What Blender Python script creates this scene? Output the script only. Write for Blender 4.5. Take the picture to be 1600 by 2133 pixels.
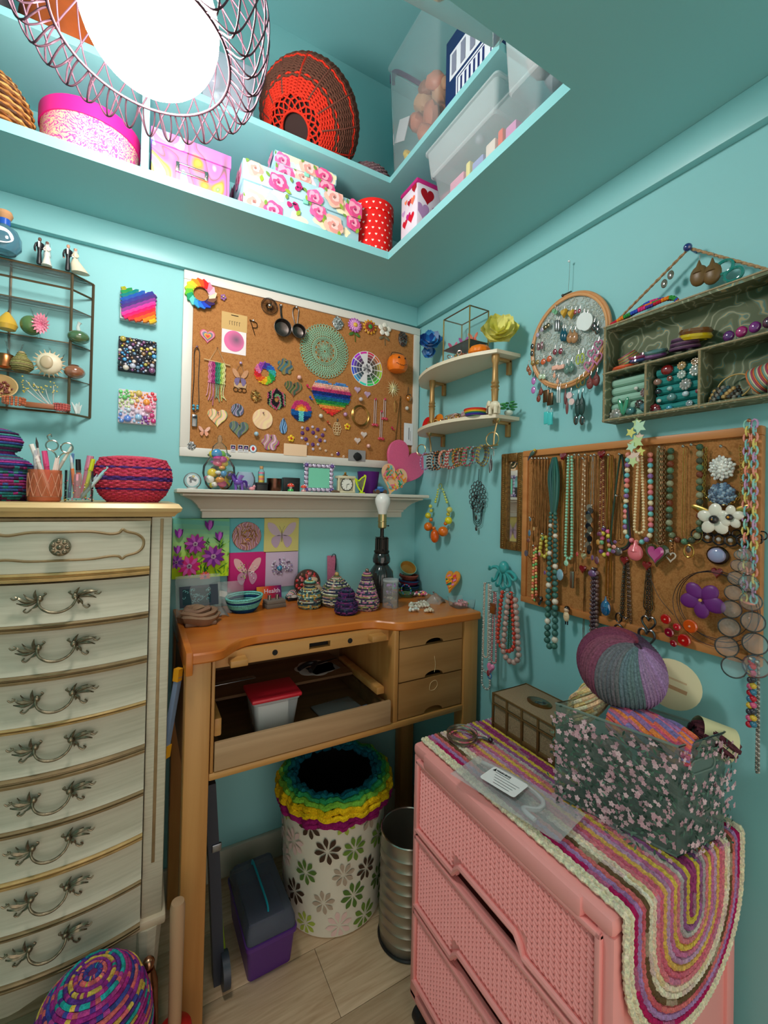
import bpy,bmesh,math,random
from mathutils import Vector,Matrix,Quaternion,noise
for o in list(bpy.data.objects):bpy.data.objects.remove(o)
PI=math.pi
sc=bpy.context.scene
COL=sc.collection
rnd=random.Random(11)
U=rnd.uniform

# ------------------------------------------------------------------ camera
FPX,PPX,PPY=905.3,800.0,1027.84
YAW,PITCH,ROLL=.514325,.0113558,.0211424
CAM=Vector((-1.04439,-1.57199,1.305))
_w=Vector((math.sin(YAW)*math.cos(PITCH),math.cos(YAW)*math.cos(PITCH),math.sin(PITCH)))
_r=Vector((math.cos(YAW),-math.sin(YAW),0));_u=_r.cross(_w)
CR=_r*math.cos(ROLL)+_u*math.sin(ROLL);CU=_u*math.cos(ROLL)-_r*math.sin(ROLL)
cd=bpy.data.cameras.new('camera');co=bpy.data.objects.new('camera',cd);COL.objects.link(co)
cd.sensor_fit='HORIZONTAL';cd.sensor_width=36;cd.lens=36*FPX/1600
cd.shift_x=0;cd.shift_y=-(1066.5-PPY)/1600
cd.clip_start=.02
mw=Matrix((CR,CU,-_w)).transposed().to_4x4();mw.translation=CAM
co.matrix_world=mw;sc.camera=co

# ------------------------------------------------------------------ world, exposure
wd=bpy.data.worlds.new('world');sc.world=wd;wd.use_nodes=True
bg=wd.node_tree.nodes['Background'];bg.inputs[0].default_value=(1.0,.90,.80,1);bg.inputs[1].default_value=1.1
sc.view_settings.view_transform='Standard';sc.view_settings.look='None'
sc.view_settings.gamma=1;sc.view_settings.use_curve_mapping=False
sc.view_settings.exposure=0.38
LAMP_POWER=43.0          # strength of the glowing pendant globe (its own builder is below)
sc.cycles.max_bounces=10;sc.cycles.transparent_max_bounces=24
sc.cycles.sample_clamp_indirect=4.0
sc.cycles.caustics_reflective=False;sc.cycles.caustics_refractive=False

# ------------------------------------------------------------------ measuring: a sight line met with a real plane of the room
def sight(px,py):return CR*((px-PPX)/FPX) - CU*((py-PPY)/FPX)+_w
def meet(px,py,ax,v):
    q=sight(px,py);return CAM+q*((v-CAM[ax])/q[ax])
def bw(px,py,off=0.0):return meet(px,py,1,-off)      # a plane parallel to the back wall
def rw(px,py,off=0.0):return meet(px,py,0,-off)      # a plane parallel to the right wall
def hz(px,py,z):return meet(px,py,2,z)               # a level surface
RZ=-PI/2                                                 # facing of things on the right wall

# ------------------------------------------------------------------ colour helpers
def lin(c):return tuple((x/12.92 if x <= .04045 else ((x+.055)/1.055)**2.4) for x in c)
def S(r,g,b):return lin((r/255,g/255,b/255))
def mixc(a,b,t):return tuple(x+(y-x)*t for x,y in zip(a,b))
def jit(c,d=.12):
    k=1+U(-d,d);return tuple(min(1,max(0,x*k*(1+U(-d,d)*.5))) for x in c)
def hsv(h,s,v):
    import colorsys;return lin(colorsys.hsv_to_rgb(h % 1,s,v))

# ------------------------------------------------------------------ materials
MATS={}
def mat(name,base=None,rough=.5,metal=0.0,noise_amt=0.0,noise_scale=30,bump=0.0,bump_scale=200,spec=.5,trans=0.0,alpha=None,coat=0.0,emit=None,emit_s=0,sss=0,fn=None,coords='Object',stretch=(1,1,1)):
    """base: colour, or None = the mesh's own 'Col' face colours"""
    if name in MATS:return MATS[name]
    m=bpy.data.materials.new(name);MATS[name]=m;m.use_nodes=True
    nt=m.node_tree;N=nt.nodes;L=nt.links;b=N['Principled BSDF']
    b.inputs['Roughness'].default_value=rough;b.inputs['Metallic'].default_value=metal
    b.inputs['Specular IOR Level'].default_value=spec
    b.inputs['Transmission Weight'].default_value=trans;b.inputs['Coat Weight'].default_value=coat
    if alpha is not None:b.inputs['Alpha'].default_value=alpha
    if emit:b.inputs['Emission Color'].default_value=(*emit,1);b.inputs['Emission Strength'].default_value=emit_s
    tc=N.new('ShaderNodeTexCoord');mp=N.new('ShaderNodeMapping');L.new(tc.outputs[coords],mp.inputs[0])
    mp.inputs['Scale'].default_value=stretch
    if base is None:
        a=N.new('ShaderNodeAttribute');a.attribute_name='Col';src=a.outputs['Color']
    else:
        a=N.new('ShaderNodeRGB');a.outputs[0].default_value=(*base,1);src=a.outputs[0]
    if noise_amt:
        n=N.new('ShaderNodeTexNoise');n.inputs['Scale'].default_value=noise_scale;n.inputs['Detail'].default_value=4
        L.new(mp.outputs[0],n.inputs['Vector'])
        mr=N.new('ShaderNodeMapRange');mr.inputs[1].default_value=.25;mr.inputs[2].default_value=.75
        mr.inputs[3].default_value=1-noise_amt;mr.inputs[4].default_value=1+noise_amt;L.new(n.outputs[0],mr.inputs[0])
        mx=N.new('ShaderNodeMix');mx.data_type='RGBA';mx.blend_type='MULTIPLY';mx.inputs[0].default_value=1
        L.new(src,mx.inputs[6]);L.new(mr.outputs[0],mx.inputs[7]);src=mx.outputs[2]
    if fn:src=fn(nt,src,mp.outputs[0],b)
    if src is not None:L.new(src,b.inputs['Base Color'])
    if bump:
        n2=N.new('ShaderNodeTexNoise');n2.inputs['Scale'].default_value=bump_scale;n2.inputs['Detail'].default_value=3
        L.new(mp.outputs[0],n2.inputs['Vector'])
        bp=N.new('ShaderNodeBump');bp.inputs['Strength'].default_value=bump;bp.inputs['Distance'].default_value=.002
        L.new(n2.outputs[0],bp.inputs['Height']);L.new(bp.outputs[0],b.inputs['Normal'])
    return m

def film(name,color=(1,1,1),opac=.12,rough=.08,use_col=False):
    """thin clear sheet or plastic: lets most light straight through, with a glossy skin"""
    if name in MATS:return MATS[name]
    m=bpy.data.materials.new(name);MATS[name]=m;m.use_nodes=True;nt=m.node_tree;N=nt.nodes;L=nt.links
    N.clear();out=N.new('ShaderNodeOutputMaterial')
    tr=N.new('ShaderNodeBsdfTransparent');df=N.new('ShaderNodeBsdfDiffuse');gl=N.new('ShaderNodeBsdfGlossy')
    tr.inputs[0].default_value=(*mixc((1,1,1),color,.35),1)
    df.inputs[0].default_value=(*color,1);gl.inputs['Roughness'].default_value=rough
    a=N.new('ShaderNodeMixShader');a.inputs[0].default_value=opac;L.new(tr.outputs[0],a.inputs[1]);L.new(df.outputs[0],a.inputs[2])
    fr=N.new('ShaderNodeFresnel');fr.inputs[0].default_value=1.15
    b=N.new('ShaderNodeMixShader');L.new(fr.outputs[0],b.inputs[0]);L.new(a.outputs[0],b.inputs[1]);L.new(gl.outputs[0],b.inputs[2])
    L.new(b.outputs[0],out.inputs[0]);return m

# ---- the shared materials that take the mesh's own face colours
matte=lambda:mat('painted_matte',None,.75,bump=.15,bump_scale=400)
gloss=lambda:mat('glossy_colour',None,.22,spec=.6)
satin=lambda:mat('satin_colour',None,.42)
clay=lambda:mat('polymer_clay',None,.35,noise_amt=.12,noise_scale=120)
metal=lambda:mat('metal_colour',None,.28,metal=1.0,noise_amt=.2,noise_scale=90)
gem=lambda:mat('gem_colour',None,.06,spec=1.0,coat=1.0)
yarn=lambda:mat('yarn_colour',None,.9,noise_amt=.35,noise_scale=260,bump=.9,bump_scale=320,spec=.15)
paper=lambda:mat('paper_colour',None,.8,spec=.2)

# ------------------------------------------------------------------ mesh builder
def frame_z(d):
    d=Vector(d).normalized();a=Vector((0,0,1)) if abs(d.z) < .9 else Vector((1,0,0))
    x=a.cross(d).normalized();return x,d.cross(x)
_box_cache={}
class MB:
    def __init__(s):s.v=[];s.f=[];s.c=[];s.mi=[];s.col=(.8,.8,.8);s.m=0
    def quads(s,vs,fs,col=None):
        k=len(s.v);s.v += [tuple(p) for p in vs]
        for f in fs:s.f.append(tuple(i+k for i in f));s.c.append(col or s.col);s.mi.append(s.m)
        return s
    def box(s,c,d,rot=None,bv=0.0,col=None,seg=2):
        """box centred at c, full size d, edges rounded by bv"""
        if bv:
            key=(tuple(round(x,5) for x in d),bv,seg)
            if key not in _box_cache:
                bm=bmesh.new();bmesh.ops.create_cube(bm,size=1)
                for v in bm.verts:v.co=Vector((v.co[0]*d[0],v.co[1]*d[1],v.co[2]*d[2]))
                bmesh.ops.bevel(bm,geom=bm.edges[:],offset=bv,segments=seg,profile=.5,affect='EDGES',clamp_overlap=True)
                bm.verts.index_update();_box_cache[key]=([v.co.copy() for v in bm.verts],[[v.index for v in f.verts] for f in bm.faces]);bm.free()
            vs,fs=_box_cache[key]
        else:
            x,y,z=(q/2 for q in d)
            vs=[Vector((i,j,k)) for i in (-x,x) for j in (-y,y) for k in (-z,z)]
            fs=[(0,1,3,2),(4,6,7,5),(0,4,5,1),(2,3,7,6),(0,2,6,4),(1,5,7,3)]
        R=rot if rot is not None else Matrix.Identity(3);c=Vector(c)
        return s.quads([c+R @ p for p in vs],fs,col)
    def bb(s,x0,x1,y0,y1,z0,z1,bv=0.0,col=None):return s.box(((x0+x1)/2,(y0+y1)/2,(z0+z1)/2),(abs(x1-x0),abs(y1-y0),abs(z1-z0)),bv=bv,col=col)
    def loft(s,rings,closed=True,cap=True,col=None,loop=False):
        n=len(rings[0]);k=len(s.v)
        for r in rings:s.v += [tuple(p) for p in r]
        m=len(rings)
        for i in range(m if loop else m-1):
            for j in range(n if closed else n-1):
                a=k+i*n+j;b=k+i*n+(j+1) % n;i2=(i+1) % m;c=k+i2*n+(j+1) % n;d=k+i2*n+j
                s.f.append((a,b,c,d));s.c.append(col[i % len(col)] if isinstance(col,list) else (col or s.col));s.mi.append(s.m)
        if cap and closed and not loop:
            for base,rev in ((k,True),(k+(m-1)*n,False)):
                q=list(range(base,base+n));s.f.append(tuple(q[::-1] if rev else q));s.c.append((col[0 if rev else -1] if isinstance(col,list) else col) or s.col);s.mi.append(s.m)
        return s
    def lathe(s,prof,c=(0,0,0),n=24,axis=(0,0,1),col=None,cap=True,sc2=(1,1)):
        """prof: list of (radius, height)"""
        z=Vector(axis).normalized()
        if abs(z.z) > .999:x,y=Vector((1,0,0)),Vector((0,z.z/abs(z.z),0))
        else:x,y=frame_z(z)
        c=Vector(c)
        rings=[[c+x*(r*sc2[0]*math.cos(2*PI*i/n))+y*(r*sc2[1]*math.sin(2*PI*i/n))+z*h for i in range(n)] for r,h in prof]
        return s.loft(rings,True,cap,col)
    def cyl(s,p0,p1,r0,r1=None,n=12,col=None,cap=True):
        p0=Vector(p0);d=Vector(p1)-p0;return s.lathe([(r0,0),(r0 if r1 is None else r1,d.length)],p0,n,d,col,cap)
    def sphere(s,c,r,nu=12,nv=8,col=None,rot=None):
        r=(r,r,r) if not hasattr(r,'__len__') else r;c=Vector(c);R=rot if rot is not None else Matrix.Identity(3)
        vs=[c+R @ Vector((0,0,-r[2]))]
        for j in range(1,nv):
            t=-PI/2+PI*j/nv
            for i in range(nu):
                a=2*PI*i/nu;vs.append(c+R @ Vector((r[0]*math.cos(t)*math.cos(a),r[1]*math.cos(t)*math.sin(a),r[2]*math.sin(t))))
        vs.append(c+R @ Vector((0,0,r[2])));fs=[];L=len(vs)-1
        for i in range(nu):fs.append((0,1+(i+1) % nu,1+i));fs.append((L,L-nu+i,L-nu+(i+1) % nu))
        for j in range(nv-2):
            for i in range(nu):a=1+j*nu;fs.append((a+i,a+(i+1) % nu,a+nu+(i+1) % nu,a+nu+i))
        return s.quads(vs,fs,col)
    def tube(s,pts,r,n=6,closed=False,col=None,flat=1.0):
        """swept tube along pts; r number or list"""
        pts=[Vector(p) for p in pts];m=len(pts)
        rr=r if hasattr(r,'__len__') else [r]*m
        rings=[];px=None
        for i,p in enumerate(pts):
            a=pts[i-1] if (i or closed) else p;b=pts[(i+1) % m] if (i < m-1 or closed) else p
            d=(b-a);d=d.normalized() if d.length > 1e-9 else Vector((0,0,1))
            if px is None:px,_=frame_z(d)
            px=(px-d*px.dot(d));px=px.normalized() if px.length > 1e-6 else frame_z(d)[0]
            py=d.cross(px)
            rings.append([p+px*(rr[i]*math.cos(2*PI*j/n))+py*(rr[i]*flat*math.sin(2*PI*j/n)) for j in range(n)])
        return s.loft(rings,True,True,col,loop=closed)
    def torus(s,c,R,r,axis=(0,0,1),n=24,k=8,col=None,sc2=(1,1)):
        x,y=frame_z(axis);c=Vector(c)
        return s.tube([c+x*(R*sc2[0]*math.cos(2*PI*i/n))+y*(R*sc2[1]*math.sin(2*PI*i/n)) for i in range(n)],r,k,True,col)
    def plate(s,poly,t,c=(0,0,0),col=None,back=None,bv=0.0):
        """outline poly [(x, z)] facing -y, thickness t, front face at y=-t, back at y=0 of c; bv rounds the front rim"""
        c=Vector(c);n=len(poly)
        area=sum(poly[i][0]*poly[(i+1) % n][1]-poly[(i+1) % n][0]*poly[i][1] for i in range(n))
        if area < 0:poly=poly[::-1]
        rings=[[c+Vector((x,0,z)) for x,z in poly]]
        if bv:
            cx=sum(p[0] for p in poly)/n;cz=sum(p[1] for p in poly)/n
            R=max(math.hypot(x-cx,z-cz) for x,z in poly)
            k=1-bv/R
            rings.append([c+Vector((x,-(t-bv),z)) for x,z in poly])
            rings.append([c+Vector((cx+(x-cx)*k,-t,cz+(z-cz)*k)) for x,z in poly])
        else:rings.append([c+Vector((x,-t,z)) for x,z in poly])
        return s.loft(rings,True,True,col)
    def grid(s,fn,nu,nv,col=None,cfn=None):
        """sheet fn(u,v)->point, u,v in 0..1"""
        k=len(s.v)
        for j in range(nv+1):
            for i in range(nu+1):s.v.append(tuple(fn(i/nu,j/nv)))
        for j in range(nv):
            for i in range(nu):
                a=k+j*(nu+1)+i;s.f.append((a,a+1,a+nu+2,a+nu+1));s.c.append(cfn((i+.5)/nu,(j+.5)/nv) if cfn else (col or s.col));s.mi.append(s.m)
        return s
    def xf(s,M,k0=0):
        for i in range(k0,len(s.v)):s.v[i]=tuple(M @ Vector(s.v[i]))
        return s
    def mesh(s,name,mats,smooth=35):
        me=bpy.data.meshes.new(name);me.from_pydata(s.v,[],s.f)
        a=me.attributes.new('Col','FLOAT_COLOR','FACE')
        a.data.foreach_set('color',[x for c in s.c for x in (c[0],c[1],c[2],1.0)])
        for m in (mats if isinstance(mats,(list,tuple)) else [mats]):me.materials.append(m)
        if any(s.mi):me.polygons.foreach_set('material_index',s.mi)
        if smooth:
            me.polygons.foreach_set('use_smooth',[True]*len(s.f));me.set_sharp_from_angle(angle=math.radians(smooth))
        me.update();return me
    def build(s,name,mats,parent=None,loc=(0,0,0),rz=0.0,rot=None,smooth=35,label=None,cat=None,group=None,kind=None):
        o=bpy.data.objects.new(name,s.mesh(name,mats,smooth));COL.objects.link(o)
        o.location=loc;o.rotation_euler=rot if rot is not None else (0,0,rz)
        if parent:o.parent=parent
        return tag(o,label,cat,group,kind)
def tag(o,label=None,cat=None,group=None,kind=None):
    if label:o['label']=label
    if cat:o['category']=cat
    if group:o['group']=group
    if kind:o['kind']=kind
    return o
def thing(name,label,cat,loc=(0,0,0),rz=0.0,group=None,rot=None):
    o=bpy.data.objects.new(name,None);o.empty_display_size=.03;COL.objects.link(o)
    o.location=loc;o.rotation_euler=rot if rot is not None else (0,0,rz)
    return tag(o,label,cat,group)
def copy_tree(o,parent=None):
    c=o.copy();COL.objects.link(c);c.parent=parent
    for ch in o.children:copy_tree(ch,c)
    return c
# ---- flat outlines (x, z)
def circ(r,n=28,c=(0,0),rz=None):return [(c[0]+r*math.cos(2*PI*i/n),c[1]+(rz or r)*math.sin(2*PI*i/n)) for i in range(n)]
def heart(w,h=None,n=36):
    h=h or w;out=[]
    for i in range(n):
        t=2*PI*i/n;x=16*math.sin(t)**3;z=13*math.cos(t)-5*math.cos(2*t)-2*math.cos(3*t)-math.cos(4*t)
        out.append((x/32*w,(z+2.5)/29*h))
    return out
def star(r,k=5,q=.45,rot=PI/2):return [((r if i % 2 == 0 else r*q)*math.cos(rot+PI*i/k),(r if i % 2 == 0 else r*q)*math.sin(rot+PI*i/k)) for i in range(2*k)]
def rrect(w,h,r=.003,n=4):
    out=[]
    for cx,cz,a in ((w/2-r,h/2-r,0),(-w/2+r,h/2-r,PI/2),(-w/2+r,-h/2+r,PI),(w/2-r,-h/2+r,1.5*PI)):
        out += [(cx+r*math.cos(a+PI/2*i/n),cz+r*math.sin(a+PI/2*i/n)) for i in range(n+1)]
    return out
def flower_outline(r,k=5,d=.35,n=60):return [((r*(1-d+d*abs(math.cos(k*t/2))))*math.cos(t),(r*(1-d+d*abs(math.cos(k*t/2))))*math.sin(t)) for t in (2*PI*i/n for i in range(n))]
def spline(pts,n=8,closed=False):
    P=[Vector(p) for p in pts];m=len(P);out=[]
    for i in range(m if closed else m-1):
        g=lambda j:P[j % m] if closed else P[max(0,min(m-1,j))]
        p0,p1,p2,p3=g(i-1),g(i),g(i+1),g(i+2)
        for k in range(n):
            t=k/n;out.append(.5*((2*p1)+(p2-p0)*t+(2*p0-5*p1+4*p2-p3)*t*t+(3*p1-p0-3*p2+p3)*t**3))
    if not closed:out.append(P[-1])
    return out
_font={}
def text_mesh(body,size,col_mat,parent,name='lettering',loc=(0,0,0),rot=(PI/2,0,0),extr=.0004,align='CENTER',width=None):
    cu=bpy.data.curves.new(name,'FONT');cu.body=body;cu.size=size;cu.extrude=extr;cu.align_x=align;cu.align_y='CENTER';cu.resolution_u=2
    t=bpy.data.objects.new(name,cu);COL.objects.link(t);bpy.context.view_layer.update()
    dg=bpy.context.evaluated_depsgraph_get();me=bpy.data.meshes.new_from_object(t.evaluated_get(dg));bpy.data.objects.remove(t)
    me.materials.clear();me.materials.append(col_mat)
    o=bpy.data.objects.new(name,me);COL.objects.link(o);o.location=loc;o.rotation_euler=rot
    if width and o.dimensions.x > 0:
        bpy.context.view_layer.update();k=width/max(1e-6,o.dimensions.x);o.scale=(k,k,1)
    if parent:o.parent=parent
    return o
# ================================================================== SHARED SHAPE TOOLS
def clip_poly(poly,x0,x1,z0,z1):
    def cut(P,f,g):
        out=[]
        for i in range(len(P)):
            a,b=P[i-1],P[i];ia,ib=f(a) >= 0,f(b) >= 0
            if ia != ib:t=f(a)/(f(a)-f(b));out.append((a[0]+(b[0]-a[0])*t,a[1]+(b[1]-a[1])*t))
            if ib:out.append(b)
        return out
    for f in (lambda p:p[0]-x0,lambda p:x1-p[0],lambda p:p[1]-z0,lambda p:z1-p[1]):
        poly=cut(poly,f,None)
        if len(poly) < 3:return []
    return poly
class Print:
    """flat print on a face that looks along -y: thin colour patches, clipped to the face"""
    def __init__(s,x0,x1,z0,z1,y,step=.00012):s.b=(x0,x1,z0,z1);s.y=y;s.k=step;s.mb=MB();s.n=0
    def poly(s,P,col):
        P=clip_poly(P,*s.b)
        if not P:return s
        a=sum(P[i-1][0]*P[i][1]-P[i][0]*P[i-1][1] for i in range(len(P)))
        if a < 0:P=P[::-1]
        s.n += 1;y=s.y-s.k*s.n
        s.mb.quads([(x,y,z) for x,z in P],[tuple(range(len(P)))],col);return s
    def blob(s,cx,cz,r,col,k=6,wob=.15,n=22,sq=1.0,rot=0.0):
        ph=U(0,6.28);P=[]
        for i in range(n):
            t=2*PI*i/n;q=r*(1+wob*math.sin(k*t+ph)+wob*.5*U(-1,1));x,z=q*math.cos(t),q*math.sin(t)*sq
            P.append((cx+x*math.cos(rot)-z*math.sin(rot),cz+x*math.sin(rot)+z*math.cos(rot)))
        return s.poly(P,col)
    def leaf(s,cx,cz,L,w,rot,col,e=1.0):
        P=[]
        for i in range(9):t=i/8;P.append((L*t,w*math.sin(PI*t**e)))
        for i in range(7,0,-1):t=i/8;P.append((L*t,-w*math.sin(PI*t**e)))
        return s.poly([(cx+x*math.cos(rot)-z*math.sin(rot),cz+x*math.sin(rot)+z*math.cos(rot)) for x,z in P],col)
    def rose(s,cx,cz,r,base):
        s.blob(cx,cz,r,base,5,.1)
        for j in range(10):
            q=r*(1-j/10.5);a=j*2.4;c=mixc(base,S(255,225,230),.45) if j % 2 else mixc(base,S(190,40,90),.35)
            s.blob(cx+q*.28*math.cos(a),cz+q*.28*math.sin(a),q*.66,c,3,.12,sq=.8,rot=a)
        return s.blob(cx,cz,r*.14,mixc(base,S(90,20,50),.7),4,.2)
    def daisy(s,cx,cz,r,n,col,mid=None,w=.16,r0=.12,midr=.16,e=1.0):
        for i in range(n):
            a=2*PI*i/n+.2;s.leaf(cx+r*r0*math.cos(a),cz+r*r0*math.sin(a),r*(1-r0),r*w,a,col if not isinstance(col,list) else col[i % len(col)],e)
        if mid:s.blob(cx,cz,r*midr,mid,5,.1)
        return s
    def line(s,pts,w,col):
        for (a,b) in zip(pts,pts[1:]):
            d=math.hypot(b[0]-a[0],b[1]-a[1]) or 1;nx,nz=-(b[1]-a[1])/d*w/2,(b[0]-a[0])/d*w/2
            s.poly([(a[0]+nx,a[1]+nz),(b[0]+nx,b[1]+nz),(b[0]-nx,b[1]-nz),(a[0]-nx,a[1]-nz)],col)
            s.n -= 1
        s.n += 1;return s
    def build(s,name,parent,m=None):return s.mb.build(name,m or paper(),parent,smooth=0)
def wicker(mb,prof,stakes,r,colfn,wob=.35,seg=3,c=(0,0,0),sc2=(1,1),k=5):
    """woven rows: one wavy strand for every (radius, height) of prof; neighbours weave the other way"""
    n=stakes*seg*2
    for j,(R,h) in enumerate(prof):
        ph=PI*(j % 2);pts=[]
        for i in range(n):
            a=2*PI*i/n;q=R+r*wob*math.sin(stakes*a+ph);pts.append((c[0]+q*sc2[0]*math.cos(a),c[1]+q*sc2[1]*math.sin(a),c[2]+h))
        mb.tube(pts,r,k,True,colfn(j))
def resample(prof,n):
    P=[Vector((a,b,0)) for a,b in prof];L=[0]
    for a,b in zip(P,P[1:]):L.append(L[-1]+(b-a).length)
    out=[]
    for i in range(n):
        d=L[-1]*i/(n-1);j=0
        while j < len(L)-2 and L[j+1] < d:j += 1
        t=(d-L[j])/max(1e-9,L[j+1]-L[j]);q=P[j].lerp(P[j+1],t);out.append((q.x,q.y))
    return out
def lidded_box(t,w,d,h,lid_h,m,ov=.003,seam=.0012,bv=.002):
    """box in t's frame: x -w/2..w/2, y 0..d, z 0..h"""
    b=MB().bb(-w/2+ov,w/2-ov,ov,d-ov,0,h-lid_h-seam,bv=bv).build('box_body',m,t)
    l=MB().bb(-w/2,w/2,0,d,h-lid_h,h,bv=bv).build('lid',m,t)
    return b,l
def beads(mb,pts,r,cols,gap=1.0,nu=8,nv=6,rfn=None):
    """beads strung along a path; cols list or function(i)"""
    pts=[Vector(p) for p in pts];L=[0]
    for a,b in zip(pts,pts[1:]):L.append(L[-1]+(b-a).length)
    d=0;i=0;j=0
    while True:
        rr=rfn(d/max(1e-9,L[-1]),i) if rfn else r
        d += rr*gap
        if d > L[-1]:break
        while j < len(L)-2 and L[j+1] < d:j += 1
        p=pts[j].lerp(pts[j+1],(d-L[j])/max(1e-9,L[j+1]-L[j]))
        mb.sphere(p,rr,nu,nv,cols(i) if callable(cols) else cols[i % len(cols)])
        d += rr*gap;i += 1
    return i
def chain(mb,pts,r,link,col,k=5):
    """linked chain along a path: ovals turned a quarter each time"""
    pts=[Vector(p) for p in pts];L=[0]
    for a,b in zip(pts,pts[1:]):L.append(L[-1]+(b-a).length)
    n=max(2,int(L[-1]/(link*.72)));j=0
    for i in range(n):
        d=L[-1]*(i+.5)/n
        while j < len(L)-2 and L[j+1] < d:j += 1
        p=pts[j].lerp(pts[j+1],(d-L[j])/max(1e-9,L[j+1]-L[j]));ax=(pts[j+1]-pts[j]).normalized()
        a,b=frame_z(ax);s=a if i % 2 else b
        ring=[p+ax*(link*.5*math.cos(q))+s*(link*.3*math.sin(q)) for q in (2*PI*x/8 for x in range(8))]
        mb.tube(ring,r,k,True,col(i) if callable(col) else col)
def drop_loop(w,L,n=20,y=0.0,top=0.0,tight=1.0):
    """hanging loop, two strands from a peg at (0, top) down to depth L, opening to width w"""
    out=[]
    for i in range(n+1):
        a=PI*i/n;s=math.sin(a)
        out.append(Vector((-w/2*math.cos(a)*(.25+.75*s**.6) if tight else 0,y,top-L*s**.75)))
    return out
def hang(w,L,n=18,y=0.0,top_w=None,frac=.72):
    """U shaped strand: straight sides then a round bottom, from (-top_w/2,0) to (top_w/2,0)"""
    tw=w*.35 if top_w is None else top_w;h=L-w/2;pts=[]
    for i in range(n):t=i/n;pts.append(Vector((-(tw/2+(w/2-tw/2)*t**.8),y,-h*t)))
    for i in range(n+1):a=PI+PI*i/n;pts.append(Vector((w/2*math.cos(a),y,-h+w/2*math.sin(a))))
    for i in range(n-1,-1,-1):t=i/n;pts.append(Vector(((tw/2+(w/2-tw/2)*t**.8),y,-h*t)))
    return pts
# ================================================================== ROOM
TEAL=S(142,202,205)
def wall_mat():
    def fn(nt,src,vec,b):return src
    return mat('teal_wall_paint',TEAL,.55,noise_amt=.02,noise_scale=3,bump=.12,bump_scale=60,spec=.3)
WM=wall_mat()
TRIMM=mat('teal_trim_paint',TEAL,.38,bump=.05,bump_scale=40,spec=.4)
def struct(name,mb,m,label=None,smooth=35,parent=None):return mb.build(name,m,parent,smooth=smooth,label=label,kind='structure' if not parent else None)
XL,YF,ZC=-2.05,-2.75,3.02
SOF,LX,LY,NEARY=2.125,-.317,-.281,-1.003      # dropped ceiling height, edges of its opening
struct('wall_back',MB().bb(XL,.1,0,.1,0,ZC),WM,'teal painted wall behind the wooden workbench')
struct('wall_right',MB().bb(0,.1,YF,0,0,ZC),WM,'teal painted wall behind the jewelry boards')
struct('wall_left',MB().bb(XL-.1,XL,YF,.1,0,ZC),WM,'teal painted wall beyond the tall dresser')
struct('ceiling',MB().bb(XL,.1,YF,.1,ZC,ZC+.08),WM,'teal upper ceiling above the storage shelves')
def floor_fn(nt,src,vec,b):
    N=nt.nodes;L=nt.links
    n=N.new('ShaderNodeTexNoise');n.inputs['Scale'].default_value=6;n.inputs['Detail'].default_value=6;n.inputs['Distortion'].default_value=.6
    mp=N.new('ShaderNodeMapping');mp.inputs['Scale'].default_value=(1.2,14,1);L.new(vec,mp.inputs[0]);L.new(mp.outputs[0],n.inputs[0])
    cr=N.new('ShaderNodeValToRGB');L.new(n.outputs[0],cr.inputs[0])
    cr.color_ramp.elements[0].position=.3;cr.color_ramp.elements[0].color=(*S(184,152,118),1)
    cr.color_ramp.elements[1].position=.7;cr.color_ramp.elements[1].color=(*S(212,184,150),1)
    return cr.outputs[0]
FLM=mat('pale_oak_laminate',(.5,.4,.3),.42,fn=floor_fn)
fl=struct('floor',MB().bb(XL,.1,YF,.1,-.06,-.004),mat('floor_joint',S(110,92,74),.7),'pale oak laminate floor')
fl.rotation_euler=(0,0,0)
k=0
for i in range(15):
    y1=.0-i*.19;x=XL-.4*((i*37) % 5)/5
    while x < -.001:
        x0=max(XL,x);x1=min(0,x+.9)
        if x1-x0 > .02:MB().bb(x0+.0006,x1-.0006,y1-.1894,y1-.0006,-.004,0,bv=.0006).build('plank',FLM,fl)
        x += .9
# trim board under the dropped ceiling, its underside makes the dark line
struct('trim_1',MB().bb(XL,-.022,-.022,0,2.043,SOF,bv=.002),TRIMM,'teal trim board along the top of the back wall')
struct('trim_2',MB().bb(-.022,0,YF,0,2.046,SOF,bv=.002),TRIMM,'teal trim board along the top of the right wall')
struct('baseboard_back',MB().bb(XL,-.016,-.016,0,0,.095,bv=.003),mat('baseboard_paint',S(190,188,172),.4),'pale painted baseboard along the back wall')
struct('baseboard_right',MB().bb(-.016,0,YF,-.016,0,.095,bv=.003),MATS['baseboard_paint'],'pale painted baseboard along the right wall')
# dropped ceiling: a ledge along the back and right wall and a flat part near the viewer, with an opening
led=MB()
led.bb(XL,-.0,LY,0,SOF,SOF+.026)
led.bb(LX,0,NEARY,LY,SOF,SOF+.026)
led.bb(XL,0,YF,NEARY,SOF,SOF+.026)
struct('ceiling_ledge',led,TRIMM,'teal dropped ceiling ledge that carries the lower row of storage boxes')
up=MB();ZU=2.389
up.bb(XL,0,LY,0,ZU,ZU+.02);up.bb(LX,0,-.80,LY,ZU,ZU+.02)
struct('upper_shelf',up,TRIMM,'teal upper storage shelf that runs around the corner')
d=hz(301,352,SOF+.026)
struct('shelf_divider',MB().bb(d.x-.009,d.x+.009,LY,-.001,SOF+.026,ZU),TRIMM,'teal upright divider between the two storage shelves')
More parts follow.
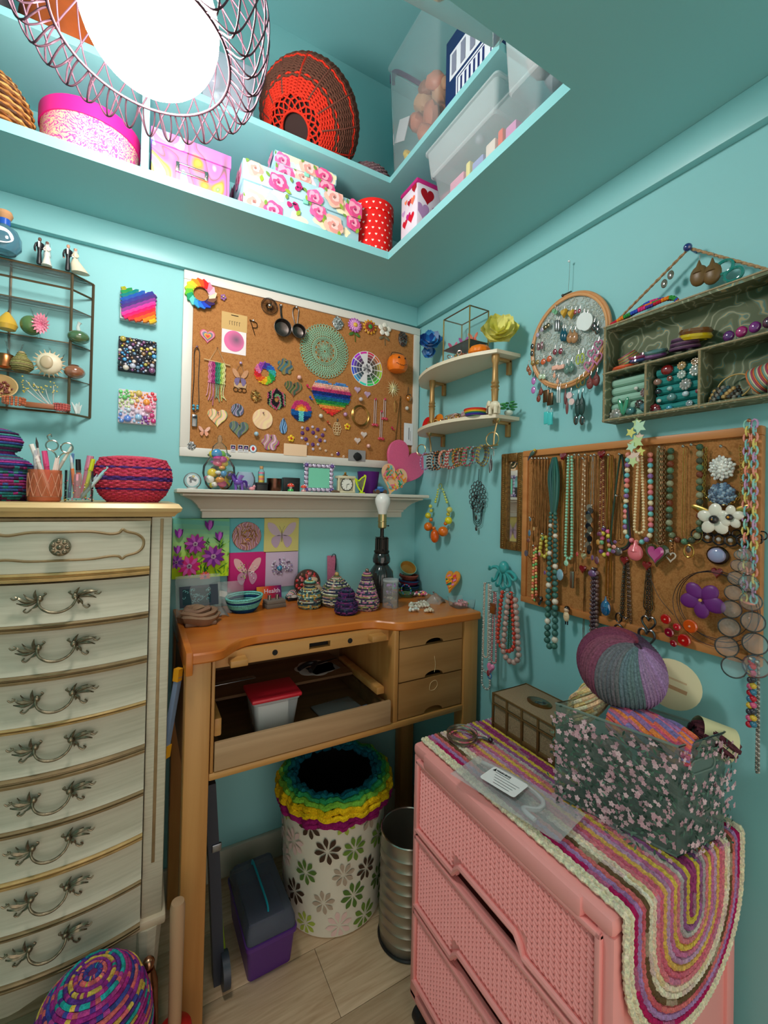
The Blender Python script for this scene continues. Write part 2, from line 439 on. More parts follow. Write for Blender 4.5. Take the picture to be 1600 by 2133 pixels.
# ================================================================== PENDANT LAMP
def wpart(mb,name,m,parent,**k):
    """part given in world coordinates under an unrotated parent"""
    return mb.build(name,m,parent,loc=-parent.location,**k)
def pendant():
    z0=2.118;cx,cy=-1.052,-.671
    t=thing('pendant_lamp','round pendant lamp with glowing white globe inside a looped wire cage','lamp',(cx,cy,z0))
    gm=mat('glowing_globe',(1,1,1),.4,emit=(1,.955,.90),emit_s=LAMP_POWER)
    MB().sphere((.008,-.006,.05),.115,40,24).build('globe',gm,t,smooth=180)
    wm=mat('rose_wire',S(92,62,74),.45,metal=.6)
    MB().torus((0,0,0),.144,.0026,n=72,k=8).build('ring',wm,t)
    MB().torus((0,0,.27),.07,.0026,n=40,k=8).build('ring',wm,t)
    MB().cyl((0,0,.27),(0,0,.31),.03,.012,16).cyl((0,0,.15),(0,0,.29),.022,.022,16).build('lamp_holder',wm,t)
    MB().cyl((0,0,.30),(0,0,ZC-z0),.004,n=8).build('cord',mat('black_cord',S(25,25,28),.6),t)
    MB().torus((0,0,.27),.05,.002,n=30,k=6).cyl((-.07,0,.27),(.07,0,.27),.002,n=6).cyl((0,-.07,.27),(0,.07,.27),.002,n=6).build('spider',wm,t)
    for sgn in (1,-1):
        prof=[(.07,.27,-.50),(.135,.235,-.40),(.188,.175,-.28),(.214,.10,-.15),(.212,.04,-.05),(.202,.0,.0),(.192,-.022,.035),(.180,-.028,.07),(.168,-.020,.10),(.156,-.008,.12),(.146,0,.125)]
        pts=[Vector((r*math.cos(sgn*a),r*math.sin(sgn*a),h)) for r,h,a in prof]
        me=MB().tube(spline(pts,5),.0017,6).mesh('wire',wm,60)
        for i in range(30):
            o=bpy.data.objects.new('wire',me);COL.objects.link(o);o.parent=t;o.rotation_euler=(0,0,2*PI*(i+(.5 if sgn < 0 else 0))/30)
    return t
pendant()

# ================================================================== WOOD
def wood_mat(name,c0,c1,rough=.4,scale=3,axis='x',rings=9):
    def fn(nt,src,vec,b):
        N=nt.nodes;L=nt.links
        mp=N.new('ShaderNodeMapping');s={'x':(.6,rings,rings),'y':(rings,.6,rings),'z':(rings,rings,.6)}[axis]
        mp.inputs['Scale'].default_value=s;L.new(vec,mp.inputs[0])
        n=N.new('ShaderNodeTexNoise');n.inputs['Scale'].default_value=scale;n.inputs['Detail'].default_value=7;n.inputs['Distortion'].default_value=.4;L.new(mp.outputs[0],n.inputs[0])
        cr=N.new('ShaderNodeValToRGB');L.new(n.outputs[0],cr.inputs[0])
        cr.color_ramp.elements[0].position=.32;cr.color_ramp.elements[0].color=(*c0,1)
        cr.color_ramp.elements[1].position=.68;cr.color_ramp.elements[1].color=(*c1,1)
        return cr.outputs[0]
    return mat(name,(.5,.3,.1),rough,fn=fn,spec=.4)
WT=wood_mat('orange_varnished_wood',S(188,100,34),S(208,122,48),.27,2)
WF=wood_mat('honey_wood',S(176,122,62),S(200,146,84),.4,3)
WFZ=wood_mat('honey_wood_upright',S(172,116,58),S(194,140,80),.4,3,'z')
WD=wood_mat('greyed_plywood',S(158,122,86),S(186,150,112),.5,3)
WDR=wood_mat('amber_plywood',S(152,106,58),S(176,128,76),.45,3)
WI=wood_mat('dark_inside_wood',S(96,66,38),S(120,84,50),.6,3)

# ================================================================== JEWELLER'S WORKBENCH
def workbench():
    t=thing('workbench','honey coloured wooden jeweller workbench with curved front edge and open tray','workbench',(-.48,-.23,0))
    zt=.925;th=.026
    F=[(-.922,-.452),(-.88,-.453),(-.852,-.444),(-.826,-.413),(-.80,-.387),(-.765,-.374),(-.72,-.372),(-.47,-.374),(-.425,-.377),(-.395,-.386),(-.368,-.411),(-.345,-.432),(-.315,-.442),(-.27,-.444),(-.018,-.444)]
    F=[(p.x,p.y) for p in spline([(x,y,0) for x,y in F],3)]
    poly=F+[(-.018,-.004),(-.922,-.004)]
    rings=[]
    for ins,z in ((.004,zt-th),(0,zt-th+.004),(0,zt-.004),(.004,zt)):
        rings.append([Vector((x,y+(ins if i < len(F) else 0),z)) for i,(x,y) in enumerate(poly)])
    wpart(MB().loft(rings),'worktop',WT,t)
    wpart(MB().bb(-.938,-.922,-.455,-.004,zt-.05,zt+.006,bv=.003),'edge_board',WT,t)
    for x0,x1 in ((-.936,-.878),(-.082,-.022)):
        for y0,y1 in ((-.438,-.388),(-.056,-.006)):
            wpart(MB().bb(x0,x1,y0,y1,0,zt-th,bv=.004),'leg',WFZ,t)
    for x0,x1 in ((-.93,-.912),(-.05,-.032)):wpart(MB().bb(x0,x1,-.388,-.056,.6,zt-th),'side_panel',WFZ,t)
    wpart(MB().bb(-.878,-.082,-.435,-.02,.602,.620,bv=.003),'bottom_board',WF,t)
    wpart(MB().bb(-.878,-.082,-.022,-.008,.62,zt-th),'back_panel',WI,t)
    xd0,xd1=-.352,-.336
    wpart(MB().bb(xd0,xd1,-.432,-.022,.62,zt-th,bv=.002),'divider',WFZ,t)
    wpart(MB().bb(-.876,-.868,-.434,-.41,.62,zt-th,bv=.002),'stile',WFZ,t)
    # apron below the curved cut, with slot, holes and two wooden pegs
    za0,za1=.862,zt-th
    ap=MB()
    xs=[(-.868,-.612),(-.548,-.352)]
    for a,b in xs:ap.bb(a,b,-.395,-.375,za0,za1)
    ap.bb(-.612,-.548,-.395,-.375,.889,za1).bb(-.612,-.548,-.395,-.375,za0,.872)
    app=wpart(ap,'apron',WF,t)
    for x in (-.71,-.485):wpart(MB().cyl((x,-.3965,.879),(x,-.38,.879),.0075,n=20),'peg_hole',mat('hole_black',S(20,14,10),.9),t)
    wpart(MB().bb(-.612,-.548,-.376,-.372,.872,.889),'slot',MATS['hole_black'],t)
    wpart(MB().bb(-.832,-.788,-.43,-.37,.868,.885,bv=.003),'wooden_stop',WF,t)
    wpart(MB().bb(-.425,-.375,-.425,-.37,.872,.89,bv=.003),'wooden_stop',WF,t)
    # drawers on the right
    zs=[(.842,.896),(.738,.839),(.624,.734)]
    for z0,z1 in zs:
        x0,x1=-.333,-.086;cx=-.20
        pts=[(x0,z0)]
        pts += [(cx+.036*math.cos(PI-PI*i/10),z0+.016*math.sin(PI*i/10)) for i in range(11)]
        pts += [(x1,z0),(x1,z1),(x0,z1)]
        dr=MB();n=len(pts)
        dr.loft([[Vector((x,-.412,z)) for x,z in pts],[Vector((x,-.430,z)) for x,z in pts]])
        o=wpart(dr,'drawer',WDR,t)
        bx=MB().bb(x0+.006,x1-.006,-.41,-.05,z0+.03,z0+.034).bb(x0+.006,x0+.014,-.41,-.05,z0+.03,z1-.012).bb(x1-.014,x1-.006,-.41,-.05,z0+.03,z1-.012)
        b=bx.build('drawer_box',WI,o)
    dw=wpart(MB().tube(spline([(-.20,-.431,.80),(-.196,-.431,.772),(-.199,-.431,.748)],6),.0009,4).tube(spline([(-.213,-.431,.715),(-.194,-.431,.721),(-.186,-.431,.706),(-.198,-.431,.692),(-.216,-.431,.694)],5,True),.0009,4,True),'pencil_mark',mat('chalk',S(205,176,130),.8),t)
    # pull-out catch tray
    tray=wpart(MB().bb(-.866,-.362,-.436,-.424,.622,.692,bv=.002),'tray_front',WD,t)
    wpart(MB().bb(-.862,-.366,-.424,-.06,.626,.632).bb(-.862,-.852,-.424,-.06,.632,.68).bb(-.376,-.366,-.424,-.06,.632,.68).bb(-.862,-.366,-.07,-.06,.632,.68),'tray_box',WI,t)
    wpart(MB().bb(-.392,-.366,-.40,-.10,.70,.722,bv=.003),'arm_rail',WF,t)
    wpart(MB().bb(-.866,-.848,-.42,-.10,.70,.745,bv=.004),'arm_rail',WF,t)
    wpart(MB().bb(-.846,-.40,-.24,-.03,.708,.716),'inner_shelf',WI,t)
    return t
workbench()

# ================================================================== TALL DRESSER
def antique(nt,src,vec,b):
    N=nt.nodes;L=nt.links
    mp=N.new('ShaderNodeMapping');mp.inputs['Scale'].default_value=(2,2,40);L.new(vec,mp.inputs[0])
    n=N.new('ShaderNodeTexNoise');n.inputs['Scale'].default_value=5;n.inputs['Detail'].default_value=6;L.new(mp.outputs[0],n.inputs[0])
    cr=N.new('ShaderNodeValToRGB');L.new(n.outputs[0],cr.inputs[0])
    cr.color_ramp.elements[0].position=.28;cr.color_ramp.elements[0].color=(*S(188,180,158),1)
    cr.color_ramp.elements[1].position=.6;cr.color_ramp.elements[1].color=(*S(202,194,173),1)
    return cr.outputs[0]
DW=mat('antiqued_cream_paint',(.5,.5,.4),.42,fn=antique,spec=.35)
DG=mat('gold_edge_paint',S(196,160,104),.35,metal=.35,noise_amt=.2,noise_scale=40)
DGM=mat('worn_brown_gold_paint',S(150,124,88),.4,metal=.3,noise_amt=.2,noise_scale=40)
PULL=mat('aged_brass_pewter',S(132,120,98),.34,metal=.8,noise_amt=.45,noise_scale=160)
def leaf(mb,p,d,L,w,lift=.003,n=6):
    """small pointed leaf lying near the xz plane from p along d (x,z)"""
    d=Vector((d[0],0,d[1])).normalized();s=Vector((-d.z,0,d.x));rings=[]
    for i in range(n+1):
        t=i/n;ww=w*math.sin(PI*min(.97,.12+.85*t))**.8;c=Vector(p)+d*(L*t)+Vector((0,-lift*math.sin(PI*t)*1.6,0))+s*(.15*L*math.sin(PI*t))
        rings.append([c-s*ww+Vector((0,.0015,0)),c+Vector((0,-.0016,0)),c+s*ww+Vector((0,.0015,0)),c+Vector((0,.003,0))])
    mb.loft(rings)
def dresser():
    X0,X1=-1.392,-.972;YF_,ZT=-.418,1.281
    t=thing('tall_dresser','tall antiqued cream dresser of nine bowed drawers with gold edging','dresser',((X0+X1)/2,-.21,0))
    cx=(X0+X1)/2
    # top with a stepped gold rim, front edge gently bowed
    def rim(ov,z):
        out=[];n=16
        for i in range(n+1):
            u=i/n;x=X0-ov+(X1-X0+2*ov)*u;out.append(Vector((x,YF_-ov-.012*(1-(2*u-1)**2),z)))
        return out+[Vector((X1+ov,-.012,z)),Vector((X0-ov,-.012,z))]
    top=MB().loft([rim(.004,ZT-.030),rim(.010,ZT-.022),rim(.017,ZT-.018),rim(.020,ZT-.010),rim(.017,ZT-.006),rim(.012,ZT)])
    wpart(top,'top',mat('gold_wood_top',S(214,178,122),.36,metal=.1,noise_amt=.12,noise_scale=14,stretch=(1,1,10)),t)
    zc0=.318
    wpart(MB().bb(X0,X1,YF_+.02,-.015,zc0,ZT-.03),'body',DW,t)
    for xa,xb in ((X0,X0+.044),(X1-.044,X1)):
        st=wpart(MB().bb(xa,xb,YF_,YF_+.03,zc0-.01,ZT-.03,bv=.004),'stile',DW,t)
        xm=(xa+xb)/2
        MB().bb(xm-.0035,xm+.0035,YF_-.0015,YF_+.002,.44,ZT-.035,bv=.001).build('flute',DGM,st)
    wpart(MB().bb(X0+.044,X1-.044,YF_-.003,YF_+.02,ZT-.052,ZT-.034,bv=.003).bb(X0+.044,X1-.044,YF_-.008,YF_+.02,ZT-.042,ZT-.032,bv=.003),'cornice',DGM,t)
    rows=[(1081,1177,1195),(1195,1268,1282),(1282,1358,1374),(1374,1450,1460),(1460,1539,1558),(1558,1632,1644),(1644,1721,1734),(1734,1816,1825),(1825,1903,1917)]
    zz=[tuple(bw(318-22*(a-1081)/820,a,.42).z for a in r) for r in rows]
    xa,xb=X0+.046,X1-.046;W=xb-xa
    # one pull, shared by eight drawers
    pm=MB()
    bail=[(-.034,-.004,.012),(-.036,-.012,.004),(-.030,-.019,-.008),(-.016,-.024,-.017),(0,-.025,-.020),(.016,-.024,-.017),(.030,-.019,-.008),(.036,-.012,.004),(.034,-.004,.012)]
    pm.tube(spline(bail,4),[.0022+.0012*math.sin(PI*i/32) for i in range(33)],8)
    for s in (-1,1):
        pm.sphere((s*.034,-.006,.010),(.007,.006,.008),10,8)
        pm.tube(spline([(s*.034,-.006,.008),(s*.026,-.008,.018),(s*.022,-.008,.022),(s*.026,-.008,.025)],4),.0022,6)
        for (dx,dz),L,w in (((1,.28),.046,.0050),((1,-.1),.042,.0040),((.35,1.3),.026,.0038),((.7,-1),.024,.0036),((.3,-1),.018,.003),((1,.6),.034,.0032)):
            leaf(pm,(s*.036,-.003,.006),(s*dx,dz),L,w)
        pm.tube(spline([(s*.074,-.004,.016),(s*.082,-.005,.012),(s*.088,-.004,.017)],4),[.003,.0028,.0026,.0024,.0022,.002,.0018,.0016,.0012],6)
        pm.tube(spline([(s*.05,-.004,-.014),(s*.058,-.005,-.021),(s*.064,-.004,-.017),(s*.06,-.005,-.012)],4),.0018,6)
    pm.xf(Matrix.Scale(.86,4));pull_me=pm.mesh('pull',PULL,50)
    for i,(z1,z0,zm) in enumerate(zz):
        bow=.026
        prof=[(0.0,1.0),(-.004,.7),(-.007,.4),(-.012,.12),(-.017,.0)] if i else [(-.004,1.0),(-.005,.5),(-.008,0)]
        rings=[]
        nx=20
        def yb(u):return YF_-.004-bow*(1-(2*u-1)**2)
        for k in range(nx+1):
            u=k/nx;x=xa+W*u;y=yb(u)
            rings.append([Vector((x,y+p[0],z0+(z1-.004-z0)*p[1])) for p in prof]+[Vector((x,YF_+.018,z0)),Vector((x,YF_+.018,z1-.004))])
        d=wpart(MB().loft(rings),'drawer',DW,t)
        # stepped gold moulding under the front
        e=prof[-1][0];mr=[]
        H=z0-zm
        for k in range(nx+1):
            u=k/nx;x=xa+W*u;y=yb(u)+e
            mr.append([Vector((x,y+dy,z0-H*q)) for dy,q in ((.004,.0),(-.004,.05),(-.006,.25),(-.001,.42),(-.002,.5),(-.007,.6),(-.006,.85),(.002,.97))]+[Vector((x,YF_+.02,z0-H*.97)),Vector((x,YF_+.02,z0))])
        MB().loft(mr).build('moulding',DG if i % 3 == 0 else DGM,d,smooth=25)
        if i == 0:
            zk=(z0+z1)/2-.001;yk=yb(.5)-.006
            km=MB().lathe([(.008,0),(.009,.006),(.019,.010),(.0185,.014),(.012,.017),(.006,.016),(.0055,.019),(.0,.020)],(cx,yk,zk),20,(0,-1,0))
            for a in range(7):km.sphere((cx+.0125*math.cos(a*2*PI/7),yk-.0155,zk+.0125*math.sin(a*2*PI/7)),(.0048,.003,.0048),8,6)
            km.sphere((cx,yk-.019,zk),.005,8,6);km.build('knob',PULL,d)
            a=.150;pts=[]
            half=[(0,.030),(.05,.030),(.085,.024),(.102,.026),(.109,.033),(.117,.028),(.138,.021),(.150,.008),(.149,-.008),(.138,-.020),(.117,-.026),(.109,-.032),(.102,-.026),(.085,-.025),(.05,-.029),(0,-.029)]
            full=half+[(-x,z) for x,z in half[-2:0:-1]]
            P=spline([(cx+x,yb(.5+x/W)-.005,zk+z) for x,z in full],4,True)
            MB().tube(P,.0032,6,True).build('carved_border',DGM,d)
        else:
            o=bpy.data.objects.new('pull',pull_me);COL.objects.link(o);o.parent=d
            o.location=(cx-.002,yb(.5)-.008,z0+(z1-z0)*.52);o.rotation_euler=(.1,0,.0)
    # shaped apron and feet
    zb=zc0-.005
    wpart(MB().bb(X0-.006,X1+.008,YF_-.012,-.02,zb-.018,zb+.004,bv=.006),'plinth',mat('cream_plinth_paint',S(214,196,168),.45),t)
    ap=[]
    for k in range(25):
        u=k/24;x=X0+.01+(X1-X0-.02)*u;drop=.045+.03*abs(2*u-1)**3+.008*math.cos(6*PI*u)
        y=YF_-.004-.012*(1-(2*u-1)**2)
        ap.append([Vector((x,y,zb-.018)),Vector((x,y,zb-.018-drop)),Vector((x,y+.016,zb-.018-drop)),Vector((x,y+.016,zb-.018))])
    wpart(MB().loft(ap),'apron',DW,t)
    for x in (X0+.03,X1-.03):
        for y in (YF_+.012,-.05):
            q=spline([(x,y,zb-.018),(x,y-.012,zb-.10),(x,y+.004,zb-.2),(x,y-.012,.012)],5)
            wpart(MB().tube(q,[.032-.018*min(1,i/10)+(.006 if i > 13 else 0) for i in range(16)],10),'leg',DW,t)
    return t
dresser()

# ================================================================== PINK DRAWER CART
PINK=mat('pink_plastic',S(246,160,156),.38,spec=.45,bump=.04,bump_scale=300)
def cart():
    yL,yR,xf,xb,zt=-.648,-1.182,-.418,-.035,.690
    w=yL-yR;dp=xb-xf
    t=thing('drawer_cart','pink plastic drawer cart with woven-look drawer fronts on black casters','drawer cart',(xf,yL,0),RZ)
    # local: x along the front, y into the cart (0 = front), z up
    MB().bb(0,w,-.004,dp,zt-.032,zt-.002,bv=.010).bb(.05,w-.05,-.010,dp*.5,zt-.040,zt-.004,bv=.008).build('top_panel',PINK,t)
    fr=MB()
    for x in (0.0,w-.03):fr.bb(x,x+.03,.0,.03,.06,zt-.03,bv=.005)
    for x in (0.0,w-.03):fr.bb(x,x+.03,dp-.03,dp,.06,zt-.03,bv=.005)
    fr.bb(0,w,.0,dp,.055,.078,bv=.005)
    fr.build('frame',PINK,t)
    for x in (.006,w-.012):
        sp=MB().bb(x,x+.006,.03,dp-.03,.07,zt-.03)
        sp.build('side_panel',PINK,t)
    MB().bb(.02,w-.02,dp-.012,dp-.008,.07,zt-.03).build('back_panel',PINK,t)
    for z1,z0 in ((.655,.478),(.470,.294),(.286,.108)):
        fw=w-.036;x0=.018;xm=w/2;hw=.085
        d=MB()
        # front plate with a raised rim and a scooped grip at its lower edge
        out=[(x0,z0),(xm-hw-.012,z0)]+[(xm-hw-.012+.012*(1-math.cos(PI/2*i/4)),z0+.012+.018*math.sin(PI/2*i/4)) for i in range(5)]+[(xm+hw+.012*math.sin(PI/2*i/4),z0+.012+.018*math.cos(PI/2*i/4)) for i in range(5)]+[(xm+hw+.012,z0),(x0+fw,z0),(x0+fw,z1),(x0,z1)]
        d.loft([[Vector((x,.012,z)) for x,z in out],[Vector((x,.002,z)) for x,z in out]])
        dr=d.build('drawer',PINK,t)
        r=MB()
        r.bb(x0,x0+.010,-.008,.004,z0,z1,bv=.003).bb(x0+fw-.010,x0+fw,-.008,.004,z0,z1,bv=.003).bb(x0,x0+fw,-.008,.004,z1-.010,z1,bv=.003)
        low=[(x0+.004,z0+.006),(xm-hw-.016,z0+.006),(xm-hw-.006,z0+.022),(xm-hw+.006,z0+.034),(xm+hw-.006,z0+.034),(xm+hw+.006,z0+.022),(xm+hw+.016,z0+.006),(x0+fw-.004,z0+.006)]
        r.tube([Vector((x,-.003,z)) for x,z in low],.0065,8)
        r.build('rim',PINK,dr)
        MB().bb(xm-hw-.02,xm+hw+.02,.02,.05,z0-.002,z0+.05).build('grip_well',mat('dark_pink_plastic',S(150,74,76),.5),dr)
        wv=MB();nx,nz=40,15;px_,pz=(fw-.028)/nx,(z1-z0-.026)/nz
        for i in range(nx):
            for j in range(nz):
                x=x0+.014+(i+.5)*px_;z=z0+.016+(j+.5)*pz
                if abs(x-xm) < hw+.018 and z < z0+.045:continue
                a,b=px_*.56,pz*.30;sk=pz*.50
                wv.quads([(x-a,.0018,z-b+sk),(x+a,.0018,z-b-sk),(x+a,.0018,z+b-sk),(x-a,.0018,z+b+sk),(x-a*.7,-.003,z+sk*.6),(x+a*.7,-.003,z-sk*.6)],[(0,1,5,4),(3,4,5,2),(0,4,3),(1,2,5)])
        wv.build('woven_relief',PINK,dr,smooth=0)
    cm=mat('black_caster',S(22,22,24),.5)
    for x,y in ((.03,.03),(w-.03,.03),(.03,dp-.03),(w-.03,dp-.03)):
        c=MB().bb(x-.014,x+.014,y-.014,y+.014,.035,.06,bv=.003).build('caster',cm,t)
        MB().cyl((x-.012,y-.012,.022),(x+.012,y-.012,.022),.022,n=20).build('wheel',cm,c)
    return t
cart()
# ================================================================== BOXES ON THE STORAGE SHELVES
ZL=SOF+.026;ZS=ZU+.02
def hat_box():
    t=thing('hat_box','oval hat box with hot pink lid and cream leafy print','box',(-1.178,-.145,ZL))
    a,b=.116,.108
    def pat(nt,src,vec,bs):
        N=nt.nodes;L=nt.links
        n=N.new('ShaderNodeTexNoise');n.inputs['Scale'].default_value=14;L.new(vec,n.inputs[0])
        mx=N.new('ShaderNodeMix');mx.data_type='RGBA';mx.inputs[0].default_value=.07;L.new(vec,mx.inputs[6]);L.new(n.outputs['Color'],mx.inputs[7])
        v=N.new('ShaderNodeTexWave');v.wave_type='RINGS';v.inputs['Scale'].default_value=40;v.inputs['Distortion'].default_value=16;v.inputs['Detail'].default_value=2;v.inputs['Detail Scale'].default_value=2;L.new(mx.outputs[2],v.inputs[0])
        cr=N.new('ShaderNodeValToRGB');cr.color_ramp.interpolation='EASE';L.new(v.outputs[0],cr.inputs[0])
        cr.color_ramp.elements[0].position=.42;cr.color_ramp.elements[0].color=(*S(238,84,160),1);cr.color_ramp.elements[1].position=.55;cr.color_ramp.elements[1].color=(*S(232,206,166),1)
        return cr.outputs[0]
    pm=mat('pink_leafy_paper',(.8,.2,.5),.6,fn=pat)
    MB().lathe([(a-.004,0),(a-.004,.112)],n=48,sc2=(1,b/a)).build('box_body',pm,t)
    MB().lathe([(a-.002,.104),(a,.104),(a,.142),(a-.003,.145),(0,.145)],n=48,sc2=(1,b/a)).build('lid',mat('hot_pink_card',S(240,30,140),.55),t)
hat_box()
def brown_basket():
    t=thing('straw_basket','brown straw basket at the end of the shelf beside the hat box','basket',(-1.39,-.17,ZL))
    m=MB();cols=[S(110,62,24),S(160,104,46),S(74,40,18),S(190,140,76)]
    prof=resample([(.085,.004),(.095,.05),(.085,.11),(.06,.15)],20)
    wicker(m,prof,22,.0046,lambda j:cols[(j*7) % 4],.5,2)
    m.build('woven_side',mat('straw',None,.45,noise_amt=.4,noise_scale=60),t)
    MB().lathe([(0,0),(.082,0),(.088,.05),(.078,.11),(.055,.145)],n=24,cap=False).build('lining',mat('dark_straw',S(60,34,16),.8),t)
brown_basket()
def swirl_box():
    t=thing('label_box','rainbow marbled storage box with metal label holder','box',(-.936,-.262,ZL));w,d,h=.205,.22,.132
    def pat(nt,src,vec,bs):
        N=nt.nodes;L=nt.links
        v=N.new('ShaderNodeTexNoise');v.inputs['Scale'].default_value=4;v.inputs['Distortion'].default_value=1.6;v.inputs['Detail'].default_value=0;L.new(vec,v.inputs[0]);mr=N.new('ShaderNodeMapRange');mr.inputs[1].default_value=.25;mr.inputs[2].default_value=.75;L.new(v.outputs[0],mr.inputs[0])
        cr=N.new('ShaderNodeValToRGB');L.new(mr.outputs[0],cr.inputs[0]);e=cr.color_ramp.elements
        cols=[(0,S(130,160,235)),(.14,S(170,130,225)),(.2,S(130,215,190)),(.26,S(255,110,190)),(.42,S(225,120,215)),(.50,S(120,100,95)),(.58,S(250,100,190)),(.74,S(255,140,50)),(.84,S(240,220,110)),(.93,S(120,215,90)),(1,S(240,130,220))]
        e[0].position=0;e[0].color=(*cols[0][1],1);e[1].position=1;e[1].color=(*cols[-1][1],1)
        for p,c in cols[1:-1]:x=e.new(p);x.color=(*c,1)
        return cr.outputs[0]
    m=mat('rainbow_marble_paper',(.8,.2,.5),.5,fn=pat,stretch=(2.3,1,1.6))
    lidded_box(t,w,d,h,.036,m)
    lm=mat('nickel',S(190,186,180),.25,metal=1)
    q=MB();W,H,z=.07,.026,.047
    q.bb(-W/2,W/2,-.003,.004,z+H/2-.004,z+H/2,bv=.001).bb(-W/2,W/2,-.003,.004,z-H/2,z-H/2+.004,bv=.001).bb(-W/2-.006,-W/2+.003,-.003,.004,z-H/2,z+H/2,bv=.001).bb(W/2-.003,W/2+.006,-.003,.004,z-H/2,z+H/2,bv=.001)
    for s in (-1,1):q.sphere((s*(W/2+.002),-.003,z),.002,8,6)
    q.build('label_holder',lm,t)
swirl_box()
def floral_box(name,label,loc,w,d,h,lh,seed,rz=0):
    global rnd,U
    t=thing(name,label,'box',loc,rz,group=None)
    base=mat('pale_blue_card',S(176,216,226),.6)
    b,l=lidded_box(t,w,d,h,lh,base,ov=.004)
    r2=random.Random(seed)
    for (z0,z1,y,pr,ww) in ((0,h-lh,.004,b,w-.008),(h-lh,h,0,l,w)):
        p=Print(-ww/2,ww/2,z0,z1,y)
        for i in range(9):p.blob(r2.uniform(-w/2,w/2),r2.uniform(z0,z1),r2.uniform(.012,.03),r2.choice([S(250,236,196),S(200,224,246),S(250,216,226)]),4,.2)
        n=int(w/.062)
        for i in range(n):
            cx=-w/2+w*(i+.5)/n+r2.uniform(-.012,.012);cz=(z0+z1)/2+r2.uniform(-.3,.3)*(z1-z0)
            k=(i+seed) % 4
            if k == 3:
                for q in range(3):p.blob(cx+r2.uniform(-.018,.018),cz+r2.uniform(-.012,.012),.0085,S(188,44,112),3,.1);p.blob(cx+r2.uniform(-.01,.01),cz+.002,.003,S(60,20,50),3,.2)
            else:p.rose(cx,cz,r2.uniform(.024,.036),[S(244,110,170),S(250,190,170),S(238,90,150)][k])
            p.leaf(cx+.02,cz-.012,.022,.006,r2.uniform(-2.6,-.4),S(150,176,60));p.leaf(cx-.026,cz+.008,.018,.005,r2.uniform(1,2.6),S(120,156,70))
        p.build('printed_flowers',pr)
        ps=Print(0,d-.008,z0,z1,0)
        for i in range(5):ps.rose(r2.uniform(0,d),r2.uniform(z0,z1),.028,S(240,150,190))
        o=ps.build('printed_flowers',pr);o.rotation_euler=(0,0,-PI/2);o.location=(-ww/2,d-.004,0)
    MB().bb(-.008,.008,-.0028,.002,h-lh-.010,h-lh+.004,bv=.0006).build('tab',mat('mint_ribbon',S(134,214,190),.6),t)
    return t
floral_box('keepsake_box','large rose printed keepsake box beneath a smaller matching one',(-.609,-.262,ZL),.385,.22,.143,.06,5)
floral_box('keepsake_box','small rose printed keepsake box stacked on a larger matching one',(-.603,-.247,ZL+.1432),.205,.15,.074,.036,8)
def red_round():
    t=thing('round_gift_box','red round box sprinkled with tiny white hearts','box',(-.338,-.200,ZL));r=.074
    rm=mat('red_card',S(232,22,16),.35)
    MB().lathe([(r-.003,0),(r-.003,.148)],n=40).build('box_body',rm,t)
    MB().lathe([(r-.002,.142),(r,.142),(r,.178),(r-.003,.181),(0,.181)],n=40).build('lid',rm,t)
    hm=MB()
    for j in range(8):
        for i in range(20):
            a=2*PI*(i+.5*(j % 2))/20;z=.012+.0215*j;R=r-.0028 if z < .14 else r+.0002
            ex,ez=Vector((-math.sin(a),math.cos(a),0)),Vector((0,0,1));c=Vector((R*math.cos(a),R*math.sin(a),z));nn=Vector((math.cos(a),math.sin(a),0))
            pts=[c+ex*x+ez*q+nn*.0005 for x,q in heart(.0082,.008,14)];hm.quads(pts,[tuple(range(14))],S(250,236,220))
    hm.build('printed_hearts',paper(),t,smooth=0)
red_round()
def heart_box():
    t=thing('heart_box','white box with red and lilac hearts and a magenta lid','box',(-.297,-.322,ZL),RZ);w,d,h=.10,.16,.178   # local x along -Y
    MB().bb(0,w,0,d,0,h-.012,bv=.008).build('box_body',mat('white_gift_card',S(236,222,234),.45),t)
    MB().bb(-.002,w+.002,-.002,d+.002,h-.013,h,bv=.005).build('lid',mat('magenta_card',S(190,30,120),.45),t)
    hs=[(.03,.06,.030,S(206,22,44)),(.05,.075,.026,S(196,40,130)),(.068,.062,.034,S(214,20,44)),(.02,.10,.02,S(196,150,200)),(.075,.115,.028,S(244,120,90)),(.055,.118,.022,S(180,24,50)),(.085,.15,.03,S(170,24,40)),(.035,.13,.016,S(240,130,90))]
    p=Print(.004,w-.004,.01,h-.016,-.0002)
    for x,z,s,c in hs:p.poly([(x+a,z+b) for a,b in heart(s)],c)
    p.build('printed_hearts',t)
    p=Print(.004,d-.004,.01,h-.016,-.0002)
    for x,z,s,c in ((.04,.125,.052,S(176,20,34)),(.022,.075,.05,S(196,150,200)),(.075,.085,.032,S(160,40,110)),(.1,.11,.03,S(180,110,160)),(.06,.05,.03,S(200,40,120)),(.12,.06,.04,S(200,30,50))):p.poly([(x+a,z+b) for a,b in heart(s)],c)
    o=p.build('printed_hearts',t);o.location=(w,0,0);o.rotation_euler=(0,0,PI/2)
heart_box()
CLEAR=film('clear_plastic',(.92,.94,.95),.16,.12);MILKY=film('milky_plastic',(.90,.92,.93),.34,.25)
def tub_shell(mb,w,d,h,tap=.9,th=0,r=.012):
    rings=[]
    for q,z in ((tap*.96,0),(tap,.006),(1,h-.008),(1.045,h-.006),(1.045,h)):
        rings.append([Vector((x*q,y*q,z)) for x,y in rrect(w,d,r,3)])
    mb.loft(rings,cap=False);n=len(rings[0]);mb.quads(rings[0],[tuple(range(n))])
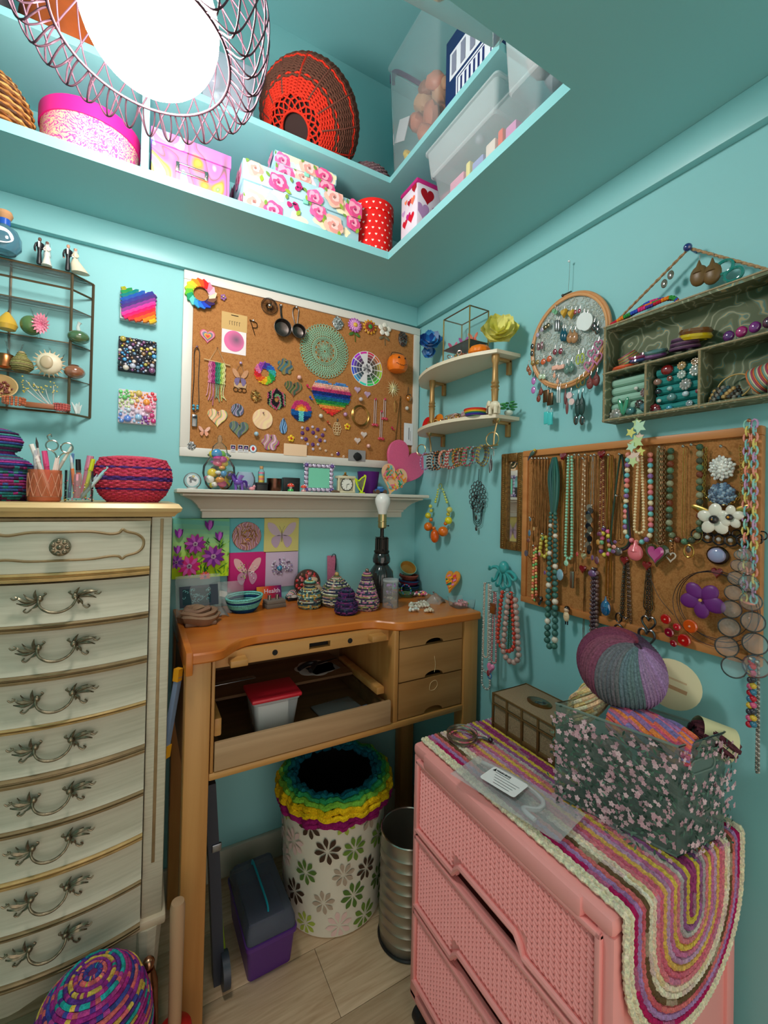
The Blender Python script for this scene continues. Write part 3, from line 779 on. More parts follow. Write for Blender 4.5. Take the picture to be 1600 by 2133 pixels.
def clear_bin(name,label,loc,rz,w,d,h,content,lid=None,m=None,tap=.9):
    t=thing(name,label,'bin',loc,rz)
    b=MB();tub_shell(b,w,d,h,tap);b.build('tub',m or CLEAR,t)
    if lid:MB().box((0,0,h+.006),(w*1.06,d*1.06,.012),bv=.004).build('lid',lid,t)
    content(t,w*tap*.94,d*tap*.94,h)
    return t
def bundle(t,w,d,h,cols,n,name='folded_fabric',r=(.02,.04),m=None,top=.9):
    for i in range(n):
        s=U(*r);x=U(-w/2+s,w/2-s);y=U(-d/2+s,d/2-s);z=s*.8+.004+U(0,max(.001,h*top-2*s))
        mb=MB().sphere((0,0,0),(s,s*U(.7,1),s*U(.6,.9)),12,9,cols[i % len(cols)])
        for k,v in enumerate(mb.v):q=Vector(v);mb.v[k]=tuple(q*(1+.22*noise.noise(q*60+Vector((i,0,0)))))
        mb.build(name,m or yarn(),t,loc=(x,y,z),rot=(U(0,1),U(0,1),U(0,3)))
def c_low(t,w,d,h):
    for i,(c,x0,x1,hh) in enumerate(((S(226,150,176),-.19,-.12,.8),(S(236,220,130),-.11,-.09,.9),(S(150,160,210),-.08,-.03,.75),(S(232,214,200),-.02,.02,.85),(S(236,90,60),.03,.05,.9),(S(220,140,190),.06,.1,.8))):
        MB().bb(x0*.9,x1*.9,-d/2+.02,d/2-.03,.006,h*hh*.95,bv=.004,col=c).build('craft_pack',satin(),t)
    m=MB()
    for j in range(9):m.torus((.135,-.01,.065),.03-.0022*j*.5,.0022+.0002*j,(1,.2,0),24,5,[S(240,120,70),S(160,140,150),S(180,110,170)][j % 3])
    m.sphere((.135,-.01,.065),(.02,.04,.04),12,9,S(170,120,160));m.build('yarn_ball',yarn(),t)
clear_bin('shoebox_bin','long clear plastic bin of craft packs beside the heart box',(-.180,-.712,ZL),RZ,.40,.235,.125,c_low)
def c_none(t,w,d,h):bundle(t,w,d,h*.7,[S(232,60,40),S(220,214,206),S(214,150,170),S(150,170,180)],4,'craft_pack',(.014,.02),satin())
o=clear_bin('storage_bin','shallow milky bin laid across the long clear bin',(-.19,-.625,ZL+.1275),RZ,.30,.22,.085,c_none,m=MILKY,tap=.94)
def c_grey(t,w,d,h):bundle(t,w,d,h,[S(190,200,206),S(150,160,160),S(214,220,220),S(120,170,60)],7,'craft_pack',(.025,.04),satin())
clear_bin('storage_bin','milky bin of pale packs at the near end of the right shelf',(-.185,-.893,ZL+.1275),RZ,.195,.24,.20,c_grey,m=MILKY)
def c_tan(t,w,d,h):bundle(t,w,d,h,[S(214,186,146),S(190,160,120),S(228,208,176),S(150,122,88),S(206,180,140)],12,'fabric_bundle',(.03,.048),matte())
clear_bin('storage_bin','milky bin of tan fabric jutting over the ceiling edge',(-.605,-1.045,ZL),-.1,.25,.2,.11,c_tan,m=MILKY,tap=.96)
# tall tub with purple handles on the upper shelf
def c_toys(t,w,d,h):
    bundle(t,w,d,h,[S(190,110,80),S(160,90,60),S(210,150,110),S(120,84,70),S(206,120,90)],34,'toy_doll',(.022,.04),satin(),.85)
    bundle(t,w,d,h*.35,[S(90,200,190),S(240,200,60),S(230,80,120),S(120,90,190)],8,'toy_piece',(.012,.02),gloss())
    c=MB().box((-w/2+.02,-d/2+.008,h*.44),(.075,.002,.07),rot=Matrix.Rotation(.5,3,'Y'));c.build('white_card',mat('white_card',S(226,222,226),.6),t)
tb=clear_bin('handled_tub','tall clear tub of toys with purple handles on the upper shelf',(-.178,-.372,ZS),RZ,.30,.24,.44,c_toys,m=CLEAR,tap=.86)
PUR=mat('purple_plastic',S(92,26,96),.35)
for s in (-1,1):
    MB().tube(spline([(s*.156,-.10,.40),(s*.162,-.095,.44),(s*.166,-.06,.465),(s*.166,.06,.465),(s*.162,.095,.44),(s*.156,.10,.40)],4),.011,8,flat=.6).build('handle',PUR,tb)
def navy_box():
    t=thing('cardboard_carton','navy blue carton with white printed panels on the upper shelf','carton',(-.285,-.545,ZS),RZ)
    MB().bb(0,.21,0,.2,0,.24,bv=.002).build('carton_body',mat('navy_card',S(18,40,96),.5),t)
    p=Print(.01,.2,.01,.24,-.0003);wt=S(232,232,240);nb=S(30,44,100)
    p.poly([(.02,.11),(.2,.11),(.2,.19),(.02,.19)],wt);p.poly([(.05,.03),(.2,.03),(.2,.10),(.05,.10)],wt);p.poly([(.056,.036),(.194,.036),(.194,.094),(.056,.094)],nb);p.poly([(.06,.04),(.19,.04),(.19,.09),(.06,.09)],wt)
    for i in range(6):p.poly([(.07+.018*i,.045),(.078+.018*i,.045),(.078+.018*i,.085),(.07+.018*i,.085)],nb)
    for i in range(4):p.poly([(.03+.04*i,.12),(.05+.04*i,.12),(.05+.04*i,.18),(.03+.04*i,.18)],mixc(nb,wt,.3))
    p.build('printed_panel',t)
navy_box()
# red and brown wicker basket lying on its side
def red_basket():
    t=thing('wicker_basket','dark wicker basket with red bands lying on its side','basket',(-.575,-.148,ZS+.158))
    red,br=S(214,52,34),S(98,62,50)
    prof=resample([(.085,0),(.105,.02),(.14,.06),(.165,.11),(.166,.15),(.150,.18)],46)
    m=MB();wicker(m,prof,26,.0037,lambda j:red if j < 11 or j in (13,27,28,39,40) else br,.7,2)
    for i in range(13):
        a=2*PI*i/13;m.tube([((r+.002)*math.cos(a),(r+.002)*math.sin(a),z) for r,z in resample([(.085,0),(.105,.02),(.14,.06),(.165,.11),(.166,.15)],9)],.0035,5,False,red if i % 4 == 0 else S(120,70,58))
    q=m.build('woven_side',yarn(),t)
    lat=MB()
    for i in range(18):
        for s in (-1,1):
            a=2*PI*i/18;b=a+s*.75;lat.tube([(.088*math.cos(a),.088*math.sin(a),.002),(.07*math.cos((a+b)/2),.07*math.sin((a+b)/2),-.004),(.045*math.cos(b),.045*math.sin(b),-.002)],.0028,5,False,red)
    lat.torus((0,0,-.002),.045,.004,n=30,k=6,col=red).build('lattice_base',yarn(),t)
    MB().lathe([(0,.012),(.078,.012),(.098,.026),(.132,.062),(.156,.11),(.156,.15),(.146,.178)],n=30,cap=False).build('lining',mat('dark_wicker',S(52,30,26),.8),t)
    t.rotation_euler=Vector((.50,.46,.74)).to_track_quat('Z','Y').to_euler()
    t.location=(-.635,-.225,ZS+.068)
red_basket()
def grey_basket():
    t=thing('wicker_basket','grey wicker basket tucked into the shelf corner below the tub','basket',(-.322,-.112,ZS))
    m=MB();wicker(m,resample([(.075,.005),(.088,.03),(.092,.07),(.08,.10),(.05,.115)],18),22,.0042,lambda j:jit(S(124,96,104),.15),.7,2)
    m.build('woven_side',yarn(),t);MB().lathe([(0,.002),(.068,.004),(.082,.03),(.086,.07),(.074,.098),(0,.11)],n=24).build('lining',mat('grey_wicker_core',S(70,52,58),.9),t)
grey_basket()
def irid_box():
    t=thing('iridescent_box','clear iridescent box on the upper shelf behind the lamp','box',(-.845,-.265,ZS));m=film('iridescent_film',(.72,.74,.86),.3,.1)
    MB().bb(-.07,.07,0,.12,0,.16,bv=.003).build('shell',m,t)
    for i in range(12):MB().sphere((U(-.05,.05),U(.03,.09),U(.02,.12)),U(.012,.02),10,7,jit(S(190,190,210),.3)).build('bauble',gem(),t)
irid_box()
def amber_box():
    t=thing('amber_pot','amber orange pot on the upper shelf behind the lamp','pot',(-1.235,-.17,ZS))
    MB().lathe([(.05,0),(.085,.02),(.1,.08),(.09,.15),(.06,.18),(.064,.19),(.058,.19)],n=36).build('pot_body',mat('amber_glaze',S(150,70,26),.3,noise_amt=.35,noise_scale=18),t)
amber_box()
def grey_case():
    t=thing('storage_case','dark grey case at the far end of the upper shelf','case',(-1.44,-.26,ZS))
    MB().bb(-.09,.09,0,.2,0,.15,bv=.01).build('case_body',mat('grey_case',S(74,76,80),.5),t)
    MB().tube(spline([(-.03,-.004,.08),(-.03,-.018,.085),(.03,-.018,.085),(.03,-.004,.08)],4),.004,6).build('handle',mat('grey_case',S(74,76,80),.5),t)
grey_case()
# ================================================================== CORK BOARD ON THE BACK WALL
CKY=.016     # cork surface stands this far off the wall
def CK(x,y,off=CKY):return bw(370+x/3.1373,550+y/3.1373,off)
def csz(x,y,w,h):return (abs(CK(x+w/2,y).x-CK(x-w/2,y).x),abs(CK(x,y-h/2).z-CK(x,y+h/2).z))
def cork_fn(nt,src,vec,b):
    N=nt.nodes;L=nt.links
    v=N.new('ShaderNodeTexVoronoi');v.inputs['Scale'].default_value=260;L.new(vec,v.inputs[0])
    n=N.new('ShaderNodeTexNoise');n.inputs['Scale'].default_value=70;n.inputs['Detail'].default_value=5;L.new(vec,n.inputs[0])
    ad=N.new('ShaderNodeMath');ad.operation='MULTIPLY';L.new(v.outputs[0],ad.inputs[0]);L.new(n.outputs[0],ad.inputs[1])
    cr=N.new('ShaderNodeValToRGB');L.new(ad.outputs[0],cr.inputs[0]);cr.color_ramp.elements[0].color=(*S(188,130,78),1);cr.color_ramp.elements[1].position=.5;cr.color_ramp.elements[1].color=(*S(158,102,56),1)
    return cr.outputs[0]
CORK=mat('cork',(.5,.3,.15),.9,fn=cork_fn,bump=.3,bump_scale=300,spec=.1)
WHITE=mat('white_frame_paint',S(224,216,206),.45)
def framed_cork(name,label,x0,x1,z0,z1,fw,fm,loc,rz,th=.022,cork_y=.016):
    t=thing(name,label,'board',loc,rz)
    MB().bb(x0+fw*.5,x1-fw*.5,-cork_y,-.002,z0+fw*.5,z1-fw*.5).build('cork_panel',CORK,t)
    MB().bb(x0,x1,-th,-.002,z1-fw,z1,bv=.002).build('frame_rail',fm,t)
    MB().bb(x0,x1,-th,-.002,z0,z0+fw,bv=.002).build('frame_rail',fm,t)
    MB().bb(x0,x0+fw,-th+.0005,-.002,z0+fw,z1-fw,bv=.002).build('frame_stile',fm,t)
    MB().bb(x1-fw,x1,-th+.0005,-.002,z0+fw,z1-fw,bv=.002).build('frame_stile',fm,t)
    return t
framed_cork('cork_board','large white framed cork board crowded with brooches and charms',0,.926,-.608,0,.03,WHITE,(-.932,0,2.037),0)
def one(name,label,cat,mb,m,loc,rz=0,group=None,smooth=35):return mb.build(name,m,None,loc,rz,smooth=smooth,label=label,cat=cat,group=group)
def pushpin(mb,c,col=S(200,200,205),r=.004):
    mb.cyl((c[0],c[1],c[2]),(c[0],c[1]-.006,c[2]),r*.5,r*.5,8,col).sphere((c[0],c[1]-.008,c[2]),r,8,6,col)
RB=[S(228,40,52),S(240,110,40),S(248,196,40),S(150,206,60),S(40,170,90),S(60,190,190),S(50,110,200),S(80,60,170),S(170,80,180),S(236,130,180)]
# --- paper wreath
def paper_wreath():
    c=CK(152,198,.024);w,h=csz(152,198,205,210);R=w/2
    t=thing('paper_wreath','folded paper wreath in rainbow colours over the board corner','wreath',c)
    cols=[S(240,90,40),S(226,40,40),S(244,130,160),S(248,180,200),S(244,210,180),S(120,80,60),S(60,40,90),S(40,70,190),S(50,120,220),S(60,160,210),S(110,210,200),S(40,160,110),S(110,200,60),S(200,220,60),S(250,210,60),S(250,150,40)]
    n=len(cols)
    for i in range(n):
        a=PI/2-2*PI*i/n;u=Vector((math.cos(a),0,math.sin(a)));v=Vector((-u.z,0,u.x));tl=Vector((0,-1,0))
        m=MB();P=[u*R*.47+v*R*.12,u*R*.62+v*R*.5,u*R*1.02+v*R*.25,u*R*.92-v*R*.12,u*R*.5-v*R*.22]
        m.loft([[p+tl*.001 for p in P],[p+tl*(.004+.005*(k in (2,3))) for k,p in enumerate(P)]]);m.c=[cols[i]]*len(m.f)
        m.build('paper_fold',paper(),t,smooth=0)
paper_wreath()
def heart_layers(name,label,x,y,w,h,cols,cat='heart',th=.004):
    W,H=csz(x,y,w,h);t=thing(name,label,cat,CK(x,y))
    for i,c in enumerate(cols):
        k=1-i/len(cols)*.92
        MB().plate(heart(W*k,H*k),th+.0006*i,col=c,bv=.0006).build('heart_layer',clay(),t)
    return t
heart_layers('heart_charm','small heart of nested pink teal and orange layers',195,478,100,90,[S(200,80,110),S(240,150,160),S(150,110,150),S(90,130,130),S(230,170,60),S(236,110,40),S(220,50,40)])
# --- hanging card with a round pad
def earring_pack():
    t=thing('packaged_pad','kraft topped packet with a pink and grey dyed round pad','packet',CK(370,455))
    w,h=csz(370,380,168,112);MB().plate(rrect(w,h,.002),.0012,(0,0,CK(370,380).z-CK(370,455).z),S(206,168,110)).build('kraft_header',paper(),t)
    w2,h2=csz(370,505,160,165);z2=CK(370,505).z-CK(370,455).z
    MB().plate(rrect(w2,h2,.001),.001,(0,0,z2),S(238,226,226)).build('white_card',paper(),t)
    def g(nt,src,vec,b):
        N=nt.nodes;L=nt.links;cr=N.new('ShaderNodeValToRGB');n=N.new('ShaderNodeTexGradient');n.gradient_type='SPHERICAL'
        mp=N.new('ShaderNodeMapping');mp.inputs['Scale'].default_value=(34,34,34);mp.inputs['Location'].default_value=(-.25,0,-.2);L.new(vec,mp.inputs[0]);L.new(mp.outputs[0],n.inputs[0]);L.new(n.outputs[0],cr.inputs[0])
        e=cr.color_ramp.elements;e[0].color=(*S(226,110,160),1);e[1].color=(*S(110,90,110),1);return cr.outputs[0]
    pm=MB().plate(circ(w2*.41,36,rz=h2*.41),.002).build('dyed_pad',mat('dyed_pad',(.8,.4,.6),.8,fn=g),t);pm.location=(0,0,z2)
    p=Print(-w/2,w/2,-h/2,h/2,-.0014)
    for i in range(5):p.line([(-.016+.008*i,-.012),(-.017+.008*i,.0)],.0012,S(60,50,44));p.line([(-.018+.008*i,.001),(-.013+.008*i,.001)],.001,S(60,50,44))
    p.line([(-.012,.022),(.012,.022)],.0022,S(40,34,30))
    o=p.build('printed_lettering',t);o.location=(0,0,CK(370,380).z-CK(370,455).z)
earring_pack()
DARKM=mat('dark_steel',S(92,84,80),.35,metal=.9,noise_amt=.3,noise_scale=80)
def wire_p():
    m=MB();m.tube(spline([(-.012,-.004,.022),(.012,-.004,.018),(.014,-.004,.002),(-.002,-.004,-.002)],4),.0013,5,False,S(40,34,34)).tube([(-.010,-.004,.026),(.008,-.004,-.026)],.0013,5,False,S(40,34,34))
    pushpin(m,(0,0,.022));one('wire_clip','bent black wire clip pinned beside the kraft packet','clip',m,metal(),CK(490,415))
wire_p()
def mesh_coil():
    m=MB();c=S(96,80,74)
    for i in range(34):
        a=2*PI*i/34;m.tube([(.008*math.cos(a),-.006,.008*math.sin(a)),(.022*math.cos(a+.5),-.012,.022*math.sin(a+.5)),(.029*math.cos(a+.9),-.004,.029*math.sin(a+.9))],.0008,4,False,c)
    m.torus((0,-.006,0),.029,.001,(0,1,0),28,5,c);m.sphere((-.002,-.012,0),.005,8,6,S(220,214,206))
    one('mesh_brooch','round brown wire mesh brooch with a pearl centre','brooch',m,metal(),CK(598,280))
mesh_coil()
def ladle(label,hx,hy,bx,by,br,loop=False):
    t=thing('ladle',label,'ladle',CK(hx,hy));b=CK(bx,by)-CK(hx,hy);R=csz(bx,by,br*2,br*2)[0]/2
    MB().lathe([(R,.022),(R*.98,.018),(R*.8,.006),(R*.4,.001),(.0,0)],(b.x,-.004,b.z),28,(0,-1,0),cap=False).torus((b.x,-.026,b.z),R,.0012,(0,1,0),28,6).build('bowl',DARKM,t)
    h=MB()
    if loop:h.tube(spline([(b.x*.3-.003,-.004,b.z+R),(-.012,-.005,-.03),(-.010,-.005,-.006),(0,-.005,.002),(.010,-.005,-.006),(.008,-.005,-.03),(b.x*.3+.003,-.004,b.z+R)],4),.0018,6)
    else:h.tube(spline([(b.x,-.020,b.z+R*.95),(b.x*.5,-.008,b.z+R+.018),(0,-.005,-.01),(0,-.005,.004)],4),[.006,.0055,.005,.0045,.004,.004,.004,.004,.0045,.005,.006,.007,.006],8,flat=.5)
    h.build('handle',DARKM,t)
    pin=MB();pushpin(pin,(0,0,0));pin.build('pin',metal(),t)
ladle('dark metal ladle with a flat handle pinned on cork',672,275,676,430,56)
ladle('small dark metal dipper with a looped wire handle',772,288,780,452,44,True)
# --- mint crochet doily
def doily():
    t=thing('doily','round mint green crochet doily with a flower centre','doily',CK(960,572));W,H=csz(960,572,315,350);R=W/2;kz=H/W
    cm=mat('mint_cotton',S(150,190,160),.9,bump=.3,bump_scale=600)
    f=MB();P=lambda r,a,y=-.0035:(r*math.cos(a),y,r*kz*math.sin(a))
    for i in range(12):
        a=2*PI*i/12
        f.tube([P(R*.06+R*.34*s,a+q) for s,q in ((0,0),(.4,.16),(.75,.19),(1,0),(.75,-.19),(.4,-.16))],.0014,5,True)
        f.tube([P(R*.10,a),P(R*.36,a)],.0009,4)
    f.torus((0,-.0035,0),R*.06,.0016,(0,1,0),18,5);f.build('flower_centre',cm,t)
    for r in (.42,.47,.515):MB().tube([P(R*r,2*PI*i/64) for i in range(64)],.0016,5,True).build('crochet_round',cm,t)
    for j,(r0,r1,n) in enumerate(((.53,.62,44),(.60,.69,50),(.67,.76,56),(.74,.83,60),(.81,.90,64),(.88,1.0,48))):
        m=MB()
        for i in range(n):
            a=2*PI*(i+.5*(j % 2))/n;d=PI/n*.95
            m.tube([P(R*r0,a-d),P(R*(r0+r1)/2,a-d*.9),P(R*r1,a-d*.35),P(R*r1,a+d*.35),P(R*(r0+r1)/2,a+d*.9),P(R*r0,a+d)],.0015,4)
        m.build('crochet_round',cm,t)
doily()
def brooch_flower(name,label,x,y,d,n,col,mid,col2=None,stem=None,petal=.36,m=None,ovoid=True):
    W,H=csz(x,y,d,d);r=W/2;mb=MB();kz=H/W
    for i in range(n):
        a=2*PI*i/n+.3;u=Vector((math.cos(a),0,kz*math.sin(a)));rot=Matrix.Rotation(-a,3,'Y')
        mb.sphere(u*r*.62+Vector((0,-.006,0)),(r*.40,.0035,r*petal),10,6,col,rot)
        if col2:
            a += PI/n;u=Vector((math.cos(a),0,kz*math.sin(a)));mb.sphere(u*r*.45+Vector((0,-.009,0)),(r*.32,.003,r*petal*.7),8,6,col2,Matrix.Rotation(-a,3,'Y'))
    t=thing(name,label,'brooch',CK(x,y));mb.build('petals',m or gloss(),t)
    MB().sphere((0,-.011,0),(r*.3,.006,r*.3),12,8,mid).build('flower_centre',gloss(),t)
    if stem:
        s=MB().tube(spline([(0,-.003,-r*.7),(r*.1,-.003,-r*1.4),(r*.15,-.003,-r*2.1)],4),.0015,5,False,stem)
        for q in (-1,1):s.sphere((q*r*.45,-.004,-r*1.15),(r*.4,.002,r*.2),8,6,stem,Matrix.Rotation(q*.5,3,'Y'))
        s.build('stem',gloss(),t)
    return t
def glitter_blob(name,label,x,y,w,h,cols,n=50,m=None,cat='brooch',depth=.010):
    W,H=csz(x,y,w,h);mb=MB();mb.sphere((0,-.003,0),(W*.42,.005,H*.42),12,8,cols[0])
    for i in range(n):
        a,q=U(0,6.28),math.sqrt(U(0,1));mb.sphere((W*.45*q*math.cos(a),-.004-depth*(1-q*q)*U(.5,1),H*.45*q*math.sin(a)),U(.0018,.0036),6,4,cols[i % len(cols)])
    return one(name,label,cat,mb,m or gem(),CK(x,y))
glitter_blob('glitter_brooch','sparkling silver tinsel brooch under the white frame',1045,390,78,96,[S(150,158,158),S(210,216,216),S(110,120,120)],90)
brooch_flower('flower_brooch','enamel daisy brooch with lilac petals and green leaves',1155,403,92,14,S(176,96,176),S(226,176,60),S(222,150,206),S(70,110,40),.2)
brooch_flower('flower_brooch','enamel sunflower brooch with orange petals and green centre',1252,415,92,12,S(214,150,30),S(60,140,50),S(150,50,30),None,.2)
brooch_flower('flower_brooch','white five petal flower brooch with a thin stem',1350,430,86,5,S(240,232,218),S(160,140,116),None,S(120,104,74),.36)
glitter_blob('dark_brooch','dark brown clustered brooch by the frame edge',1470,492,70,118,[S(70,44,34),S(50,30,24),S(96,62,48)],60)
# --- colour wheel
def colour_wheel():
    t=thing('colour_wheel','round card colour wheel with rainbow rim and white spokes','colour wheel',CK(1237,685));W,H=csz(1237,685,205,228);kz=H/W;R=W/2
    MB().plate(circ(R,48,rz=R*kz),.0014,col=S(226,220,222)).build('card',paper(),t)
    def sector(p,r0,r1,a0,a1,col):p.poly([(r0*math.cos(a0+(a1-a0)*i/5),kz*r0*math.sin(a0+(a1-a0)*i/5)) for i in range(6)]+[(r1*math.cos(a1-(a1-a0)*i/5),kz*r1*math.sin(a1-(a1-a0)*i/5)) for i in range(6)],col)
    for i in range(12):
        a0=2*PI*i/12+.04;a1=2*PI*(i+1)/12-.04;h=(.14-i/12) % 1;p=Print(-R,R,-R*kz,R*kz,-.0015)
        sector(p,R*.86,R*.97,a0,a1,hsv(h,.75,.85));
        if i % 5 != 3:
            sector(p,R*.68,R*.83,a0,a1,hsv(h,.55,.62));sector(p,R*.5,R*.66,a0,a1,hsv(h,.35,.4));sector(p,R*.34,R*.48,a0,a1,hsv(h,.2,.3))
        p.build('colour_sector',t)
    p=Print(-R,R,-R*kz,R*kz,-.0015)
    for i in range(9):p.leaf(0,0,R*.3,R*.07,i*.7+.2,[S(200,196,196),S(150,146,150),S(100,96,100)][i % 3])
    p.build('hub_print',t);pin=MB();pushpin(pin,(0,-.001,0));pin.build('pin',metal(),t)
colour_wheel()
def pumpkin():
    t=thing('pumpkin_bucket','little orange pumpkin bucket with a drawn face','bucket',CK(1405,668));W,H=csz(1405,668,112,108);r=W/2
    m=MB();n=40;rings=[]
    for z,k in ((-1,.55),(-.85,.82),(-.4,1),(.2,1),(.6,.88),(.9,.68),(1,.5)):
        rings.append([Vector((r*k*(1+.05*abs(math.cos(5*a)))*math.cos(a),-r*.95+r*k*.9*(1+.05*abs(math.cos(5*a)))*math.sin(a),z*H/2)) for a in (2*PI*i/n for i in range(n))])
    m.loft(rings,col=S(240,116,10));m.build('pumpkin_body',satin(),t)
    f=MB();bk=S(20,14,12)
    def surf(x,z):return -r*.95-r*.95*math.sqrt(max(.05,1-(x/r)**2))*(.98-.18*abs(z/H*2)**2)
    for s in (-1,1):
        P=[(s*r*.35+a,r*.35+b) for a,b in ((-.006,-.003),(.006,-.003),(0,.006))];f.quads([(x,surf(x,z)-.002,z) for x,z in P],[(0,1,2)],bk)
    f.tube([(x,surf(x,-.2*r)-.001,-r*.05-r*.35*math.cos(x/r*1.9)+(.003 if k % 2 else 0)) for k,x in enumerate([r*(-.6+.12*i) for i in range(11)])],.0009,4,False,bk);f.build('face',satin(),t)
    MB().tube(spline([(-r*.8,-r,H*.36),(-r*.6,-r*.9,H*.62),(0,-r*.7,H*.72),(r*.6,-r*.9,H*.62),(r*.8,-r,H*.36)],4),.0013,5,False,bk).build('handle',satin(),t)
pumpkin()
def usb_necklace():
    top=CK(126,545);bot=CK(118,1065);L=top.z-bot.z
    t=thing('cord_necklace','black cord necklace with turquoise beads and silver bar pendant','necklace',top)
    for s in (-1,1):MB().tube(spline([(0,-.006,0),(s*.008,-.006,-.02),(s*.007,-.005,-L*.4),(s*.010,-.005,-L*.72),(-.002,-.006,-L*.82)],5),.0012,5).build('cord',mat('black_cord',S(25,25,28),.6),t)
    b=MB()
    for s,k in ((-1,.74),(1,.74),(-1,.78),(1,.77)):b.sphere((s*.006,-.007,-L*k),.0045,8,6,S(70,160,190))
    b.build('bead',gloss(),t);MB().bb(-.010,.006,-.010,-.002,-L,-L*.85,bv=.002,col=S(150,150,150)).bb(-.008,.004,-.011,-.002,-L*.9,-L*.87,bv=.001,col=S(60,60,64)).build('pendant',metal(),t)
    p=MB();pushpin(p,(0,0,0),S(190,150,180));p.build('pin',metal(),t)
usb_necklace()
def macrame():
    c=CK(257,645);t=thing('macrame_hanging','little macrame wall hanging with pink and green fringe on dowel','wall hanging',c);W=csz(257,645,170,10)[0]
    MB().cyl((-W/2,-.006,.004),(W/2,-.006,-.004),.0022,n=8,col=S(206,170,120)).build('dowel',matte(),t)
    MB().tube([(-W*.3,-.006,.002),(0,-.004,.05),(W*.3,-.006,-.002)],.0008,4,False,S(216,190,150)).build('hanging_cord',matte(),t)
    cols=[S(214,130,150),S(206,120,156),S(170,60,120),S(170,60,120),S(50,120,100),S(60,140,110),S(70,150,110),S(160,190,90),S(206,214,130),S(214,204,150)]
    z1=-csz(257,720,10,140)[1];z2=-csz(257,790,10,275)[1]
    for i,c2 in enumerate(cols):
        x=-W*.30+W*.6*i/9
        MB().tube([(x+.0015*math.sin(k*1.7+i),-.006-.001*math.cos(k*2.2),z1*k/14) for k in range(15)],.0028,6,False,c2).build('knotted_strand',yarn(),t)
        e=U(.75,1.05);MB().tube(spline([(x,-.005,z1),(x+U(-.004,.004),-.005,(z1+z2)/2),(x+(i-4.5)*.0016,-.004,z2*e)],4),.0018,5,False,mixc(c2,S(230,200,170),.25)).build('fringe',yarn(),t)
    MB().cyl((0,.0,.05),(0,-.007,.05),.0014,n=6,col=S(120,60,60)).build('nail',metal(),t)
macrame()
# --- butterfly shapes
def butterfly_poly(w,h,s,kind):
    up=[(.03,0),(.05,.10),(.25,.42),(.46,.50),(.50,.40),(.45,.22),(.34,.06),(.2,-.02)]
    lo=[(.03,0),(.2,-.02),(.33,-.10),(.36,-.26),(.28,-.42),(.18,-.48),(.09,-.34),(.04,-.14)]
    return [(s*x*w,z*h) for x,z in (up if kind else lo)]
def butterfly(mb,w,h,c1,c2,y=-.003,lift=.0,th=.0016):
    for s in (-1,1):
        for kd in (1,0):
            P=butterfly_poly(w,h,s,kd);k0=len(mb.v);mb.plate([(p.x,p.y) for p in spline([(x,z,0) for x,z in P],3,True)],th,(0,y,0),c1 if kd else c2)
            for i in range(k0,len(mb.v)):v=mb.v[i];mb.v[i]=(v[0],v[1]-abs(v[0])*lift,v[2])
    mb.tube([(0,y-th,h*.14),(0,y-th-.001,-h*.02),(0,y-th,-h*.26)],[.0012,.0022,.0008],6,False,mixc(c1,(0,0,0),.6))
    for s in (-1,1):mb.tube(spline([(0,y-th,h*.13),(s*w*.06,y-th,h*.28),(s*w*.1,y-th,h*.36)],3),.0004,4,False,mixc(c1,(0,0,0),.6))
def bfly_tag():
    c=CK(408,745);W,H=csz(408,745,105,110);t=thing('butterfly_tag','clay butterfly tag hanging from string on a pin','tag',c)
    m=MB();butterfly(m,W,H,S(196,140,100),S(120,100,140));m.plate([(-W*.4,-H*.30),(W*.42,-H*.32),(W*.35,-H*.62),(W*.1,-H*.56),(-W*.1,-H*.68),(-W*.36,-H*.55)],.0026,(0,-.001,0),S(196,158,118));m.build('butterfly',clay(),t)
    z=csz(408,700,10,95)[1];MB().tube([(-W*.35,-.003,H*.25),(0,-.005,z),(W*.3,-.003,H*.22)],.0009,4,False,S(150,120,100)).build('string',matte(),t)
    p=MB();pushpin(p,(0,0,z),S(176,150,186),.005);p.build('pin',gloss(),t)
    m2=MB()
    for i in range(3):m2.torus((-.014+.014*i,-.003,-H*.72),.0075,.0012,(0,1,0),16,5,S(120,84,60))
    m2.build('ring',metal(),t)
bfly_tag()
# --- beadwork
def bead_disc(name,label,x,y,w,h,inside,colfn,step,r,cat='beadwork',rows_part=True,dome=0):
    W,H=csz(x,y,w,h);t=thing(name,label,cat,CK(x,y));nz=int(H/step);
    for j in range(nz+1):
        z=-H/2+step*(j+.5);mb=MB();k=0;nx=int(W/step)
        for i in range(nx+1):
            xx=-W/2+step*(i+.5+.5*(j % 2))
            if inside(xx/W*2,z/H*2):mb.sphere((xx,-.003-U(0,.0008),z),r,6,4,colfn(xx/W*2,z/H*2));k += 1
        if k:mb.build('bead_row',gloss(),t,kind='stuff')
    return t
def in_heart(u,v):
    x,y=u*1.15,v*1.2+.15;return (x*x+y*y-1)**3-x*x*y**3 <= 0
def in_ring(u,v):return .13 < u*u+v*v < 1
bead_disc('beaded_ring','tie-dye rainbow bead ring with a hole in the middle',570,715,142,148,in_ring,lambda u,v:jit(RB[int((math.atan2(v,u)/6.283*10+14+1.5*math.hypot(u,v)) % 10)],.2),.0046,.0026)
hrow=[S(230,60,60),S(226,50,60),S(236,80,60),S(240,150,70),S(120,170,60),S(40,140,80),S(30,110,150),S(40,80,170),S(30,50,120),S(190,60,110),S(236,150,150),S(244,190,170),S(90,140,200),S(110,160,210)]
bead_disc('beaded_heart','large beaded heart in rows from blue through pink to red',1005,880,258,245,in_heart,lambda u,v:jit(hrow[max(0,min(13,int((v+1)/2*14)))],.25),.0062,.0038)
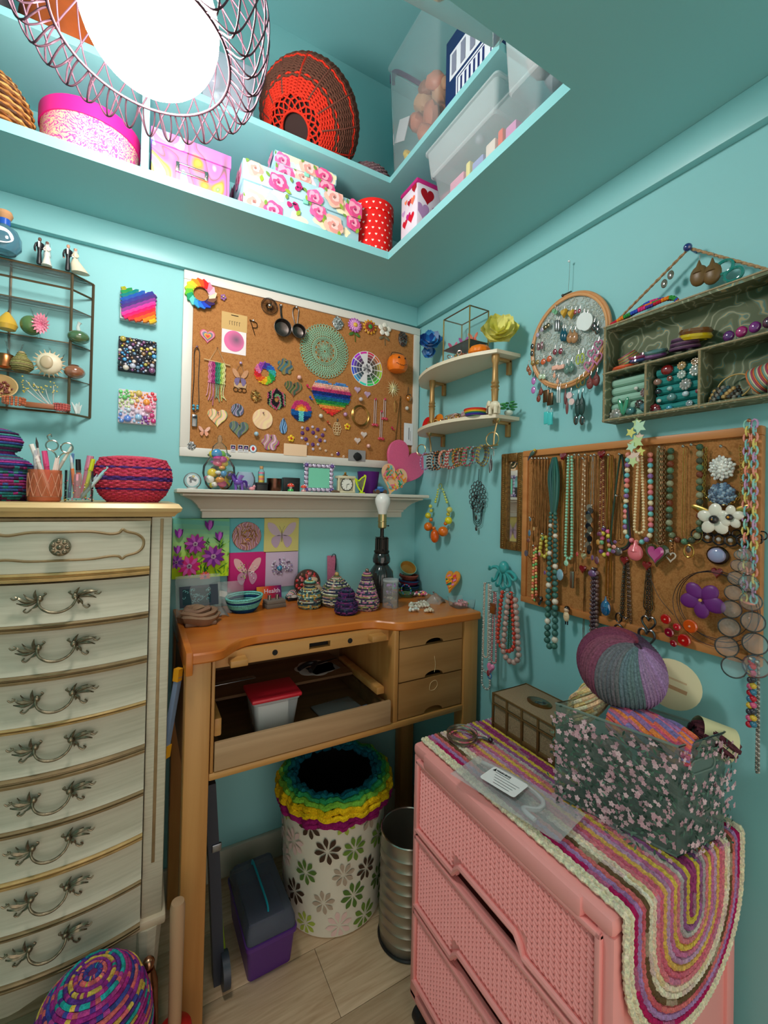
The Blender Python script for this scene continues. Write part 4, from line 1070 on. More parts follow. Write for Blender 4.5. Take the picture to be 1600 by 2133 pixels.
bead_disc('beaded_disc','round beaded sunset disc of pink orange and blue',807,960,136,138,lambda u,v:u*u+v*v < 1,lambda u,v:jit(S(240,200,60) if u*u+(v-.05)**2 < .12 and v > 0 else S(240,130,60) if u*u+v*v < .35 and v > 0 else S(210,60,120) if v > .02 else S(120,210,210) if abs(u) < .22 else S(30,100,170) if v > -.5 else S(20,50,110),.2),.0042,.0025)
def in_hex(u,v):return abs(u) < .92 and abs(v)+abs(u)*.5 < 1.0 and u*u+v*v > .055
bead_disc('beaded_hexagon','black beaded hexagon with pink and green spiral stripes',645,885,128,142,in_hex,lambda u,v:[S(30,26,30),S(34,30,34),S(200,80,120),S(120,170,120)][int((max(abs(u),abs(v)*.5+abs(u)*.5,))*9+math.atan2(v,u)/6.283*6) % 4],.0042,.0025)
# --- polymer clay charms with swirled colours
def swirl_mat(name,cols,scale=30,dist=6):
    def fn(nt,src,vec,b):
        N=nt.nodes;L=nt.links;w=N.new('ShaderNodeTexWave');w.inputs['Scale'].default_value=scale*.5;w.inputs['Distortion'].default_value=dist*1.8;w.inputs['Detail'].default_value=1.5;w.inputs['Detail Scale'].default_value=1.2;L.new(vec,w.inputs[0])
        cr=N.new('ShaderNodeValToRGB');L.new(w.outputs[0],cr.inputs[0]);e=cr.color_ramp.elements;e[0].color=(*cols[0],1);e[1].color=(*cols[-1],1)
        for i,c in enumerate(cols[1:-1]):x=e.new((i+1)/(len(cols)-1));x.color=(*c,1)
        return cr.outputs[0]
    return mat(name,(.5,.5,.5),.3,fn=fn)
def clay_charm(name,label,x,y,w,h,outline,m,hole=None,cat='charm',th=.005):
    W,H=csz(x,y,w,h);mb=MB().plate([(a*W,b*H) for a,b in outline],th,bv=.0012);t=thing(name,label,cat,CK(x,y));mb.build('clay_body',m,t)
    p=MB();pushpin(p,(0,-th+.002,H*.3 if hole is None else hole*H),S(150,110,120),.003);p.build('pin',metal(),t);return t
HT=[(x,z) for x,z in heart(1,1)];CI=circ(.5,32);TD=[(.5*math.sin(t)*(math.sin(t/2)**.8 if t <= PI else math.sin(t/2)**.8),-.5*math.cos(t)*-1) for t in (2*PI*i/32 for i in range(32))]
FL5=flower_outline(.5,6,.2)
clay_charm('clay_heart','olive and brown swirled clay heart',755,820,116,104,HT,swirl_mat('clay_olive',[S(60,70,40),S(120,130,70),S(150,80,60),S(50,90,70)],22))
clay_charm('clay_heart','peach and green swirled clay heart',260,1010,132,122,HT,swirl_mat('clay_peach',[S(240,180,130),S(236,150,110),S(90,160,140),S(244,210,110),S(240,200,180)],20))
clay_charm('clay_heart','marbled green and violet clay heart',400,1085,128,112,HT,swirl_mat('clay_green',[S(90,110,90),S(130,140,80),S(90,90,130),S(60,90,80)],26))
clay_charm('clay_disc','marbled blue and mauve clay disc',390,955,84,84,CI,swirl_mat('clay_blue',[S(70,80,110),S(190,160,190),S(90,120,120),S(50,50,80)],34))
clay_charm('clay_disc','plain peach clay disc with faint yellow swirls',555,1015,132,134,CI,swirl_mat('clay_pale',[S(240,196,150),S(244,206,160),S(240,190,160),S(246,214,160)],14))
clay_charm('clay_flower','marbled pink and teal clay flower by the lower frame',605,1165,118,114,FL5,swirl_mat('clay_carnival',[S(200,60,120),S(80,150,150),S(240,180,60),S(150,90,150),S(236,190,200)],24))
clay_charm('clay_cloud','blue and olive clay cloud charm',703,672,108,112,flower_outline(.5,7,.25),swirl_mat('clay_cloud',[S(60,110,130),S(110,110,60),S(150,120,60),S(50,90,110)],18))
clay_charm('agate_pendant','blue teardrop agate pendant',690,1058,62,106,[(.48*math.sin(t)*math.sin(t/2)**.7,.5*math.cos(t)) for t in (2*PI*i/32 for i in range(32))],swirl_mat('agate_blue',[S(40,60,90),S(110,160,210),S(150,190,226),S(60,90,140)],40,3),.4,'pendant')
def small(name,label,cat,x,y,fn,m=None,group=None):
    mb=MB();fn(mb);return one(name,label,cat,mb,m or gloss(),CK(x,y),group=group)
glitter_blob('filigree_flower','gold filigree flower charm under the clay butterfly',510,865,82,82,[S(206,160,96),S(230,190,120),S(160,110,60)],46,metal(),'charm')
glitter_blob('gem_brooch','silver gem cluster at the lower corner of the board',90,1190,60,60,[S(150,150,150),S(220,220,224),S(90,90,96)],40)
small('flower_pin','tiny purple flower pin beside the paper wreath','pin',298,220,lambda m:[m.sphere((.006*math.cos(a),-.005,.007*math.sin(a)-.001),.0045,8,6,S(160,110,170)) for a in (0,1.26,2.5,3.8,5)]+[m.sphere((0,-.008,0),.003,8,6,S(230,200,120))])
small('butterfly_pin','tiny peach butterfly pin below the peach clay heart','pin',172,1095,lambda m:butterfly(m,.036,.032,S(240,180,160),S(236,160,130),lift=.3))
for nm,lb,x,y in (('flower_pin','tiny yellow and red flower pin under the agate pendant',740,1140),('flower_pin','tiny yellow and red flower pin under the beaded heart',1107,1063)):
    small(nm,lb,'pin',x,y,lambda m:[m.sphere((.008*math.cos(a),-.004,.008*math.sin(a)),(.0058,.002,.0058),8,6,S(240,190,30)) for a in (.3,1.56,2.8,4.1,5.3)]+[m.sphere((0,-.006,0),.004,8,6,S(200,40,30))])
for i,(x,y) in enumerate([(362,1205),(410,1205),(447,1208)]):
    o=thing('icon_tile','tiny printed pictogram tile along the lower frame','tile',CK(x,y,.0225),group='pictogram tiles on the board frame');W,H=csz(x,y,32,46)
    MB().plate(rrect(W,H,.001),.001,col=S(226,220,222)).build('tile_body',paper(),o);p=Print(-W/2,W/2,-H/2,H/2,-.0012);p.poly([(-W*.42,-H*.1),(W*.42,-H*.1),(W*.42,H*.42),(-W*.42,H*.42)],S(50,46,80));p.poly([(-W*.3,H*.0),(0,H*.3),(W*.3,H*.05)],S(200,150,190));p.line([(-W*.3,-H*.3),(W*.3,-H*.3)],.001,S(90,90,100));p.build('pictogram',o)
o=thing('flame_badge','tiny round white badge with a red flame mark','badge',CK(493,1207,.0225));W,H=csz(493,1207,46,50)
MB().plate(circ(W/2,24,rz=H/2),.0012,col=S(120,170,206)).plate(circ(W*.42,24,rz=H*.42),.0016,col=S(240,238,240)).build('badge_body',paper(),o);Print(-W,W,-H,H,-.0018).leaf(0,-H*.3,H*.62,W*.22,PI/2,S(206,50,50)).build('flame',o)
gems=[(815,1070,0),(848,1078,1),(882,1065,0),(815,1105,1),(812,1138,0),(838,1145,1),(850,1177,0),(885,1102,1),(915,1082,1),(960,1082,0),(947,1118,1),(930,1152,1),(962,1157,0),(883,1180,1),(917,1180,0),(885,1210,0),(930,1207,2),(905,1130,0),(968,1220,2),(1008,1248,2),(1048,1240,1),(1085,1258,2)]
for x,y,k in gems:
    c=[S(206,186,206),S(96,30,110),S(220,180,150)][k];r=[.0058,.0078,.0056][k]
    small('stick_on_gem',['pale faceted gem stuck on the cork below the sunset disc','violet faceted gem stuck on the cork below the sunset disc','tiny peach bead stuck near the lower frame of the board'][k],'gem',x,y,lambda m:m.lathe([(r,0),(r,.002),(r*.6,.0045),(0,.0048)],n=8,axis=(0,-1,0),col=c),gem(),['pale gems on the cork','violet gems on the cork','peach beads on the cork'][k])
for x,y,c,lb in ((790,745,S(230,170,160),'pink pearl headed pin beside the clay cloud'),(930,995,S(214,206,190),'cream pearl headed pin beside the sunset disc'),(1240,1190,S(232,170,160),'pink pearl headed pin near the glitter heart'),(1190,887,S(210,190,190),'grey pearl headed pin under the gem hearts'),(510,1112,S(160,190,206),'pale blue gem headed pin above the pictogram tiles'),(1090,985,S(190,130,170),'lilac gem headed pin below the beaded heart'),(1490,945,S(220,210,200),'cream pearl headed pin beside the frame edge')):
    small('pearl_pin',lb,'pin',x,y,lambda m:m.cyl((0,0,0),(0,-.006,0),.001,n=6,col=S(180,180,180)).sphere((0,-.010,0),.0085,12,8,c),gem())
for x,y,lb in ((1175,825,'lilac heart gem beside the beaded heart'),(1240,855,'lilac heart gem under the colour wheel'),(1217,1118,'pearly heart gem below the coiled wire'),(1175,1157,'rose gold heart gem near the pink heart')):
    small('heart_gem',lb,'gem',x,y,lambda m:m.plate(heart(.028,.026),.005,col=S(196,160,190) if 'lilac' in lb else S(226,200,190),bv=.003),gem())
for x,y,c,lb in ((848,805,S(214,40,90),'pink push pin left of the beaded heart'),(866,880,S(50,80,190),'blue push pin left of the beaded heart'),(980,1040,S(190,70,30),'tiny orange push pin under the beaded heart'),(1398,1077,S(200,40,80),'tiny pink push pin near the white card')):
    small('push_pin',lb,'pin',x,y,lambda m:m.cyl((0,0,0),(.004,-.012,-.004),.0014,n=6,col=S(180,180,180)).cyl((-.002,-.006,.002),(.006,-.014,-.006),.003,.0022,8,c).sphere((-.003,-.010,.004),.0048,8,6,c))
def earring_filigree(m):
    for j,w in enumerate((.006,.010,.012,.010,.006)):
        for i in range(3):m.torus(((i-1)*w,-.003,.018-.0095*j),.0055,.0010,(0,1,0),12,4,S(226,196,150))
    m.cyl((0,-.003,.028),(.002,-.003,.038),.0025,n=6,col=S(40,30,30))
small('filigree_earring','beige filigree teardrop earring pinned on cork','earring',1040,1075,earring_filigree)
def coil(m):
    for i in range(6):m.torus((U(-.002,.002),-.003-.0015*i,U(-.002,.002)),.036+U(-.004,.003),.0011,(U(-.08,.08),1,U(-.08,.08)),36,5,S(176,132,70),(1,1.12))
small('wire_coil','coiled gold wire hoop hung on the board','wire',1190,995,coil,metal())
for x,y0,y1,lb in ((1290,885,1050,'thin pale rod with a pink bow at its lower end'),(1330,965,1140,'thin pale rod with a red bow at its lower end'),(1352,885,1010,'silver chain dangle beside the thin rods')):
    a,b=CK(x,y0),CK(x,y1);L=a.z-b.z;m=MB();col=S(210,190,190)
    if 'rod' in lb:
        m.tube([(-.004,-.004,0),(-.005,-.004,-L)],.0014,5,False,col).tube([(.004,-.004,0),(.003,-.004,-L)],.0014,5,False,col).sphere((0,-.006,0),.005,8,6,S(206,60,90))
        for s in (-1,1):m.sphere((s*.008,-.006,-L-.002),(.008,.003,.006),8,6,S(206,60,80))
        m.sphere((0,-.007,-L),.004,8,6,S(230,90,110))
    else:
        chain(m,[(0,-.004,0),(.002,-.004,-L)],.0008,.007,S(140,136,140));chain(m,[(0,-.004,0),(-.006,-.004,-L*.8)],.0008,.007,S(150,140,150));m.sphere((0,-.006,-L),.007,8,6,S(180,180,186));m.sphere((0,-.006,0),.005,8,6,S(200,50,90))
    one('hair_pin' if 'rod' in lb else 'chain_dangle',lb,'hair pin' if 'rod' in lb else 'jewelry',m,gloss() if 'rod' in lb else metal(),a)
def sunburst(m):
    for j,(r,n,y) in enumerate(((.034,8,-.003),(.030,8,-.005),(.018,10,-.008))):
        for i in range(n):
            a=2*PI*(i+.5*j)/n;u=Vector((math.cos(a),0,math.sin(a)*1.1));m.loft([[Vector((0,y,0))+Vector((-u.z,0,u.x))*.004,Vector((0,y-.003,0)),Vector((0,y,0))-Vector((-u.z,0,u.x))*.004],[u*r+Vector((0,y-.001+q*.0004,0)) for q in range(3)]],True,False,S(220,206,150))
    m.sphere((0,-.009,0),.004,8,6,S(190,190,170))
small('sunburst_ornament','pale gold star burst ornament below the pumpkin','ornament',1405,815,sunburst,gloss())
def amber(m):m.tube([(0,-.004,.05),(-.003,-.005,.02)],.0012,5,False,S(60,40,30));m.sphere((0,-.010,0),(.012,.009,.013),12,8,S(190,110,10));m.torus((0,-.008,.012),.009,.0016,(0,.3,1),14,5,S(50,36,26))
small('amber_pendant','amber drop pendant hanging at the frame edge','pendant',1503,880,amber,gem())
m=MB();a,b=CK(1455,865),CK(1425,1175);L=a.z-b.z;chain(m,[(0,-.003,0),(b.x-a.x-.004,-.003,-L)],.0006,.006,S(150,120,80));chain(m,[(0,-.003,0),(.004,-.003,-L*.98)],.0006,.006,S(150,120,80));one('chain_necklace','fine bronze chain beside the white card','necklace',m,metal(),a)
m=MB();a=CK(1422,930);
for s in (-1,1):m.tube(spline([(0,-.003,.024),(s*.006,-.003,.01),(s*.004,-.003,-.018),(0,-.003,-.026)],4),.001,5,False,S(200,160,90))
one('wire_earring','slim gold wire earring left of the amber pendant','earring',m,metal(),a)
def flat_card(name,label,x,y,w,h,col,off,lines=(),lc=S(60,60,70),rot=0):
    W,H=csz(x,y,w,h);t=thing(name,label,'card',CK(x,y,off));t.rotation_euler=(0,rot,0);MB().plate(rrect(W,H,.0015),.0008,col=col).build('card_body',paper(),t)
    if lines:
        p=Print(-W/2,W/2,-H/2,H/2,-.001)
        for pts,lw in lines:p.line([(a*W,b*H) for a,b in pts],lw,lc)
        p.build('printed_lines',t)
    return t
flat_card('note_card','blank peach note card tucked behind the lower frame',770,1215,150,76,S(244,204,168),.0225)
flat_card('business_card','white card with a vertical line of print by the frame',1508,1112,58,142,S(236,232,234),.0225,[([(.05,-.25),(.05,.3)],.003),([(.22,-.3),(.22,.15)],.0015)])
def charcoal_bag():
    t=flat_card('sample_bag','clear grey bag holding a black charcoal lump',1172,1252,112,72,S(150,146,146),.0225)
    m=MB().sphere((0,-.004,-.004),(.018,.005,.016),16,10,S(18,18,20))
    for i,v in enumerate(m.v):q=Vector(v);m.v[i]=tuple(q*(1+.2*noise.noise(q*150)))
    m.build('charcoal',matte(),t)
charcoal_bag()
# ================================================================== GLASS DISPLAY CABINET, CANVASES
BR=mat('aged_brass_came',S(120,98,74),.35,metal=.8)
GLASS=film('clear_glass',(.86,.95,.93),.05,.03)
def Z3(x,y,off):return bw(x/4.2105,460+y/4.2105,off)
def display_cabinet():
    zt,zb=1.930,1.528;xw=-1.177
    f=hz(150.8,570.4,zt);xf,yf=f.x,f.y                      # front right corner
    xl=-1.60;cx=(xl+xw)/2;xfl=xl+(xw-xf)
    t=thing('display_cabinet','brass edged glass wall cabinet filled with small shells and curios','cabinet',(cx,0,zb))
    P=[(xl-cx,-.001),(xfl-cx,yf),(xf-cx,yf),(xw-cx,-.001)];H=zt-zb
    e=MB()
    def bar(a,b,r=.0036):e.tube([a,b],r,6)
    for x,y in P:MB().tube([(x,y,0),(x,y,H)],.004,6).build('came_post',BR,t)
    for z in (0,H,H-.045):
        for a,b in zip(P,P[1:]):MB().tube([(a[0],a[1],z),(b[0],b[1],z)],.003,6).build('came_rail',BR,t)
    for a,b in zip(P,P[1:]):
        MB().quads([(a[0],a[1],0),(b[0],b[1],0),(b[0],b[1],H),(a[0],a[1],H)],[(0,1,2,3)]).build('pane',GLASS,t)
    back=MB().tube([(.02,-.003,0),(.02,-.003,H)],.003,6).build('came_post',BR,t)
    for z in (.0,.098,.20,.302,H-.002):
        q=.004
        MB().loft([[Vector((x*.985,y*.985,z)) for x,y in P],[Vector((x*.985,y*.985,z+q)) for x,y in P]]).build('glass_shelf',GLASS,t)
        MB().tube([(P[1][0]*.985,P[1][1]*.985,z+q/2),(P[2][0]*.985,P[2][1]*.985,z+q/2),(P[3][0]*.985,P[3][1],z+q/2)],.0016,5).build('shelf_edge',BR,t)
    return zb,(0,.098,.20,.302,H-.002),zt,xf,yf
ZB,SH,ZT_,XF_,YF2=display_cabinet()
def sh(i):return ZB+SH[i]+.0042
def at_shelf(x,i,y=-.06,off=None):p=Z3(x,1000,-y);return (p.x,y,sh(i))
def shell_spiny(loc,r,label):
    t=thing('spiny_shell',label,'shell',loc);m=MB();m.sphere((0,0,r),(r,r*.55,r),22,14,S(230,214,184))
    m.build('shell_body',mat('shell_cream',None,.45,noise_amt=.1),t);s=MB()
    for i in range(20):a=2*PI*i/20;s.cyl((r*.92*math.cos(a),0,r+r*.92*math.sin(a)),(r*1.28*math.cos(a),U(-.006,.006),r+r*1.28*math.sin(a)),.0028,.0006,5,S(220,190,150))
    s.build('spine',satin(),t);MB().sphere((-.004,-r*.5,r),(r*.5,r*.15,r*.6),14,8,S(190,168,134)).build('opening',satin(),t)
def pot(name,label,cat,loc,prof,col,n=24,m=None):
    t=thing(name,label,cat,loc);MB().lathe(prof,n=n,col=col).build(name.split('_')[-1]+'_body',m or satin(),t);return t
shell_spiny(at_shelf(440,1),.030,'cream spiny clam shell on the glass shelf')
t=thing('green_gourd','glossy green glass gourd on the upper glass shelf','ornament',at_shelf(690,2,-.045));MB().sphere((0,0,.019),(.028,.024,.019),20,12,S(76,106,66)).build('gourd_body',gem(),t);MB().tube(spline([(0,0,.036),(-.002,0,.05),(.002,0,.062)],4),[.007,.006,.005,.005,.004,.004,.004,.005,.006],8,False,S(200,206,200)).build('stopper',gem(),t)
t=thing('copper_pebble','round copper brown pot in the corner of the glass cabinet','pot',at_shelf(663,1,-.045));MB().sphere((0,0,.019),(.026,.024,.019),20,12,S(150,92,62)).build('pot_body',gem(),t);MB().torus((0,0,.037),.009,.002,(0,0,1),18,6,S(90,54,40)).build('rim',satin(),t)
def urchin():
    t=thing('dahlia_urchin','green round vase with pink spiky dahlia bloom','ornament',at_shelf(345,2,-.06));MB().sphere((-.018,0,.026),(.025,.024,.026),20,12,S(90,120,70)).build('vase_body',gloss(),t)
    for j,(r,n) in enumerate(((.030,16),(.022,13),(.012,8))):
        for i in range(n):
            a=2*PI*(i+.5*j)/n;m=MB();u=Vector((math.cos(a)*.7,-.35-.2*j,math.sin(a)));m.loft([[Vector((0,0,0))+Vector((-u.z,0,u.x))*.003,Vector((0,-.002,0)),Vector((u.z,0,-u.x))*.003],[u*r*.6+Vector((-u.z,0,u.x))*.0055,u*r*.6+Vector((0,-.002,0)),u*r*.6-Vector((-u.z,0,u.x))*.0055],[u*r,u*r+Vector((0,-.0004,0)),u*r+Vector((0,.0004,0))]],True,False,[S(214,110,140),S(230,140,160)])
            m.build('petal',satin(),t,loc=(.006,-.016,.028))
urchin()
t=thing('yellow_pear','yellow ceramic pear on the upper glass shelf','ornament',at_shelf(60,2,-.06));MB().lathe([(.004,0),(.018,.004),(.023,.016),(.018,.03),(.010,.042),(.004,.05),(0,.051)],col=S(214,170,60)).build('pear_body',gloss(),t);MB().tube([(0,0,.05),(.003,0,.058)],.0012,5,False,S(90,70,40)).build('stem',matte(),t)
pot('copper_cup','copper cup on the middle glass shelf','cup',at_shelf(50,1,-.06),[(.014,0),(.02,.004),(.022,.03),(.018,.038),(.015,.036)],S(176,108,66),m=metal())
def rope_bottle():
    t=thing('rope_bottle','bottle wrapped in green beige rope','bottle',at_shelf(195,1,-.06));m=MB()
    prof=resample([(.018,.002),(.026,.012),(.022,.026),(.012,.036),(.008,.046)],11)
    for j,(r,z) in enumerate(prof):m.torus((0,0,z),r,.0026,n=22,k=6,col=jit(S(150,140,90),.2))
    m.build('rope',yarn(),t);MB().lathe([(r*.95,z) for r,z in prof],n=18,col=S(120,112,80)).cyl((0,0,.044),(0,0,.052),.007,n=12,col=S(190,160,110)).build('bottle_body',satin(),t)
rope_bottle()
def glass_leaf():
    for i,(x,lv,lb) in enumerate(((470,1,'clear frilled glass vase behind the spiny shell'),(300,2,'clear glass flute at the back of the upper shelf'),(90,1,'clear glass flute at the back of the middle shelf'))):
        t=thing('glass_vase',lb,'vase',at_shelf(x+40,lv,-.028));MB().lathe([(.012,0),(.013,.003),(.003,.006),(.003,.02),(.010,.05),(.022,.085)],n=20,cap=False).build('vase_body',GLASS,t)
glass_leaf()
def bowl_open():
    t=thing('seed_bowl','tilted wooden bowl holding red seeds at cabinet bottom','bowl',at_shelf(60,0,-.055));R=.038
    b=MB().lathe([(.0,-.004),(R*.6,0),(R,.022),(R*.93,.022),(R*.55,.006),(0,.003)],n=28,col=S(206,166,110));b.build('bowl_body',satin(),t,loc=(-.01,.004,.04),rot=(1.1,.2,0))
    s=MB()
    for i in range(40):a,q=U(0,6.28),U(0,.026);s.sphere((q*math.cos(a),q*math.sin(a),.009+U(0,.004)),.0034,6,4,jit(S(120,50,40),.3))
    s.build('seeds',satin(),t,loc=(-.01,.004,.04),rot=(1.1,.2,0))
bowl_open()
def bead_bracelet(loc,R,label,col):
    t=thing('bead_bracelet',label,'bracelet',loc);n=16
    for k in range(3):
        m=MB()
        for i in range(n):a=2*PI*i/n;m.sphere((R*math.cos(a),R*math.sin(a),.004+.006*k),.0038,6,5,jit(col,.2))
        m.build('bead_strand',gloss(),t)
bead_bracelet(at_shelf(560,0,-.06),.017,'red and white beaded bracelet at cabinet bottom',S(186,84,76));bead_bracelet(at_shelf(140,0,-.09),.022,'amber beaded bracelet at cabinet bottom',S(190,100,60))
def twig():
    t=thing('berry_twigs','bundle of white twigs tipped with gold berries','twigs',at_shelf(380,0,-.05))
    m=MB();b=MB()
    for i in range(9):
        e=Vector((U(-.05,.03),U(-.02,.01),U(.045,.075)));m.tube(spline([(.03,0,.004),e*.5+Vector((.012,0,0)),e],4),.001,4,False,S(206,206,200))
        for k in range(4):b.sphere(e+Vector((U(-.01,.01),U(-.006,.006),U(-.01,.01))),.0022,6,4,S(226,196,60))
    m.build('twig',matte(),t);b.build('berry',gem(),t)
    w=MB().box((.0,-.01,.008),(.07,.02,.014),bv=.003,col=S(160,96,60)).build('wooden_tie',satin(),t)
twig()
t=thing('crystal_cluster','small clear crystal lump in the cabinet corner','crystal',at_shelf(700,0,-.045));m=MB()
for i in range(7):u=Vector((U(-.6,.6),U(-.4,.4),1)).normalized();m.cyl((0,0,0),u*U(.02,.034),.007,.001,6,S(214,224,220))
m.build('crystal',gem(),t)
# --- on top of the cabinet
def potion():
    t=thing('potion_bottle','round blue glass bottle with white oval label and cork','bottle',(-1.372,-.066,ZT_+.004));r=.037
    MB().lathe([(.012,0),(.026,.004),(r,.02),(r,.044),(.028,.064),(.012,.074),(.011,.09)],n=28,col=S(120,170,196)).build('bottle_body',mat('blue_glass',S(120,176,200),.08,trans=.6),t)
    MB().lathe([(.0125,.076),(.0125,.092)],n=20,col=S(40,90,190)).build('neck_band',gloss(),t);MB().lathe([(.010,.09),(.014,.094),(.018,.104),(.015,.113),(0,.114)],n=16,col=S(206,150,104)).build('cork',matte(),t)
    m=MB();k0=0
    for ring in range(1):
        P=circ(.026,24,rz=.021);m.plate(P,.001,(0,0,0),S(234,232,236))
    for i,v in enumerate(m.v):x,y,z=v;m.v[i]=(x,y-math.sqrt(max(0,(r+.0012)**2-x*x)),z+.034)
    m.build('label',paper(),t)
potion()
def topper(name,label,px,hgt,gown,veil,flip=1,hairs=(S(50,40,36),S(40,30,30)),skin=S(150,104,84),train=False):
    p=Z3(px,400,.055);t=thing(name,label,'figurine',(p.x,-.055,ZT_+.003));h=hgt
    def body(pts):return MB().lathe([(r*h,z*h) for r,z in pts],n=18)
    g=body([(.075,0),(.085,.05),(.07,.3),(.06,.45),(.085,.6),(.11,.72),(.10,.79),(.04,.83),(.035,.86)]);g.c=[S(26,26,30)]*len(g.f)
    g.tube(spline([(-.10*h,0,.77*h),(-.14*h,-.02*h,.6*h),(-.12*h,-.05*h,.45*h)],4),.035*h,8,False,S(26,26,30)).tube(spline([(.10*h,0,.77*h),(.13*h,-.04*h,.62*h),(.06*h,-.1*h,.52*h)],4),.034*h,8,False,S(26,26,30))
    g.build('groom_suit',satin(),t,loc=(-.11*h*flip,0,0));m=MB().sphere((0,0,.92*h),(.055*h,.06*h,.075*h),14,10,skin).sphere((0,.012*h,.945*h),(.057*h,.06*h,.06*h),12,8,hairs[0]).sphere((0,-.06*h,.915*h),.013*h,6,5,skin).sphere((-.12*h,-.06*h,.44*h),.026*h,8,6,skin);m.build('groom_head',matte(),t,loc=(-.11*h*flip,0,0))
    MB().plate([(-.03*h,.8*h),(.03*h,.8*h),(.014*h,.58*h),(-.014*h,.58*h)],.004,(0,-.084*h,0),S(236,234,230)).build('shirt_front',paper(),t,loc=(-.11*h*flip,0,0))
    gw=[(.30 if train else .17,0),(.28 if train else .15,.04),(.19 if train else .09,.3),(.075,.5),(.06,.56),(.08,.66),(.075,.72),(.035,.76),(.03,.79)]
    b=body(gw);b.c=[gown]*len(b.f)
    if train:
        for i,v in enumerate(b.v):
            if v[2] < .4*h:b.v[i]=(v[0]+.18*h*(1-v[2]/(.4*h)),v[1]*.7,v[2])
    b.tube(spline([(-.07*h,0,.7*h),(-.1*h,-.06*h,.58*h),(-.02*h,-.1*h,.54*h)],4),.026*h,8,False,gown).tube(spline([(.07*h,0,.7*h),(.1*h,-.05*h,.6*h),(.03*h,-.1*h,.52*h)],4),.026*h,8,False,gown)
    b.build('bride_gown',satin(),t,loc=(.12*h*flip,-.01*h,0));MB().sphere((0,0,.845*h),(.048*h,.052*h,.066*h),14,10,skin).sphere((0,.014*h,.86*h),(.055*h,.055*h,.06*h),12,8,hairs[1]).build('bride_head',matte(),t,loc=(.12*h*flip,-.01*h,0))
    v=MB().lathe([(.06*h,.92*h),(.075*h,.86*h),(.10*h,.6*h),(.13*h,.35*h)],n=16,cap=False,col=veil);v.build('veil',film('veil_net',(.95,.93,.92),.35,.5),t,loc=(.12*h*flip,.035*h,0))
    MB().sphere((0,0,0),(.04*h,.03*h,.03*h),10,7,S(236,226,222)).build('bouquet',matte(),t,loc=(.06*h,-.12*h,.52*h))
topper('cake_topper','wedding couple cake topper in black suit and narrow white gown',375,.074,S(236,226,214),S(240,236,232),1,skin=S(120,84,70))
topper('cake_topper','wedding couple cake topper in black suit and wide ivory gown',625,.074,S(226,210,184),S(236,228,214),1,(S(170,90,50),S(96,60,40)),S(220,160,130),True)
# --- three little canvases
def canvas(name,label,x,y,w,h,col,off=.024):
    p=Z3(x,y,off);W=abs(Z3(x+w/2,y,off).x-Z3(x-w/2,y,off).x);H=abs(Z3(x,y+h/2,off).z-Z3(x,y-h/2,off).z)
    t=thing(name,label,'canvas',(p.x,0,p.z));MB().bb(-W/2,W/2,-off,-.001,-H/2,H/2,bv=.002,col=col).build('canvas_body',matte(),t);return t,W,H,off
t,W,H,off=canvas('paint_canvas','small canvas of thick wavy rainbow paint ridges',1215,745,318,275,S(200,200,200))
cols=[S(170,170,30),S(40,150,80),S(20,130,130),S(40,90,180),S(60,60,150),S(80,50,130),S(150,60,150),S(220,60,160),S(240,20,110),S(240,40,60),S(244,90,40),S(246,140,30),S(250,190,30)]
for i,c in enumerate(cols):
    k=(i+.6)/len(cols);pts=[]
    for j in range(19):
        s=-1+2*j/18;a=(k*2-1);x=(s+a*.75)*W*.52;z=(s*.62-a*.92)*H*.53+.0035*abs(math.sin(j*1.1+i*.7))
        if abs(x) < W/2 and abs(z) < H/2:pts.append((x,-off-.001,z))
    if len(pts) > 1:MB().tube(pts,.0078,8,False,c).build('paint_ridge',gloss(),t)
def gem_canvas(name,label,y,base,cols,n,rr,colpos=None):
    t,W,H,off=canvas(name,label,1207,y,335,290,base);r2=random.Random(y);put=[]
    tries=0
    while len(put) < n and tries < 6000:
        tries += 1;r=rr[0]+(rr[1]-rr[0])*(r2.random()**2 if len(put) > 20 else r2.random());x=r2.uniform(-W/2+r*.6,W/2-r*.6);z=r2.uniform(-H/2+r*.6,H/2-r*.6)
        if all(math.hypot(x-a,z-b) > (r+q)*.92 for a,b,q in put):
            put.append((x,z,r));c=colpos(x/W+.5,z/H+.5) if colpos else cols[r2.randrange(len(cols))]
            MB().sphere((0,0,0),(r,r*.75,r),10,7,jit(c,.15)).build('stone',gem(),t,loc=(x,-off-r*.3,z))
gem_canvas('gem_canvas','small black canvas crusted with dark jewel stones',1180,S(24,22,34),[S(30,30,60),S(90,120,150),S(200,190,210),S(60,150,200),S(190,170,60),S(120,60,110),S(40,40,50),S(210,200,190),S(140,100,60),S(20,20,26)],95,(.0032,.0095))
def pastel(u,v):
    if u < .3 and v > .7:return S(110,210,110)
    if v > .66:return S(230,200,100) if u < .55 else S(244,150,40) if u < .75 else S(230,50,70)
    if v > .45:return S(200,214,150) if u < .4 else S(240,130,90) if u < .6 else S(240,140,170)
    if u > .8:return S(200,30,110)
    if v > .25:return S(180,206,216) if u < .35 else S(226,196,220)
    return S(90,130,200) if u < .25 else S(150,196,230) if u < .6 else S(120,40,140)
gem_canvas('gem_canvas','small canvas covered in pastel rainbow pebbles and pearls',1635,S(220,200,210),None,80,(.003,.0125),pastel)

